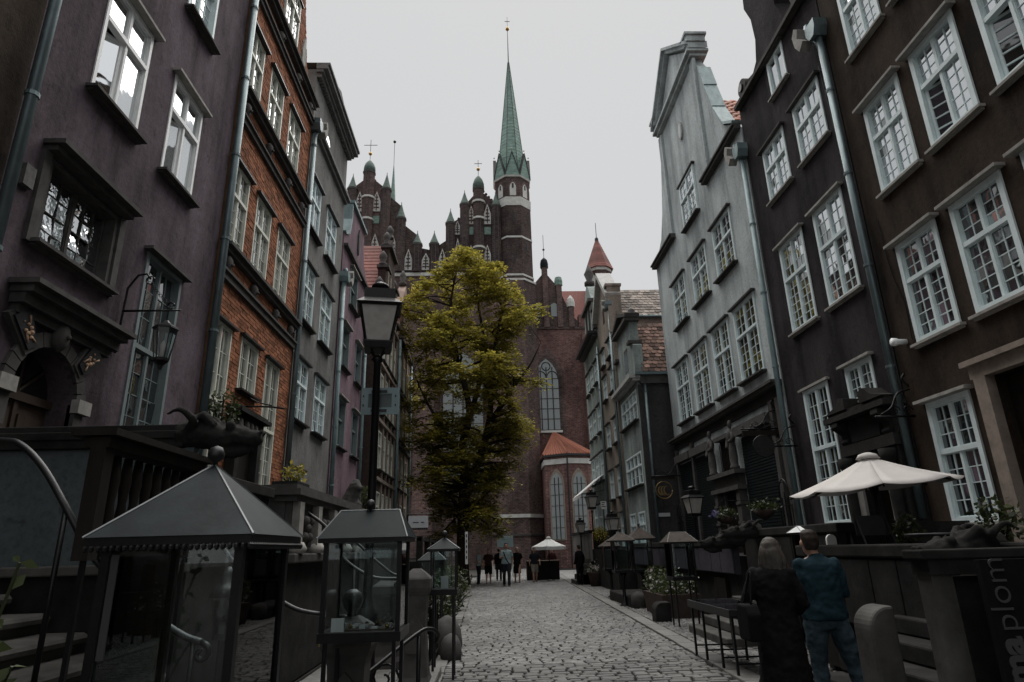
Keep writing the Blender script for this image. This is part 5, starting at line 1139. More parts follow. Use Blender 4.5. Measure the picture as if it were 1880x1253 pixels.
# baroque stone pedestals that end the terrace fronts
def pedestal(x, y, w_, h_, label, ball=True, mat='stone_trim'):
    e_ = empty('stone_pedestal', (x, y, 0), label, 'pedestal', 'stone pedestals along the left terraces')
    k = w_ / 2 * 1.414
    MB().lathe([(k * 1.12, 0), (k * 1.12, .14), (k * .98, .2), (k * .86, .4), (k * .74, h_ * .55), (k * .78, h_ * .72), (k * .86, h_ - .2)], (x, y, 0), 4, PI / 4).build('shaft', mat, e_)
    MB().lathe([(k * .9, h_ - .2), (k * 1.0, h_ - .16), (k * 1.06, h_ - .12), (k * 1.06, h_ - .02), (k * .98, h_), (k * .6, h_ + .06), (k * .3, h_ + .10)], (x, y, 0), 4, PI / 4).build('cap', mat, e_)
    MB().prism([(-.1, h_ * .35), (.1, h_ * .35), (.12, h_ * .55), (0, h_ * .68), (-.12, h_ * .55)], lambda q, d: (x + q[0], y - w_ / 2 * .82 - d, q[1]), -.02, .03).build('shield', mat, e_)
    if ball: MB().lathe([(.05, h_ + .08), (.04, h_ + .13), (.075, h_ + .17), (.095, h_ + .23), (.075, h_ + .29), (.03, h_ + .32)], (x, y, 0), 12).build('ball_finial', 'dark_metal', e_, True)
pedestal(-1.22, 6.1, .40, .98, 'stone pedestal with an iron ball on top, nearest the camera')
pedestal(-.92, 8.5, .34, 1.3, 'slender stone pedestal right of the lamp post behind the second glass case', False)
pedestal(-1.5, 10.2, .42, 1.15, 'stone pedestal deeper in, seen through the second glass case', False)
# iron fence, boulders and greenery at the left kerb
fe = empty('iron_fence', (-.8, 10.2, 0), 'short black iron fence panel beside the left kerb', 'fence')
for k in range(9): MB().tube([(-.84, 9.5 + k * .17, .05), (-.84, 9.5 + k * .17, .92)], .011, 5).build('bar', 'black_iron', fe)
for z in (.15, .85): MB().box(-.86, 9.45, z, -.82, 10.95, z + .03).build('cross_rail', 'black_iron', fe)
for dx, y_, z, r_, lab in ((-.62, 10.7, .0, .2, 'lower of two rounded boulders by the iron fence'), (-.72, 11.3, .0, .3, 'taller rounded boulder behind the iron fence')):
    MB().lathe([(r_ * .9, -.02), (r_ * 1.05, r_ * .6), (r_ * .95, r_ * 1.3), (r_ * .6, r_ * 1.8), (r_ * .15, r_ * 2.0)], (dx, y_, z), 12, 0, .8, 1.1).build('boulder', 'stone_trim', None, True)
    o = bpy.data.objects['boulder' if r_ == .2 else 'boulder.001']; tag(o, lab, 'boulder')
nr = empty('iron_railing', (-.9, 6.6, 0), 'low iron railing with a curled end above the granite slab', 'railing')
MB().tube(curve([(-1.5, 6.0, .35), (-1.2, 6.3, .52), (-.75, 6.9, .82), (-.62, 7.1, .85), (-.55, 7.25, .78), (-.58, 7.3, .7)]), .02, 8).build('rail', 'black_iron', nr, True)
for x, y_, z1 in ((-.72, 6.95, .82), (-1.3, 6.2, .47)): MB().tube([(x, y_, 0), (x, y_, z1)], .022, 8).build('post', 'black_iron', nr, True)
MB().tube([(-1.0 + (.14 - .009 * k) * math.cos(k * .6), 6.6, .5 + (.14 - .009 * k) * math.sin(k * .6)) for k in range(14)], .012, 6).build('scroll', 'black_iron', nr, True)
def shrub(name, c, rad, n, label, mat='leaf_green', ll=.07, cat='shrub', seed=1, sz=1.0, group=None, stem=True):
    e_ = empty(name, (c[0], c[1], max(0, c[2] - rad * sz * 1.2)), label, cat, group); r_ = random.Random(seed); m = MB(); s_ = MB()
    for i in range(n):
        d = Vector((r_.gauss(0, 1), r_.gauss(0, 1), r_.gauss(0, 1))).normalized() * rad * r_.uniform(.3, 1) ** .5
        p = Vector(c) + Vector((d.x, d.y, d.z * sz)); q = Vector((r_.gauss(0, 1), r_.gauss(0, 1), r_.gauss(.3, .8))).normalized(); l = ll * r_.uniform(.6, 1.4)
        wv = q.cross(Vector((r_.gauss(0, 1), r_.gauss(0, 1), 1))).normalized() * l * .32
        m.add([p, p + q * l * .5 + wv, p + q * l, p + q * l * .5 - wv], [(0, 1, 2, 3)])
        if stem and i % 14 == 0: s_.tube([(c[0], c[1], c[2] - rad * sz * 1.15), tuple(p)], .008, 4)
    m.build('foliage', mat, e_, norm=False)
    if stem: s_.build('stem', 'bark', e_)
    return e_
shrub('potted_shrub', (-1.15, 13.5, .6), .5, 900, 'dark leafy shrub behind the boulders at the left kerb', seed=2, group='shrubs along the left kerb')
shrub('potted_shrub', (-1.05, 16, .65), .55, 900, 'second dark shrub up the left kerb towards the tree', seed=3, group='shrubs along the left kerb')
shrub('potted_shrub', (-1.1, 19, .7), .6, 900, 'third dark shrub at the left kerb, nearest the tree', seed=4, group='shrubs along the left kerb')
shrub('potted_shrub', (-1.55, 7.3, .72), .22, 260, 'small yellow green plant seen through the second glass case', 'leaf_gold', .07, seed=5)
shrub('potted_shrub', (-2.75, 9.2, 2.66), .16, 200, 'low yellow green plant in the box on the carved terrace', 'leaf_gold', .06, seed=6)
shrub('potted_shrub', (-4.9, 11.75, 4.15), .3, 420, 'dark conical shrub at the foot of the brick house window', seed=7, sz=1.5)
shrub('wall_creeper', (-2.9, 15.0, 2.75), .3, 500, 'dark creeper hanging over the parapet by the stone beast', seed=8)
# leafy plant in the lower left corner
lp = empty('potted_plant', (-1.66, 2.3, 0), 'pale leafed plant reaching in at the lower left corner', 'plant'); r_ = random.Random(9); m = MB(); s_ = MB()
for (ex, ez, n) in ((-1.50, 1.60, 8), (-1.62, 1.50, 6), (-1.46, 1.30, 7), (-1.57, 1.26, 6), (-1.68, 1.34, 5)):
    pts = curve([(-1.68, 2.3, .5), (-1.68 + (ex + 1.68) * .4, 2.25, .5 + (ez - .5) * .6), (ex, 2.2, ez)], 5); s_.tube(pts, .005, 5)
    for k in range(n):
        p = Vector(pts[-1 - (k % 4)]); q = Vector((r_.gauss(0, 1), r_.gauss(0, .6), r_.gauss(.25, .5))).normalized(); l = r_.uniform(.04, .075); wv = q.cross(Vector((r_.gauss(0, .3), 1, r_.gauss(0, .3)))).normalized() * l * .28
        MB().add([p, p + q * l * .5 + wv, p + q * l + Vector((0, 0, -.008)), p + q * l * .5 - wv], [(0, 1, 2, 3)]).build('leaf', 'leaf_green', lp, norm=False)
s_.build('stem', 'leaf_green', lp); MB().lathe([(.12, 0), (.16, .3), (.18, .34), (.15, .34), (.14, .3)], (-1.68, 2.3, .16), 14).build('pot', 'terracotta', lp, True)

# ------------------------------------------------------------------ glass display cases
def case(x0, x1, y0, y1, zb, ze, zr, rl, label, roofmat='roof_metal_dark', over=.05, finial=True, post=.035, fringe=False, stand='legs', seed=1, group='glass display cases', panes=True, items=6, rise=None):
    e_ = empty('display_case', ((x0 + x1) / 2, (y0 + y1) / 2, 0), label, 'display case', group); cx, cy = (x0 + x1) / 2, (y0 + y1) / 2
    a0, a1, b0, b1 = x0 - over, x1 + over, y0 - over, y1 + over
    rm = MB(); R0, R1 = (cx - rl / 2, cy, zr), (cx + rl / 2, cy, zr)
    V_ = [(a0, b0, ze), (a1, b0, ze), (a1, b1, ze), (a0, b1, ze), R0, R1]
    F = [(0, 1, 5, 4), (1, 2, 5), (2, 3, 4, 5), (3, 0, 4)] if rl > .02 else [(0, 1, 4), (1, 2, 4), (2, 3, 4), (3, 0, 4)]
    rm.add(V_, F + [(3, 2, 1, 0)]); ro = rm.build('roof', roofmat, e_)
    MB().box(a0 + .01, b0 + .01, ze - .035, a1 - .01, b1 - .01, ze - .002).build('eaves_board', 'black_iron', e_)
    hp = MB()
    for k_ in range(4):
        rr = R0 if V_[k_][0] < cx else R1; hp.tube([V_[k_], rr], .006, 5)
    if rl > .02: hp.tube([R0, R1], .006, 5)
    hp.build('roof_seam', 'roof_edge_highlight', ro)  # raised seams; their pale colour paints the highlight along hips and ridge
    if fringe:
        fm = MB(); n = 26
        for k in range(n):
            xx = a0 + (a1 - a0) * (k + .5) / n; fm.lathe([(.002, -.016), (.010, -.008), (.011, .004), (.004, .012)], (xx, b0 + .008, ze - .045), 6)
            yy = b0 + (b1 - b0) * (k + .5) / n; fm.lathe([(.002, -.016), (.010, -.008), (.011, .004), (.004, .012)], (a1 - .008, yy, ze - .045), 6)
        tag(fm.build('bead_fringe', 'rail_steel', ro), kind='stuff')
    if finial: MB().lathe([(.012, zr - .02), (.012, zr + .01), (.035, zr + .025), (.04, zr + .05), (.028, zr + .08), (.005, zr + .09)], (cx, cy, 0), 12).build('finial', 'dark_metal', e_, True)
    for x in (x0, x1 - post):
        for y_ in (y0, y1 - post): MB().box(x, y_, zb, x + post, y_ + post, ze - .035).build('corner_post', 'black_iron', e_)
    if panes:
        for y_ in (y0 + post / 2, y1 - post / 2): MB().box(x0 + post, y_ - .003, zb + .03, x1 - post, y_ + .003, ze - .035).build('pane', 'clear_glass', e_)
        for x in (x0 + post / 2, x1 - post / 2): MB().box(x - .003, y0 + post, zb + .03, x + .003, y1 - post, ze - .035).build('pane', 'clear_glass', e_)
    MB().box(x0 - .01, y0 - .01, zb - .05, x1 + .01, y1 + .01, zb + .02).build('base_tray', 'black_iron', e_)
    if stand == 'legs':
        for x in (x0 + .03, x1 - .06):
            for y_ in (y0 + .03, y1 - .06): MB().box(x, y_, 0, x + .03, y_ + .03, zb - .05).build('leg', 'black_iron', e_)
    else: MB().lathe([(.16, 0), (.16, .05), (.05, .12), (.04, zb - .2), (.12, zb - .05)], (cx, cy, 0), 10).build('stand', 'black_iron', e_, True)
    return e_
c1 = case(-1.625, -1.04, 2.86, 3.5, .85, 1.69, 2.03, 0, 'large glass display case under a pyramid metal roof with a ball finial', 'roof_metal', .055, True, .036, True)
MB().box(-1.575, 2.852, 1.22, -1.545, 2.858, 1.62).build('price_strip', 'letter_grey', c1)
c2 = case(-1.33, -.71, 5.4, 5.95, 1.0, 1.72, 1.95, .5, 'second glass display case with a flat ridged dark hipped roof beside the lamp post')
c3 = case(-.80, -.45, 9.0, 9.4, 1.1, 1.63, 1.78, 0, 'small narrow glass case right of the second one, beside the left kerb', over=.04, post=.025)
c4 = case(-1.2, -.8, 11.6, 12.0, 1.0, 1.46, 1.62, .1, 'far low glass case behind the narrow one on the left', over=.04, post=.025)
for k, (x, y_, h_) in enumerate(((-1.2, 5.47, .1), (-.62, 9.2, .16))): tag(MB().box(x - .05, y_ - .01, 1.021 if k == 0 else 1.121, x + .05, y_ + .01, (1.02 if k == 0 else 1.12) + h_).build('price_card', 'paper_white'), 'white card standing in the %s glass case' % ('second' if k == 0 else 'small narrow'), 'card')
def trays(x0, x1, y0, y1, z, label, seed):
    e_ = empty('jewellery_tray', ((x0 + x1) / 2, (y0 + y1) / 2, z), label, 'jewellery'); r_ = random.Random(seed)
    MB().box(x0, y0, z, x1, y1, z + .012).build('tray', 'wood_brown', e_); n = 5
    for i in range(n):
        for j in range(4):
            x, y_ = x0 + (x1 - x0) * (i + .5) / n, y0 + (y1 - y0) * (j + .5) / 4
            if r_.random() < .5: MB().box(x - .025, y_ - .03, z + .012, x + .025, y_ + .03, z + .02 + r_.random() * .02).build('card', r_.choice(('paper_white', 'letter_white', 'letter_grey')), e_)
            else: MB().ball((x, y_, z + .03), .018, 8).build('bead', r_.choice(('gold', 'terracotta', 'brass')), e_, True)
trays(-1.26, -.78, 5.5, 5.85, 1.021, 'jewellery laid out in the second glass case', 5); trays(-1.54, -1.12, 2.95, 3.4, .871, 'jewellery tray low inside the large pyramid roofed case', 6)
# stone lantern and domed box that stand on the stair behind the first case
ln = empty('floor_lantern', (-2.25, 5.9, .2), 'small dim lantern standing on the steps behind the first glass case', 'lantern')
MB().lathe([(.09, .95), (.08, 1.0), (.12, 1.26), (.13, 1.28)], (-2.25, 5.9, 0), 6).build('glass_body', 'pane_dark', ln); MB().lathe([(.15, 1.28), (.1, 1.36), (.05, 1.4), (.05, 1.46), (.02, 1.52)], (-2.25, 5.9, 0), 8).build('cap', 'dark_metal', ln, True); MB().tube([(-2.25, 5.9, .34), (-2.25, 5.9, .95)], .03, 8).build('post', 'black_iron', ln)
# ------------------------------------------------------------------ lamps
def lantern_lamp(x, y, ztop, label, base=0, sc_=1.0, post_r=.05, pedestal_h=.9, group='street lamps'):
    e_ = empty('street_lamp', (x, y, base), label, 'street lamp', group); s = sc_; zt = ztop
    MB().lathe([(.17 * s, base), (.17 * s, base + .12), (.12 * s, base + .2), (.12 * s, base + pedestal_h - .15), (.15 * s, base + pedestal_h - .08), (.09 * s, base + pedestal_h), (post_r, base + pedestal_h + .12), (post_r * .85, zt - 1.2 * s), (post_r * 1.5, zt - 1.16 * s), (post_r * .9, zt - 1.1 * s)], (x, y, 0), 12).build('post', 'black_iron', e_, True)
    z0, z1 = zt - .92 * s, zt - .42 * s; a, b = .165 * s, .255 * s
    MB().lathe([(a * 1.414 * 1.08, z0 - .10 * s), (a * 1.414 * 1.2, z0 - .02 * s), (a * 1.414 * 1.2, z0)], (x, y, 0), 4, PI / 4 + .17).build('lantern_base', 'black_iron', e_)
    m = MB()
    for k in range(4): an = k * PI / 2 + PI / 4 + .17; m.tube([(x + post_r * math.cos(an), y + post_r * math.sin(an), zt - 1.1 * s), (x + a * .9 * math.cos(an), y + a * .9 * math.sin(an), z0 - .08 * s)], .012 * s, 5)
    m.build('bracket_arm', 'black_iron', e_)
    hd = MB().lathe([(b * 1.414 * 1.12, z1), (b * 1.414 * 1.22, z1 + .03 * s), (b * 1.414 * .85, z1 + .12 * s), (b * 1.414 * .82, z1 + .27 * s), (b * .7, z1 + .29 * s)], (x, y, 0), 4, PI / 4 + .17).build('hood', 'black_iron', e_)
    MB().lathe([(.05 * s, z1 + .28 * s), (.05 * s, z1 + .33 * s), (.13 * s, z1 + .35 * s), (.12 * s, z1 + .39 * s), (.05 * s, z1 + .43 * s)], (x, y, 0), 12).build('finial', 'black_iron', e_, True)
    for k in range(4):
        a0 = k * PI / 2 + PI / 4 + .17; a1 = a0 + PI / 2; p = lambda r, an, z: (x + r * 1.414 * math.cos(an), y + r * 1.414 * math.sin(an), z)
        MB().add([p(a * .98, a0, z0), p(a * .98, a1, z0), p(b * .98, a1, z1), p(b * .98, a0, z1), p(a * .95, a0, z0), p(a * .95, a1, z0), p(b * .95, a1, z1), p(b * .95, a0, z1)], [(0, 1, 2, 3), (7, 6, 5, 4), (0, 4, 5, 1), (2, 6, 7, 3), (1, 5, 6, 2), (0, 3, 7, 4)]).build('lantern_glass', 'lamp_glass', e_)
        MB().tube([p(a, a0, z0), p(b, a0, z1)], .016 * s, 5).build('lantern_bar', 'black_iron', e_)
    return e_
lamp = lantern_lamp(-1.43, 8.0, 5.06, 'tall black lamp post with a square lantern rising beside the second glass case', 0, .93, .055, 1.0)
sg = empty('street_sign', (-1.40, 8.0, 3.3), 'grey green framed metal panel strapped to the tall lamp post', 'sign')
for (a, b, c, d) in (((-1.63, 3.28), (-1.15, 3.28), (-1.24, 3.37), (-1.54, 3.37)), ((-1.15, 3.28), (-1.15, 3.63), (-1.24, 3.55), (-1.24, 3.37)), ((-1.15, 3.63), (-1.63, 3.63), (-1.54, 3.55), (-1.24, 3.55)), ((-1.63, 3.63), (-1.63, 3.28), (-1.54, 3.37), (-1.54, 3.55))):
    MB().prism([a, b, c, d], lambda q, y_: (q[0], y_, q[1]), 8.07, 8.085).build('frame_piece', 'sign_teal', sg)
MB().box(-1.54, 8.09, 3.37, -1.24, 8.1, 3.55).build('panel', 'sign_teal_dark', sg)
for z in (3.33, 3.58): MB().box(-1.5, 8.055, z - .015, -1.3, 8.069, z + .015).build('strap', 'dark_metal', sg)
for x in (-1.6, -1.19):
    for z in (3.4, 3.52): MB().box(x - .008, 8.062, z - .012, x + .008, 8.07, z + .012).build('bolt', 'dark_metal', sg)
# wrought iron wall lantern on the purple house
wlz = empty('wall_lantern', (-5.2, 8.62, 4.4), 'iron lantern hanging on a chain from a wrought bracket on the purple house', 'lantern')
m = MB(); m.tube([(-5.17, 8.62, 4.35), (-5.15, 8.62, 4.95), (-5.14, 8.62, 5.3), (-5.02, 8.62, 5.5), (-4.9, 8.62, 5.52), (-4.84, 8.62, 5.44)], .016, 6); m.tube([(-5.16, 8.62, 4.95), (-4.35, 8.62, 4.95)], [.018, .012], 6)
m.tube([(-5.17, 8.62, 4.5), (-5.12, 8.60, 4.42), (-5.17, 8.62, 4.33)], .02, 6); m.tube([(-4.84 + .06 * math.cos(k * .7), 8.62, 5.42 + .06 * math.sin(k * .7)) for k in range(9)], .01, 5); m.tube([(-4.5 + .05 * math.cos(k * .7), 8.62, 5.02 + .05 * math.sin(k * .7)) for k in range(9)], .012, 5)
m.build('bracket', 'black_iron', wlz, True); ch = MB()
for k in range(10): t = k / 9; c_ = Vector((-4.84 + .32 * t, 8.62, 5.38 - .36 * t)); ch.tube([c_ + Vector((.022 * math.cos(a) * (1 if k % 2 else .4), .022 * math.cos(a) * (0 if k % 2 else .9), .025 * math.sin(a))) for a in [2 * PI * i / 6 for i in range(7)]], .005, 4)
ch.build('chain', 'black_iron', wlz); MB().tube([(-4.52, 8.62, 4.95), (-4.52, 8.62, 4.78)], .008, 5).build('hook', 'black_iron', wlz)
MB().lathe([(.02, 4.8), (.05, 4.76), (.17, 4.69), (.175, 4.665)], (-4.52, 8.62, 0), 6, .3).build('cap', 'black_iron', wlz)
for k in range(6):
    a0, a1 = k * PI / 3 + .3, (k + 1) * PI / 3 + .3; p = lambda r, an, z: (-4.52 + r * math.cos(an), 8.62 + r * math.sin(an), z)
    MB().add([p(.095, a0, 4.24), p(.095, a1, 4.24), p(.15, a1, 4.66), p(.15, a0, 4.66)], [(0, 1, 2, 3)]).build('pane', 'clear_glass', wlz); MB().tube([p(.097, a0, 4.23), p(.152, a0, 4.665)], .008, 5).build('bar', 'black_iron', wlz)
MB().lathe([(.02, 4.08), (.035, 4.14), (.10, 4.2), (.105, 4.24)], (-4.52, 8.62, 0), 6, .3).build('bottom', 'black_iron', wlz); MB().lathe([(.03, 4.24), (.035, 4.44), (.01, 4.5)], (-4.52, 8.62, 0), 8).build('bulb', 'lamp_glass', wlz, True)
ws = empty('hanging_sign', (-1.5, 14, 2.0), 'small pale rectangular board hanging left of the tree trunk', 'sign'); MB().box(-1.72, 14, 2.08, -1.3, 14.02, 2.32).build('board', 'letter_white', ws)
for k in range(9): MB().lathe([(.002, 0), (.02, .02), (.02, .05)], (-1.69 + k * .045, 14.01, 2.03), 6).build('scallop', 'dark_metal', ws)
MB().box(-1.62, 13.995, 2.18, -1.5, 13.999, 2.2).box(-1.45, 13.995, 2.18, -1.38, 13.999, 2.2).build('print', 'ink', ws); MB().tube([(-1.75, 14.01, 2.36), (-1.25, 14.01, 2.36)], .012, 5).build('hanger', 'black_iron', ws); MB().tube([(-1.73, 14.01, 2.36), (-1.73, 14.01, .02)], .02, 6).build('pole', 'black_iron', ws)

# ------------------------------------------------------------------ right side: terraces
def terrace_r(lab, x0, y0, y1, zf, zp, mat='terrace_stone', panel='violet_panel', garg=None):
    e_ = empty('stone_terrace', ((x0 + 7) / 2, (y0 + y1) / 2, 0), lab, 'terrace')
    MB().box(x0 + .12, y0 + .1, 0, 6.98, y1 - .1, zf).build('base', mat, e_)
    MB().box(x0, y0 + .1, zf - .35, x0 + .11, y1 - .1, zp - .14).build('front_panel', panel, e_)
    MB().box(x0 - .06, y0, zp - .14, x0 + .2, y1, zp).build('cap_beam', mat, e_, bevel=.02)
    MB().box(x0 + .2, y0, zf + .02, 6.98, y0 + .09, zp - .02).build('side_wall', mat, e_)
    for k in range(4): y_ = y0 + (y1 - y0) * (k + .5) / 4; MB().box(x0 + .03, y_ - .35, .1, x0 + .12, y_ + .35, zf - .45).build('cellar_door', 'wood_dark', e_)
    y_ = y0 + .12
    while y_ < y1 - .5:
        l_ = min(random.uniform(.5, .85), y1 - .1 - y_)
        MB().box(x0 - .035, y_, zf - .33, x0 - .001, y_ + l_ - .02, zp - .16).build('stone_block', panel if panel != 'shop_dark' else 'terrace_stone', e_, bevel=.008); y_ += l_
    if garg: dragon(x0 + .0, garg, zp - .03, PI, .9, mat, e_)
    return e_
terrace_r('dark terrace with a lilac front panel before the sage grey house', 4.95, 13.4, 23.4, 1.35, 1.68, garg=13.5)
terrace_r('near black terrace in front of the charcoal house under the parasol', 5.05, 9.4, 13.2, 1.2, 1.85, panel='shop_dark', garg=12.4)
terrace_r('terrace at the right edge of the street below the umber house', 4.3, 4.9, 9.2, 1.0, 1.55, panel='shop_dark', garg=5.6)
t5 = empty('stone_terrace', (5.2, 30, 0), 'far terrace with pale rendered walls along the beige and green houses', 'terrace')
MB().box(4.6, 24.2, 0, 5.76, 36.2, 1.5).build('base', 'terrace_stone', t5); MB().box(4.5, 30.0, 1.0, 4.6, 36.2, 2.2).build('front_panel', 'grey_plaster', t5); MB().box(4.45, 29.9, 2.2, 4.66, 36.3, 2.34).box(4.66, 29.92, 1.5, 5.7, 30.0, 2.3).build('cap_beam', 'terrace_stone', t5)
for k in range(5): MB().box(3.75 + .17 * k, 30.0 + .0 * k, 0, 4.5, 31.6, .22 * (k + 1)).build('step', 'step_stone', t5)
sr = empty('stone_stair', (3.6, 6, 0), 'stone steps leading up to the right terrace behind the rounded bollard', 'stairs')
for k in range(5): MB().box(2.95 + .3 * k, 5.2, .17 * k, 4.3, 7.1, .17 * (k + 1) - .002).build('step', 'terrace_stone', sr, bevel=.02)
sr2 = empty('stone_stair', (4.4, 11.5, 0), 'low stone steps behind the glass topped street table', 'stairs')
for k in range(4): MB().box(3.75 + .3 * k, 11.0, .16 * k, 5.0, 13.1, .16 * (k + 1) - .002).build('step', 'step_stone', sr2, bevel=.02)
# rounded stone bollards
def bollard(x0, x1, y0, y1, h_, lab):
    r_ = (x1 - x0) / 2; cx = (x0 + x1) / 2; pr = [(x0, 0), (x1, 0)] + [(cx + r_ * math.cos(a), h_ - r_ + r_ * math.sin(a)) for a in [PI * i / 12 for i in range(13)]]
    return tag(MB().prism(pr, lambda q, y_: (q[0], y_, q[1]), y0, y1).build('stone_bollard', 'terrace_stone', bevel=.02), lab, 'bollard', 'stone bollards on the right')
def bollard_y(x0, x1, y0, y1, h_, lab, mat='terrace_stone'):
    r_ = min(.14, (y1 - y0) / 2); pr = [(x1, 0), (x1, h_)] + [(x0 + .16 - .16 * math.sin(a), h_ - .16 + .16 * math.cos(a)) for a in [PI / 2 * i / 8 for i in range(9)]] + [(x0, 0)]
    return tag(MB().prism(pr, lambda q, y_: (q[0], y_, q[1]), y0, y1).build('stone_bollard', mat, bevel=.02), lab, 'bollard', 'stone bollards on the right')
bollard_y(2.78, 2.98, 5.0, 5.25, 1.13, 'tall round shouldered stone bollard right of the man in blue', 'step_stone')
bollard_y(3.56, 3.90, 14.8, 15.2, .42, 'knee high round topped stone bollard at the edge of the right pavement')
bs = empty('stone_plinth', (4.2, 20.2, 0), 'long dark stone plinth with a rounded end under the two pyramid roofed cases', 'plinth')
MB().box(3.75, 18.3, 0, 4.75, 21.5, .3).build('slab', 'terrace_stone', bs, bevel=.03); MB().lathe([(.2, .0), (.2, .32), (.15, .4), (.03, .44)], (3.95, 18.25, 0), 12).build('rounded_end', 'stone_trim', bs, True)
# pier and counter at the right edge, with the dark board
pc = empty('stone_counter', (3.2, 4.3, 0), 'stone pier and shelf in front of the right terrace beside the dark board', 'counter')
MB().box(2.72, 4.15, 1.47, 4.2, 4.36, 1.53).build('shelf', 'terrace_stone', pc, bevel=.01); MB().box(2.78, 4.2, 0, 2.92, 4.34, 1.38).build('pier', 'step_stone', pc); MB().box(2.97, 4.26, 0, 4.1, 4.36, 1.36).build('front_slab', 'terrace_stone', pc); MB().box(2.76, 4.17, 1.38, 4.15, 4.35, 1.469).build('moulding', 'terrace_stone', pc)
bd = empty('sign_board', (3.1, 3.9, 0), 'black upright board lettered maplom at the lower right corner', 'sign')
MB().box(2.89, 3.9, .1, 3.35, 3.94, 1.47).build('board', 'cloth_black', bd)
def text(body, size, loc, rot, mat, parent, name='lettering', bold=0, ext=.003, sp=1.0):
    cu = bpy.data.curves.new('t', 'FONT'); cu.body = body; cu.size = size; cu.extrude = ext; cu.offset = bold; cu.space_character = sp
    o = bpy.data.objects.new('t', cu); COL.objects.link(o); dg = bpy.context.evaluated_depsgraph_get()
    me = bpy.data.meshes.new_from_object(o.evaluated_get(dg)); bpy.data.objects.remove(o); me.materials.clear(); me.materials.append(M[mat])
    n = bpy.data.objects.new(name, me); COL.objects.link(n); n.location = Vector(loc) - wloc(parent); n.rotation_euler = rot; n.parent = parent
    return n
_rt = (PI / 2, -PI / 2, 0)
o_ = text('ma', .15, (3.03, 3.896, .80), _rt, 'letter_grey', bd, bold=.006); o_.scale = (.25 / max(.01, o_.dimensions.x),) * 2 + (1,)
o_ = text('plom', .15, (3.03, 3.896, 1.075), _rt, 'letter_grey', bd, bold=-.002); o_.scale = (.385 / max(.01, o_.dimensions.x),) * 2 + (1,)

# ------------------------------------------------------------------ right side: cases, table, furniture
case(4.92, 5.26, 10.3, 10.75, 1.0, 1.74, 1.84, .3, 'left of two white roofed menu cases behind the man in blue', 'paint_white', .05, False, .03, group='white roofed menu cases')
case(5.32, 5.66, 10.3, 10.75, 1.0, 1.75, 1.86, .3, 'right of two white roofed menu cases behind the man in blue', 'paint_white', .05, False, .03, group='white roofed menu cases')
case(3.74, 4.24, 13.8, 14.3, .95, 1.66, 1.86, .34, 'glass case with a brown shingled double roof beside the flower trough', 'shingle_brown', .07, False, .03)
case(3.45, 3.95, 18.6, 19.1, .95, 1.76, 2.0, .02, 'left of the twin cases with brown pyramid roofs on the stone plinth', 'shingle_brown', .1, True, .03, stand='post')
case(4.05, 4.6, 18.9, 19.4, .95, 1.80, 2.14, .02, 'right taller one of the twin cases with brown pyramid roofs', 'shingle_brown', .1, True, .03, stand='post')
case(3.75, 4.2, 22.0, 22.5, .9, 1.62, 1.85, .02, 'farthest brown roofed case on the right, behind the twin cases', 'shingle_brown', .1, True, .03, stand='post')
mn = empty('menu_stand', (4.93, 9.5, 0), 'white rounded menu stand behind the man in blue', 'menu stand')
MB().prism([(-.06, .75), (.08, .75), (.08, 1.62)] + [(.01 + .07 * math.cos(a), 1.62 + .07 * math.sin(a)) for a in [PI * i / 8 for i in range(9)]] + [(-.06, 1.62)], lambda q, y_: (4.93 + q[0], y_, q[1]), 9.5, 9.54).build('board', 'paper_white', mn); MB().box(4.87, 9.495, .95, 5.01, 9.499, 1.25).build('print', 'sign_teal', mn); MB().box(4.91, 9.51, 0, 4.95, 9.53, .75).build('post', 'black_iron', mn)
tbx = empty('display_table', (3.4, 9.6, 0), 'thin legged black street table with a glass topped tray of jewellery', 'table')
for (x, y_) in ((3.05, 8.68), (3.62, 8.68), (3.05, 9.2), (3.62, 9.2), (3.05, 9.86), (3.62, 9.86), (3.05, 10.36), (3.62, 10.36)): MB().box(x - .015, y_ - .015, 0, x + .015, y_ + .015, .70).build('leg', 'black_iron', tbx)
for y_ in (8.68, 9.2, 9.86, 10.36): MB().box(3.06, y_ - .01, .16, 3.61, y_ + .01, .18).build('stretcher', 'black_iron', tbx)
MB().box(3.0, 8.62, .70, 3.68, 10.42, .73).build('tray', 'black_iron', tbx)
for a in ((3.0, 8.62, .73, 3.02, 10.42, .80), (3.66, 8.62, .73, 3.68, 10.42, .80), (3.02, 8.62, .73, 3.66, 8.64, .80), (3.02, 10.40, .73, 3.66, 10.42, .80), (3.02, 9.51, .73, 3.66, 9.53, .80)): MB().box(*a).build('tray_rim', 'dark_metal', tbx)
for a in ((8.64, 9.51), (9.53, 10.40)): MB().box(3.02, a[0], .795, 3.66, a[1], .801).build('pane', 'clear_glass', tbx)
r_ = random.Random(4); k = 0
cards = empty('jewellery_tray', (3.34, 9.5, .731), 'rows of pale jewellery cards under the glass of the street table', 'jewellery')
for ix in range(5):
    for iy in range(13):
        x, y_ = 3.07 + ix * .12, 8.7 + iy * .132
        if abs(y_ + .05 - 9.52) < .07 or r_.random() < .15: continue
        MB().box(x, y_, .732, x + r_.uniform(.05, .10), y_ + r_.uniform(.06, .11), .735 + r_.uniform(.002, .02)).build('card', r_.choice(('paper_white', 'letter_white', 'sign_teal', 'letter_grey', 'gold')), cards)
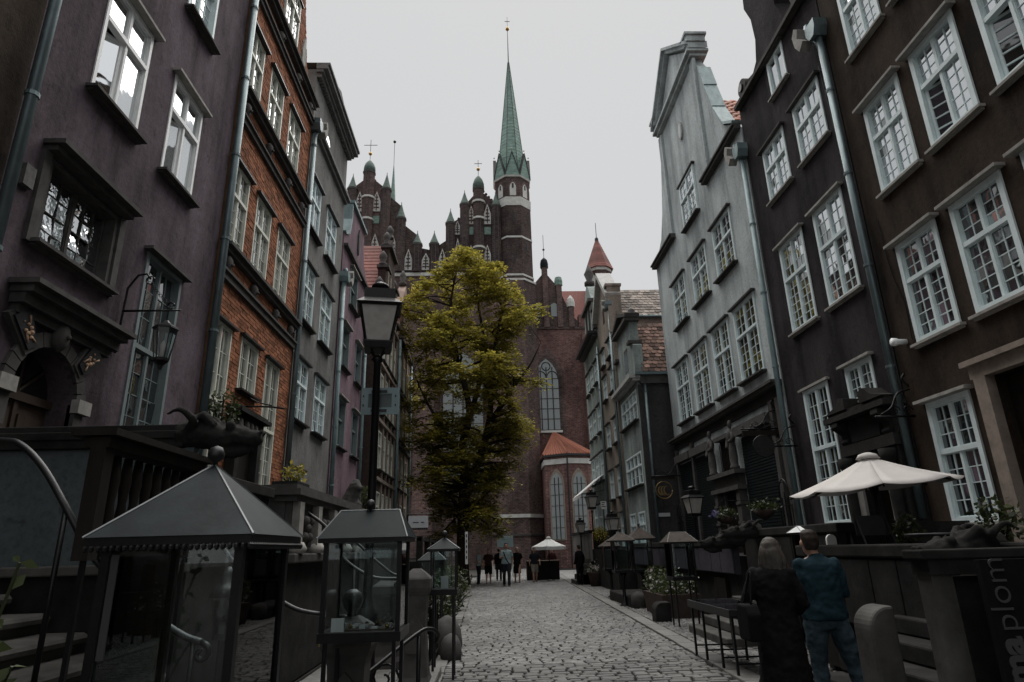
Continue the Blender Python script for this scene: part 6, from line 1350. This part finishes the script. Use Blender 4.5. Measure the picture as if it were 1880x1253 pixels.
# parasol
def parasol(c, r, ze, za, zb, label, mat='canvas_cream', n=8, tilt=0, rot=.2, name='parasol', val=.0):
    e_ = empty(name, (c[0], c[1], zb), label, 'parasol'); m = MB(); up = MB()
    P_ = []
    for k in range(n):
        a = 2 * PI * k / n + rot; P_.append((c[0] + r * math.cos(a), c[1] + r * math.sin(a), ze + tilt * math.cos(a)))
    vs_, fs_ = [], []; J = 6
    for k in range(n):
        p, q = Vector(P_[k]), Vector(P_[(k + 1) % n]); A = Vector((c[0], c[1], za)); b0 = len(vs_)
        for i in range(J + 1):
            t = i / J
            for j in range(5):
                u = j / 4; e = p.lerp(q, u); x = A.lerp(e, t); x.z -= .05 * r * t * (4 * u * (1 - u)) * .8 + .03 * math.sin(PI * t); vs_.append(x)
        for i in range(J):
            for j in range(4): a_ = b0 + i * 5 + j; fs_.append((a_, a_ + 1, a_ + 6, a_ + 5))
    m.add(vs_, fs_); cn = m.build('canopy', mat, e_, True, norm=False)
    sm = cn.modifiers.new('thick', 'SOLIDIFY'); sm.thickness = .008
    if val:
        for k in range(n):
            p, q = Vector(P_[k]), Vector(P_[(k + 1) % n]); MB().add([p, q, q - Vector((0, 0, val)), p.lerp(q, .5) - Vector((0, 0, val * 1.15)), p - Vector((0, 0, val))], [(0, 1, 2, 3, 4)]).build('valance', mat, e_, norm=False)
    MB().lathe([(.15, za - .03), (.11, za + .03), (.05, za + .05), (.02, za + .055)], (c[0], c[1], 0), n, rot).build('vent_cap', mat, e_, True)
    MB().tube([(c[0], c[1], zb), (c[0], c[1], za + .04)], .024, 8).build('pole', 'wood_dark', e_, True)
    for k in range(n): p = Vector(P_[k]); A = Vector((c[0], c[1], za - .06)); MB().tube([A, p - Vector((0, 0, .03))], .012, 5).build('rib', 'wood_dark', e_); h_ = Vector((c[0], c[1], ze - .02)); MB().tube([h_, A.lerp(p, .45) - Vector((0, 0, .02))], .01, 5).build('strut', 'wood_dark', e_)
    MB().lathe([(.05, ze - .1), (.06, ze - .02), (.04, ze + .03)], (c[0], c[1], 0), 8).build('runner', 'wood_dark', e_, True); MB().lathe([(.25, zb), (.25, zb + .05), (.05, zb + .1)], (c[0], c[1], 0), 12).build('foot', 'dark_metal', e_, True)
    return e_
parasol((5.08, 8.45), 1.04, 2.26, 2.66, 1.0, 'open cream parasol over the right terrace', tilt=.08, rot=.35)
parasol((3.0, 34.2), .95, 1.68, 2.12, 0, 'small white parasol in the distance before the church chapel', 'canvas_white', 6, 0, .3, val=.14)
# cafe furniture under the parasol
ct = empty('bistro_table', (4.75, 6.9, 1.0), 'small round dark bistro table on the right terrace', 'table'); MB().lathe([(.32, 1.62), (.32, 1.65)], (4.75, 6.9, 0), 18).build('top', 'dark_metal', ct, True)
for k in range(3): a = k * 2.1; MB().tube([(4.75, 6.9, 1.62), (4.75 + .24 * math.cos(a), 6.9 + .24 * math.sin(a), 1.0)], .012, 6).build('leg', 'dark_metal', ct)
for (x, y_, lab) in ((4.62, 7.7, 'dark folding cafe chair behind the small bistro table'),):
    cc = empty('cafe_chair', (x, y_, 1.0), lab, 'chair'); MB().box(x - .2, y_ - .2, 1.44, x + .2, y_ + .2, 1.47).build('seat', 'dark_metal', cc); MB().box(x - .2, y_ + .18, 1.65, x + .2, y_ + .2, 1.88).build('backrest', 'dark_metal', cc)
    for sx in (-.18, .18):
        MB().tube([(x + sx, y_ - .18, 1.0), (x + sx, y_ + .19, 1.88)], .012, 6).build('leg', 'dark_metal', cc); MB().tube([(x + sx, y_ + .19, 1.0), (x + sx, y_ - .15, 1.45)], .012, 6).build('leg', 'dark_metal', cc)
# planters
fp = empty('flower_trough', (4.3, 16.3, 0), 'long dark trough of pink and white flowers on the right pavement', 'planter')
MB().prism([(3.95, 0), (4.7, 0), (4.78, .52), (3.87, .52)], lambda q, y_: (q[0], y_, q[1]), 15.4, 17.3).build('box', 'terracotta', fp)
def blooms(parent, c, ex, n, mats, seed, ll=.06):
    r_ = random.Random(seed)
    for mt, nn in mats:
        m = MB()
        for i in range(nn):
            p = Vector((c[0] + r_.uniform(-1, 1) * ex[0], c[1] + r_.uniform(-1, 1) * ex[1], c[2] + abs(r_.gauss(0, .6)) * ex[2])); q = Vector((r_.gauss(0, 1), r_.gauss(0, 1), r_.gauss(.6, .6))).normalized(); l = ll * r_.uniform(.6, 1.5)
            wv = q.cross(Vector((r_.gauss(0, 1), r_.gauss(0, 1), 1))).normalized() * l * .35; m.add([p, p + q * l * .5 + wv, p + q * l, p + q * l * .5 - wv], [(0, 1, 2, 3)])
        m.build('foliage' if 'flower' not in mt and 'violet' not in mt else 'blossom', mt, parent, norm=False)
blooms(fp, (4.32, 16.3, .5), (.42, .9, .32), 0, (('leaf_green', 1100), ('leaf_flower', 110)), 3, .09)
f2 = empty('flower_pot', (4.45, 28.6, 0), 'terracotta tub of white flowers near the foot of the far steps', 'planter'); MB().lathe([(.22, 0), (.34, .55), (.37, .6), (.3, .6)], (4.45, 28.6, 0), 14).build('tub', 'terracotta', f2, True); blooms(f2, (4.45, 28.6, .6), (.28, .28, .22), 0, (('leaf_green', 200), ('leaf_flower', 130)), 5, .09)
f3 = empty('hanging_basket', (5.9, 16.2, 2.2), 'hanging flower basket beside the right hand street lamp', 'planter'); MB().lathe([(.03, 2.05), (.15, 2.12), (.18, 2.25)], (5.9, 16.2, 0), 10).build('bowl', 'terracotta', f3, True); blooms(f3, (5.9, 16.2, 2.2), (.2, .2, .16), 0, (('leaf_green', 260), ('leaf_flower', 26)), 6, .07); MB().tube([(5.9, 16.2, 2.2), (5.9, 16.2, 2.62), (6.98, 16.2, 2.62)], .008, 4).build('hanger', 'black_iron', f3)
f4 = empty('hanging_basket', (6.6, 18.5, 2.35), 'violet flower ball hung at the carved shop portal', 'planter'); blooms(f4, (6.6, 18.5, 2.3), (.26, .3, .12), 0, (('leaf_violet', 420),), 7, .08); MB().lathe([(.03, 2.15), (.16, 2.22), (.18, 2.32)], (6.6, 18.5, 0), 10).build('bowl', 'terracotta', f4, True); MB().tube([(6.6, 18.5, 2.3), (6.6, 18.5, 2.75), (6.8, 18.5, 2.9)], .008, 4).build('hanger', 'black_iron', f4)
f5 = empty('hanging_basket', (6.3, 14.9, 2.3), 'dark flower basket hung near the verdigris downpipe', 'planter'); MB().lathe([(.05, 2.1), (.2, 2.2), (.24, 2.32)], (6.3, 14.9, 0), 10).build('bowl', 'terracotta', f5, True); blooms(f5, (6.3, 14.9, 2.3), (.28, .28, .14), 0, (('leaf_green', 360),), 8, .07); MB().tube([(6.3, 14.9, 2.3), (6.3, 14.9, 2.85), (6.98, 14.9, 2.95)], .01, 4).build('hanger', 'black_iron', f5)
shrub('potted_shrub', (4.35, 17.6, .75), .36, 700, 'dark bushy plant behind the flower trough', seed=21)
shrub('potted_shrub', (4.9, 29.4, 2.1), .35, 420, 'pale leafed shrub on the far right terrace wall', 'leaf_gold', .08, seed=22)
shrub('potted_shrub', (5.75, 9.0, 1.72), .2, 160, 'small leafy plant by the foot of the zinc downpipe', seed=23)
shrub('potted_shrub', (5.75, 7.3, 1.78), .26, 260, 'dark creeper over the terrace wall below the umber house window', seed=24)
# ------------------------------------------------------------------ lamps, signs and awning on the right
lantern_lamp(5.32, 17.0, 3.06, 'black lantern lamp standing before the shuttered shop on the right', 0, .75, .035, .8)
lantern_lamp(4.62, 29.6, 4.1, 'black lantern lamp under the far awning on the right', 0, .85, .04, .8)
lantern_lamp(4.95, 26.6, 2.98, 'shorter black lantern lamp before the low house with brown tiles', 0, .8, .035, .8)
lantern_lamp(4.15, 30.3, 2.9, 'slim lantern lamp farthest up the right side', 0, .7, .035, .7)
def bracket_sign(name, lab, y, x1, z, kind, zb=None):
    e_ = empty(name, (7.0, y, z), lab, 'sign'); m = MB(); m.tube([(6.97, y, z), (x1, y, z)], .02, 6)
    for k in range(3):
        cx = x1 + .35 + k * .22; s_ = .09; m.tube([(cx + (s_ - .005 * i) * math.cos(i * .6), y, z + .1 + (s_ - .005 * i) * math.sin(i * .6)) for i in range(14)], .009, 5)
    m.tube(curve([(6.97, y, z + .45), (6.75, y, z + .38), (6.6, y, z + .15), (6.4, y, z + .03)]), .016, 6); m.tube(curve([(6.97, y, z + .5), (6.88, y, z + .62), (6.94, y, z + .72)]), .02, 6); m.build('bracket', 'black_iron', e_, True)
    if kind == 'board':
        MB().box(x1 + .02, y - .02, z - .17, x1 + .95, y + .02, z - .04).build('board', 'wood_dark', e_); [MB().ball((x1 + .05 + .2 * k, y, z + .06), .025, 6).build('knob', 'rail_steel', e_, True) for k in range(2)]
    if kind == 'disc':
        MB().prism([(x1 + .18 + .24 * math.cos(a), z - .0 + .24 * math.sin(a)) for a in [2 * PI * i / 24 for i in range(24)]], lambda q, d: (q[0], y + d, q[1]), -.06, -.025).build('disc', 'shop_dark', e_)
        MB().tube([(x1 + .18 + .24 * math.cos(a), y - .045, z + .24 * math.sin(a)) for a in [2 * PI * i / 24 for i in range(25)]], .014, 6).build('rim', 'black_iron', e_, True)
    if kind == 'ccc':
        cx, cz = x1 + .42, z - .5
        MB().tube([(cx + .3 * math.cos(a), y, cz + .3 * math.sin(a)) for a in [2 * PI * i / 28 for i in range(29)]], .018, 6).build('ring', 'gold', e_, True)
        for k in range(3):
            qx = cx - .1 + .1 * k
            po_ = [(qx + .13 * math.cos(a), cz - .02 + .17 * math.sin(a)) for a in [PI * .45 + PI * 1.2 * i / 12 for i in range(13)]] + [(qx + .03 + .11 * math.cos(a), cz - .0 + .14 * math.sin(a)) for a in [PI * 1.65 - PI * 1.2 * i / 12 for i in range(13)]]
            MB().prism(po_, lambda q, d: (q[0], y + d, q[1]), -.012, .012).build('crescent', 'gold', e_)
        MB().tube([(cx, y, z), (cx, y, cz + .3)], .01, 5).build('hanger', 'black_iron', e_)
        MB().box(x1 - .02, y - .02, z - .12, 6.7, y + .02, z - .02).build('name_board', 'wood_dark', e_)
bracket_sign('hanging_sign', 'wrought bracket sign with a ring of three gold crescents on the sage house corner', 23.2, 5.85, 3.98, 'ccc')
bracket_sign('hanging_sign', 'dark board hung from a scrolled bracket above the shop shutter', 15.0, 6.05, 4.2, 'board')
bracket_sign('hanging_sign', 'black disc on a long scrolled bracket beside the tall charcoal house window', 14.2, 6.0, 3.66, 'disc')
bracket_sign('hanging_sign', 'small scrolled iron bracket beside the zinc downpipe of the umber house', 10.05, 6.3, 3.5, 'none')
tag(MB().box(6.12, 24.005, 2.6, 6.62, 24.03, 2.73).build('name_plate', 'letter_white'), 'thin white plate on the dark blind side wall', 'sign')
an = empty('awning', (5.75, 34, 4.2), 'pale folding awning sloping from the far green house', 'awning')
MB().add([(5.75, 32.3, 5.1), (5.75, 35.6, 5.1), (4.55, 35.6, 4.15), (4.55, 32.3, 4.15)], [(0, 1, 2, 3)]).build('cloth', 'canvas_white', an).modifiers.new('t', 'SOLIDIFY').thickness = .03
MB().add([(4.55, 32.3, 4.15), (4.55, 35.6, 4.15), (4.55, 35.6, 3.98), (4.55, 32.3, 3.98)], [(0, 1, 2, 3)]).build('valance', 'canvas_white', an)
for y_ in (32.4, 35.5): MB().tube([(5.74, y_, 4.3), (4.57, y_, 4.13)], .02, 6).build('arm', 'dark_metal', an)
bsn = empty('street_sign', (5.2, 30, 3.2), 'small white sign with dark print beside the far lamp', 'sign'); MB().box(5.1, 29.98, 3.25, 5.36, 30, 3.6).build('plate', 'paper_white', bsn)
for k, w_ in enumerate((.16, .12, .18)): MB().box(5.14, 29.972, 3.52 - .09 * k, 5.14 + w_, 29.978, 3.56 - .09 * k).build('print', 'ink', bsn)
MB().tube([(5.23, 30.01, .0), (5.23, 30.01, 3.25)], .02, 6).build('pole', 'black_iron', bsn)
# far end of the street: planters, boards, stalls
for (x, y_, w_, h_, mt, lab) in ((.0, 41, .5, .95, 'paper_white', 'tall pale planter box at the far end left of the walkers'), (1.45, 40, .35, 1.1, 'paper_white', 'white board leaning behind the walker in a cap'), (.95, 42, 1.0, .5, 'sign_teal', 'pale hanging banner behind the tall walker')):
    o = MB().box(x - w_ / 2, y_, 0 if h_ > .6 else 1.75, x + w_ / 2, y_ + .12, h_ if h_ > .6 else 2.4).build('banner_board', mt, bevel=.01); tag(o, lab, 'board')
bh = empty('market_counter', (2.6, 35.5, 0), 'dark counter under the small white parasol', 'counter'); MB().box(1.9, 35.2, 0, 3.6, 35.9, .95).build('front', 'wood_dark', bh); MB().box(1.85, 35.15, .95, 3.65, 35.95, 1.0).build('top', 'wood_brown', bh)
st5 = empty('chalk_sign', (-.85, 26, 0), 'white lettered upright banner at the left kerb by the tree', 'sign'); MB().box(-.97, 26, 1.1, -.86, 26.02, 2.3).build('banner', 'paper_white', st5); [MB().box(-.94, 25.99, 2.1 - .2 * k, -.89, 25.998, 2.2 - .2 * k).build('letter', 'ink', st5) for k in range(5)]; MB().tube([(-.91, 26.03, 0), (-.91, 26.03, 2.35)], .012, 6).build('pole', 'dark_metal', st5)

# ------------------------------------------------------------------ people
def person(loc, rz, H, label, top, bottom, hair, shoe='shoe_dark', pose=None, vox=.02, coat=False, longhair=False, shorts=False, bald=False, skirt=False, group=None, build=1.0, sleeves='long', face=True):
    s = H / 1.75; p = dict(Lsh=(-.165, 0, 1.41), Rsh=(.165, 0, 1.41), Lel=(-.25, -.03, 1.15), Rel=(.25, -.03, 1.15), Lwr=(-.25, .08, .90), Rwr=(.25, .08, .90),
        Lhip=(-.10, 0, .92), Rhip=(.10, 0, .92), Lkn=(-.11, .02, .50), Rkn=(.11, .02, .50), Lan=(-.12, -.02, .09), Ran=(.12, -.02, .09), head=(0, .02, 1.63))
    if pose: p.update(pose)
    J = {k: Vector(v) * s for k, v in p.items()}; B_ = build
    e_ = empty('person', loc, label, 'person', group, rz)
    WL[e_.name] = Vector((0, 0, 0))
    hx, hy, hz = J['head']; ch = s
    # one continuous body
    b = MB()
    b.loft([(0, 0, .86 * s, .13 * s * B_, .10 * s), (0, 0, .95 * s, .165 * s * B_, .115 * s), (0, 0, 1.08 * s, .14 * s * B_, .10 * s), (0, 0, 1.25 * s, .16 * s * B_, .11 * s), (0, 0, 1.38 * s, .175 * s * B_, .10 * s), (0, 0, 1.46 * s, .13 * s, .075 * s), (0, .005, 1.49 * s, .06 * s, .055 * s)])
    b.tube([(0, .0, 1.44 * s), (hx * .6, hy * .6, 1.53 * s), (hx, hy, hz - .03 * s)], [.058 * s, .052 * s, .055 * s], 10)
    hd = [(-.125, .03), (-.11, .05), (-.08, .066), (-.03, .076), (.03, .08), (.075, .074), (.105, .05), (.12, .02)]
    b.loft([(hx, hy + (.012 * s if z < -.05 else 0), hz + z * s, r * s * .95, r * s * 1.15) for z, r in hd])
    b.tube([(hx, hy + .085 * s, hz + .01 * s), (hx, hy + .112 * s, hz - .03 * s), (hx, hy + .09 * s, hz - .045 * s)], [.010 * s, .016 * s, .010 * s], 6)     # nose
    for sx in (-1, 1): b.ball((hx + sx * .078 * s, hy - .005 * s, hz - .01 * s), .022 * s, 6, 1.5)
    for S_ in 'LR':
        b.tube([J[S_ + 'hip'], (J[S_ + 'hip'] + J[S_ + 'kn']) / 2, J[S_ + 'kn'], J[S_ + 'kn'].lerp(J[S_ + 'an'], .35), J[S_ + 'an']], [.088 * s * B_, .078 * s * B_, .056 * s, .056 * s, .036 * s], 10)
        b.tube([J[S_ + 'sh'], J[S_ + 'sh'].lerp(J[S_ + 'el'], .4), J[S_ + 'el'], J[S_ + 'el'].lerp(J[S_ + 'wr'], .3), J[S_ + 'wr']], [.056 * s, .052 * s, .042 * s, .042 * s, .027 * s], 9)
        an_ = J[S_ + 'an']; b.tube([an_ + Vector((0, -.04, -.05)) * s, an_ + Vector((0, .1, -.065)) * s, an_ + Vector((0, .17, -.07)) * s], [.035 * s, .036 * s, .022 * s], 8)
        w_ = J[S_ + 'wr']; d = (w_ - J[S_ + 'el']).normalized(); sd = d.cross(Vector((1, 0, .01))).normalized(); nm = d.cross(sd).normalized()
        pl = w_ + d * .075 * s; b.tube([w_, w_ + d * .04 * s, pl], [.026 * s, .034 * s, .032 * s], 8, sq=.6)
        sg_ = -1 if S_ == 'L' else 1
        for k, ln in enumerate((.062, .075, .07, .055)):
            o_ = pl + sd * (.030 - .020 * k) * s; b.tube([o_ - d * .01 * s, o_ + d * ln * .5 * s, o_ + d * ln * .85 * s - nm * sg_ * .022 * s], [.0105 * s, .0095 * s, .008 * s], 6)
        th = w_ + d * .03 * s + sd * .03 * s; b.tube([th, th + (d * .6 + sd * .6) * .045 * s, th + (d * 1.0 + sd * .5) * .07 * s], [.012 * s, .011 * s, .009 * s], 6)
    rmesh(b, 'body', 'skin', e_, min(vox, .016), 2)
    # clothes
    t = MB(); k = 1.0
    zb = .34 if coat else .88
    rings = [(0, 0, 1.485 * s, .085 * s, .07 * s), (0, 0, 1.455 * s, .15 * s, .09 * s), (0, 0, 1.41 * s, .195 * s * B_, .115 * s), (0, 0, 1.28 * s, .195 * s * B_, .135 * s), (0, 0, 1.08 * s, .18 * s * B_, .13 * s), (0, 0, .95 * s, .20 * s * B_, .145 * s), (0, 0, zb * s + .02, (.25 if coat else .20) * s * B_, (.19 if coat else .145) * s)]
    if coat: rings.insert(6, (0, 0, .65 * s, .225 * s, .165 * s))
    t.loft([(x, y_, z, a, c) for x, y_, z, a, c in rings][::-1], 18)
    t.tube([(0, 0, 1.44 * s), (0, .005, 1.51 * s)], [.085 * s, .066 * s], 10)
    for S_ in 'LR':
        en = J[S_ + 'wr'] if sleeves == 'long' else J[S_ + 'sh'].lerp(J[S_ + 'el'], .85)
        if sleeves == 'long': t.tube([J[S_ + 'sh'], J[S_ + 'sh'].lerp(J[S_ + 'el'], .5), J[S_ + 'el'], J[S_ + 'el'].lerp(en, .5), en], [.066 * s, .064 * s, .058 * s, .052 * s, .045 * s], 10)
        else: t.tube([J[S_ + 'sh'], J[S_ + 'sh'].lerp(J[S_ + 'el'], .5), en], [.074 * s, .07 * s, .068 * s], 10)
        t.ball(J[S_ + 'sh'], .066 * s, 8)
    rmesh(t, 'coat' if coat else 'shirt', top, e_, vox, 3, .030 * s)
    q = MB()
    if skirt: q.loft([(0, 0, .48 * s, .21 * s, .17 * s), (0, 0, .75 * s, .20 * s, .16 * s), (0, 0, .98 * s, .16 * s, .125 * s)])
    else:
        q.loft([(0, 0, .82 * s, .16 * s * B_, .12 * s), (0, 0, .92 * s, .182 * s * B_, .135 * s), (0, 0, 1.02 * s, .17 * s * B_, .122 * s)])
        for S_ in 'LR':
            a, c, d = J[S_ + 'hip'], J[S_ + 'kn'], J[S_ + 'an']
            if shorts: q.tube([a, a.lerp(c, .5), c + Vector((0, 0, -.02))], [.105 * s * B_, .10 * s, .092 * s], 12)
            else: q.tube([a, a.lerp(c, .5), c, c.lerp(d, .5), d + Vector((0, 0, -.02 * s))], [.104 * s * B_, .094 * s * B_, .074 * s, .068 * s, .064 * s], 12)
    rmesh(q, 'skirt' if skirt else 'trousers', bottom, e_, vox, 2, .028 * s)
    for S_ in 'LR':
        an_ = J[S_ + 'an']; f_ = MB().tube([an_ + Vector((0, -.065, -.045)) * s, an_ + Vector((0, .0, -.04)) * s, an_ + Vector((0, .1, -.055)) * s, an_ + Vector((0, .19, -.065)) * s], [.042 * s, .05 * s, .045 * s, .025 * s], 10); f_.build('shoe', shoe, e_, True)
    if not bald:
        h_ = MB()
        if longhair:
            h_.loft([(hx, hy - .03 * s, hz - .05 * s, .088 * s, .075 * s), (hx, hy - .02 * s, hz + .02 * s, .093 * s, .093 * s), (hx, hy - .015 * s, hz + .07 * s, .085 * s, .092 * s), (hx, hy - .01 * s, hz + .112 * s, .058 * s, .066 * s), (hx, hy, hz + .130 * s, .022 * s, .026 * s)], 16)
            rh = random.Random(3)
            for k in range(46):
                an = rh.uniform(PI * 1.02, PI * 1.98) if k % 4 else rh.choice((.92, 2.08)) * PI; cx_, sy_ = math.cos(an), math.sin(an); ln_ = rh.uniform(.20, .34); fl_ = rh.uniform(.9, 1.25)
                h_.tube(curve([(hx + .05 * cx_ * s, hy + .05 * sy_ * s, hz + .10 * s), (hx + .092 * cx_ * s, hy - .015 * s + .09 * sy_ * s, hz + .0 * s), (hx + .10 * fl_ * cx_ * s, hy - .02 * s + .085 * sy_ * s, hz - .12 * s), (hx + .09 * fl_ * cx_ * s, hy - .03 * s + .075 * sy_ * s, hz - ln_ * s)], 4), [.018 * s] * 9 + [.015 * s, .012 * s, .010 * s, .006 * s], 6)
        else: h_.loft([(hx, hy - .05 * s, hz - .075 * s, .055 * s, .045 * s), (hx, hy - .035 * s, hz - .02 * s, .08 * s, .075 * s), (hx, hy - .02 * s, hz + .04 * s, .086 * s, .092 * s), (hx, hy - .008 * s, hz + .09 * s, .076 * s, .088 * s), (hx, hy - .005 * s, hz + .125 * s, .045 * s, .055 * s)], 14)
        rmesh(h_, 'hair', hair, e_, min(vox, .007 if longhair else .012), 1 if longhair else 2, .010 * s if longhair else .02 * s)
    if face:
        for sx in (-1, 1): MB().ball((hx + sx * .03 * s, hy + .083 * s, hz + .015 * s), .011 * s, 6).build('eye', 'hair_dark', e_, True)
        MB().box(hx - .022 * s, hy + .085 * s, hz - .078 * s, hx + .022 * s, hy + .094 * s, hz - .068 * s).build('mouth', 'cloth_maroon', e_)
    return e_
folded = dict(Lel=(-.235, .03, 1.14), Rel=(.235, .03, 1.14), Lwr=(.02, .20, 1.17), Rwr=(-.02, .22, 1.13), Lan=(-.13, -.04, .09), Ran=(.24, -.1, .09), Lkn=(-.12, .02, .5), Rkn=(.18, -.03, .5), Lhip=(-.1, 0, .92), Rhip=(.1, 0, .92), head=(-.03, .03, 1.62))
person((3.19, 6.5, 0), -.12, 1.72, 'man seen from behind in a dark blue shirt and jeans with folded arms', 'cloth_blue', 'denim', 'hair_dark', pose=folded, vox=.012, build=1.08, face=False)
person((2.60, 6.2, 0), -.55, 1.64, 'woman in a long black coat with ash blond hair standing beside the man', 'cloth_black', 'cloth_black', 'hair_ash', pose=dict(Lel=(-.27, -.04, 1.14), Rel=(.26, .0, 1.14), Lwr=(-.22, .14, .95), Rwr=(.14, .2, 1.04), head=(.02, .03, 1.63)), vox=.012, coat=True, longhair=True, face=False)
person((3.62, 8.45, 0), -1.3, 1.62, 'person in a dark top and grey jeans half hidden between the couple', 'cloth_maroon', 'denim_grey', 'hair_dark', 'shoe_white', pose=dict(Lel=(-.24, .05, 1.15), Rel=(.24, .05, 1.15), Lwr=(-.12, .26, 1.1), Rwr=(.12, .26, 1.1)), vox=.018, longhair=True)
hb = empty('handbag', (2.32, 6.1, .7), 'black shoulder bag hanging at the woman in the black coat', 'bag'); MB().prism([(-.13, 0), (.13, 0), (.15, .22), (.1, .3), (-.1, .3), (-.15, .22)], lambda q, d: (2.30 + d, 6.1 + q[0], .78 + q[1]), -.06, .06).build('bag_body', 'cloth_black', hb, bevel=.02); MB().tube(curve([(2.3, 6.02, 1.06), (2.36, 6.1, 1.35), (2.3, 6.2, 1.06)]), .01, 5).build('strap', 'cloth_black', hb, True)
walkL = dict(Lkn=(-.1, .16, .52), Lan=(-.1, .22, .10), Rkn=(.1, .0, .5), Ran=(.1, -.18, .11), Lel=(-.26, -.1, 1.16), Lwr=(-.25, -.06, .92), Rel=(.26, .02, 1.15), Rwr=(.25, .2, .95))
walkR = dict(Rkn=(.1, .16, .52), Ran=(.1, .2, .10), Lkn=(-.1, .0, .5), Lan=(-.1, -.16, .11), Rel=(.26, -.1, 1.16), Rwr=(.25, -.04, .92), Lel=(-.26, .02, 1.15), Lwr=(-.25, .2, .95))
cup = dict(walkL, Lel=(.27, .0, 1.15), Lwr=(.2, .0, .9)); cup = dict(walkL, Rel=(.27, .02, 1.14), Rwr=(.16, .24, 1.2))
person((.72, 30.4, 0), PI, 1.88, 'tall walker in a pale shirt and dark trousers with a cross body strap', 'cloth_pale', 'cloth_navy', 'hair_dark', pose=cup, vox=.03, sleeves='short', build=1.1)
tag(MB().tube([(.60, 30.27, 1.50), (.70, 30.20, 1.2), (.83, 30.28, 1.0)], .022, 6).build('shoulder_strap', 'cloth_black'), 'dark strap across the tall walker in the pale shirt', 'strap')
person((-.58, 33.0, 0), -1.75, 1.66, 'grey haired person in a pale checked shirt at the left kerb', 'cloth_check', 'cloth_navy', 'hair_grey', pose=dict(head=(0, .06, 1.62), Lwr=(-.2, .2, 1.0), Rwr=(.2, .2, 1.0)), vox=.03, sleeves='short')
person((-.1, 33.3, 0), PI, 1.66, 'walker all in dark clothes between grey haired person and tall walker', 'cloth_maroon', 'cloth_black', 'hair_dark', pose=walkR, vox=.03, shorts=True, sleeves='short')
person((1.32, 33.4, 0), PI, 1.70, 'walker in a black dress and pale cap right of the tall walker', 'cloth_black', 'cloth_black', 'hair_grey', pose=walkL, vox=.03, skirt=True, sleeves='short')
person((2.2, 33.6, 0), PI + .1, 1.66, 'walker in a dark top and khaki shorts before the white parasol', 'cloth_navy', 'cloth_khaki', 'hair_dark', pose=walkR, vox=.03, shorts=True, sleeves='short')
person((3.95, 29.8, 0), .6, 1.72, 'person in black standing at the foot of the far steps', 'cloth_black', 'cloth_black', 'hair_dark', vox=.03)
person((.45, 36.0, 0), 0, 1.68, 'dark clad walker heading away behind the tall walker', 'cloth_black', 'cloth_navy', 'hair_dark', pose=walkL, vox=.035, face=False)
person((3.35, 36.6, 0), PI, 1.64, 'person in a dark red top behind the far counter', 'cloth_maroon', 'cloth_navy', 'hair_dark', vox=.035)
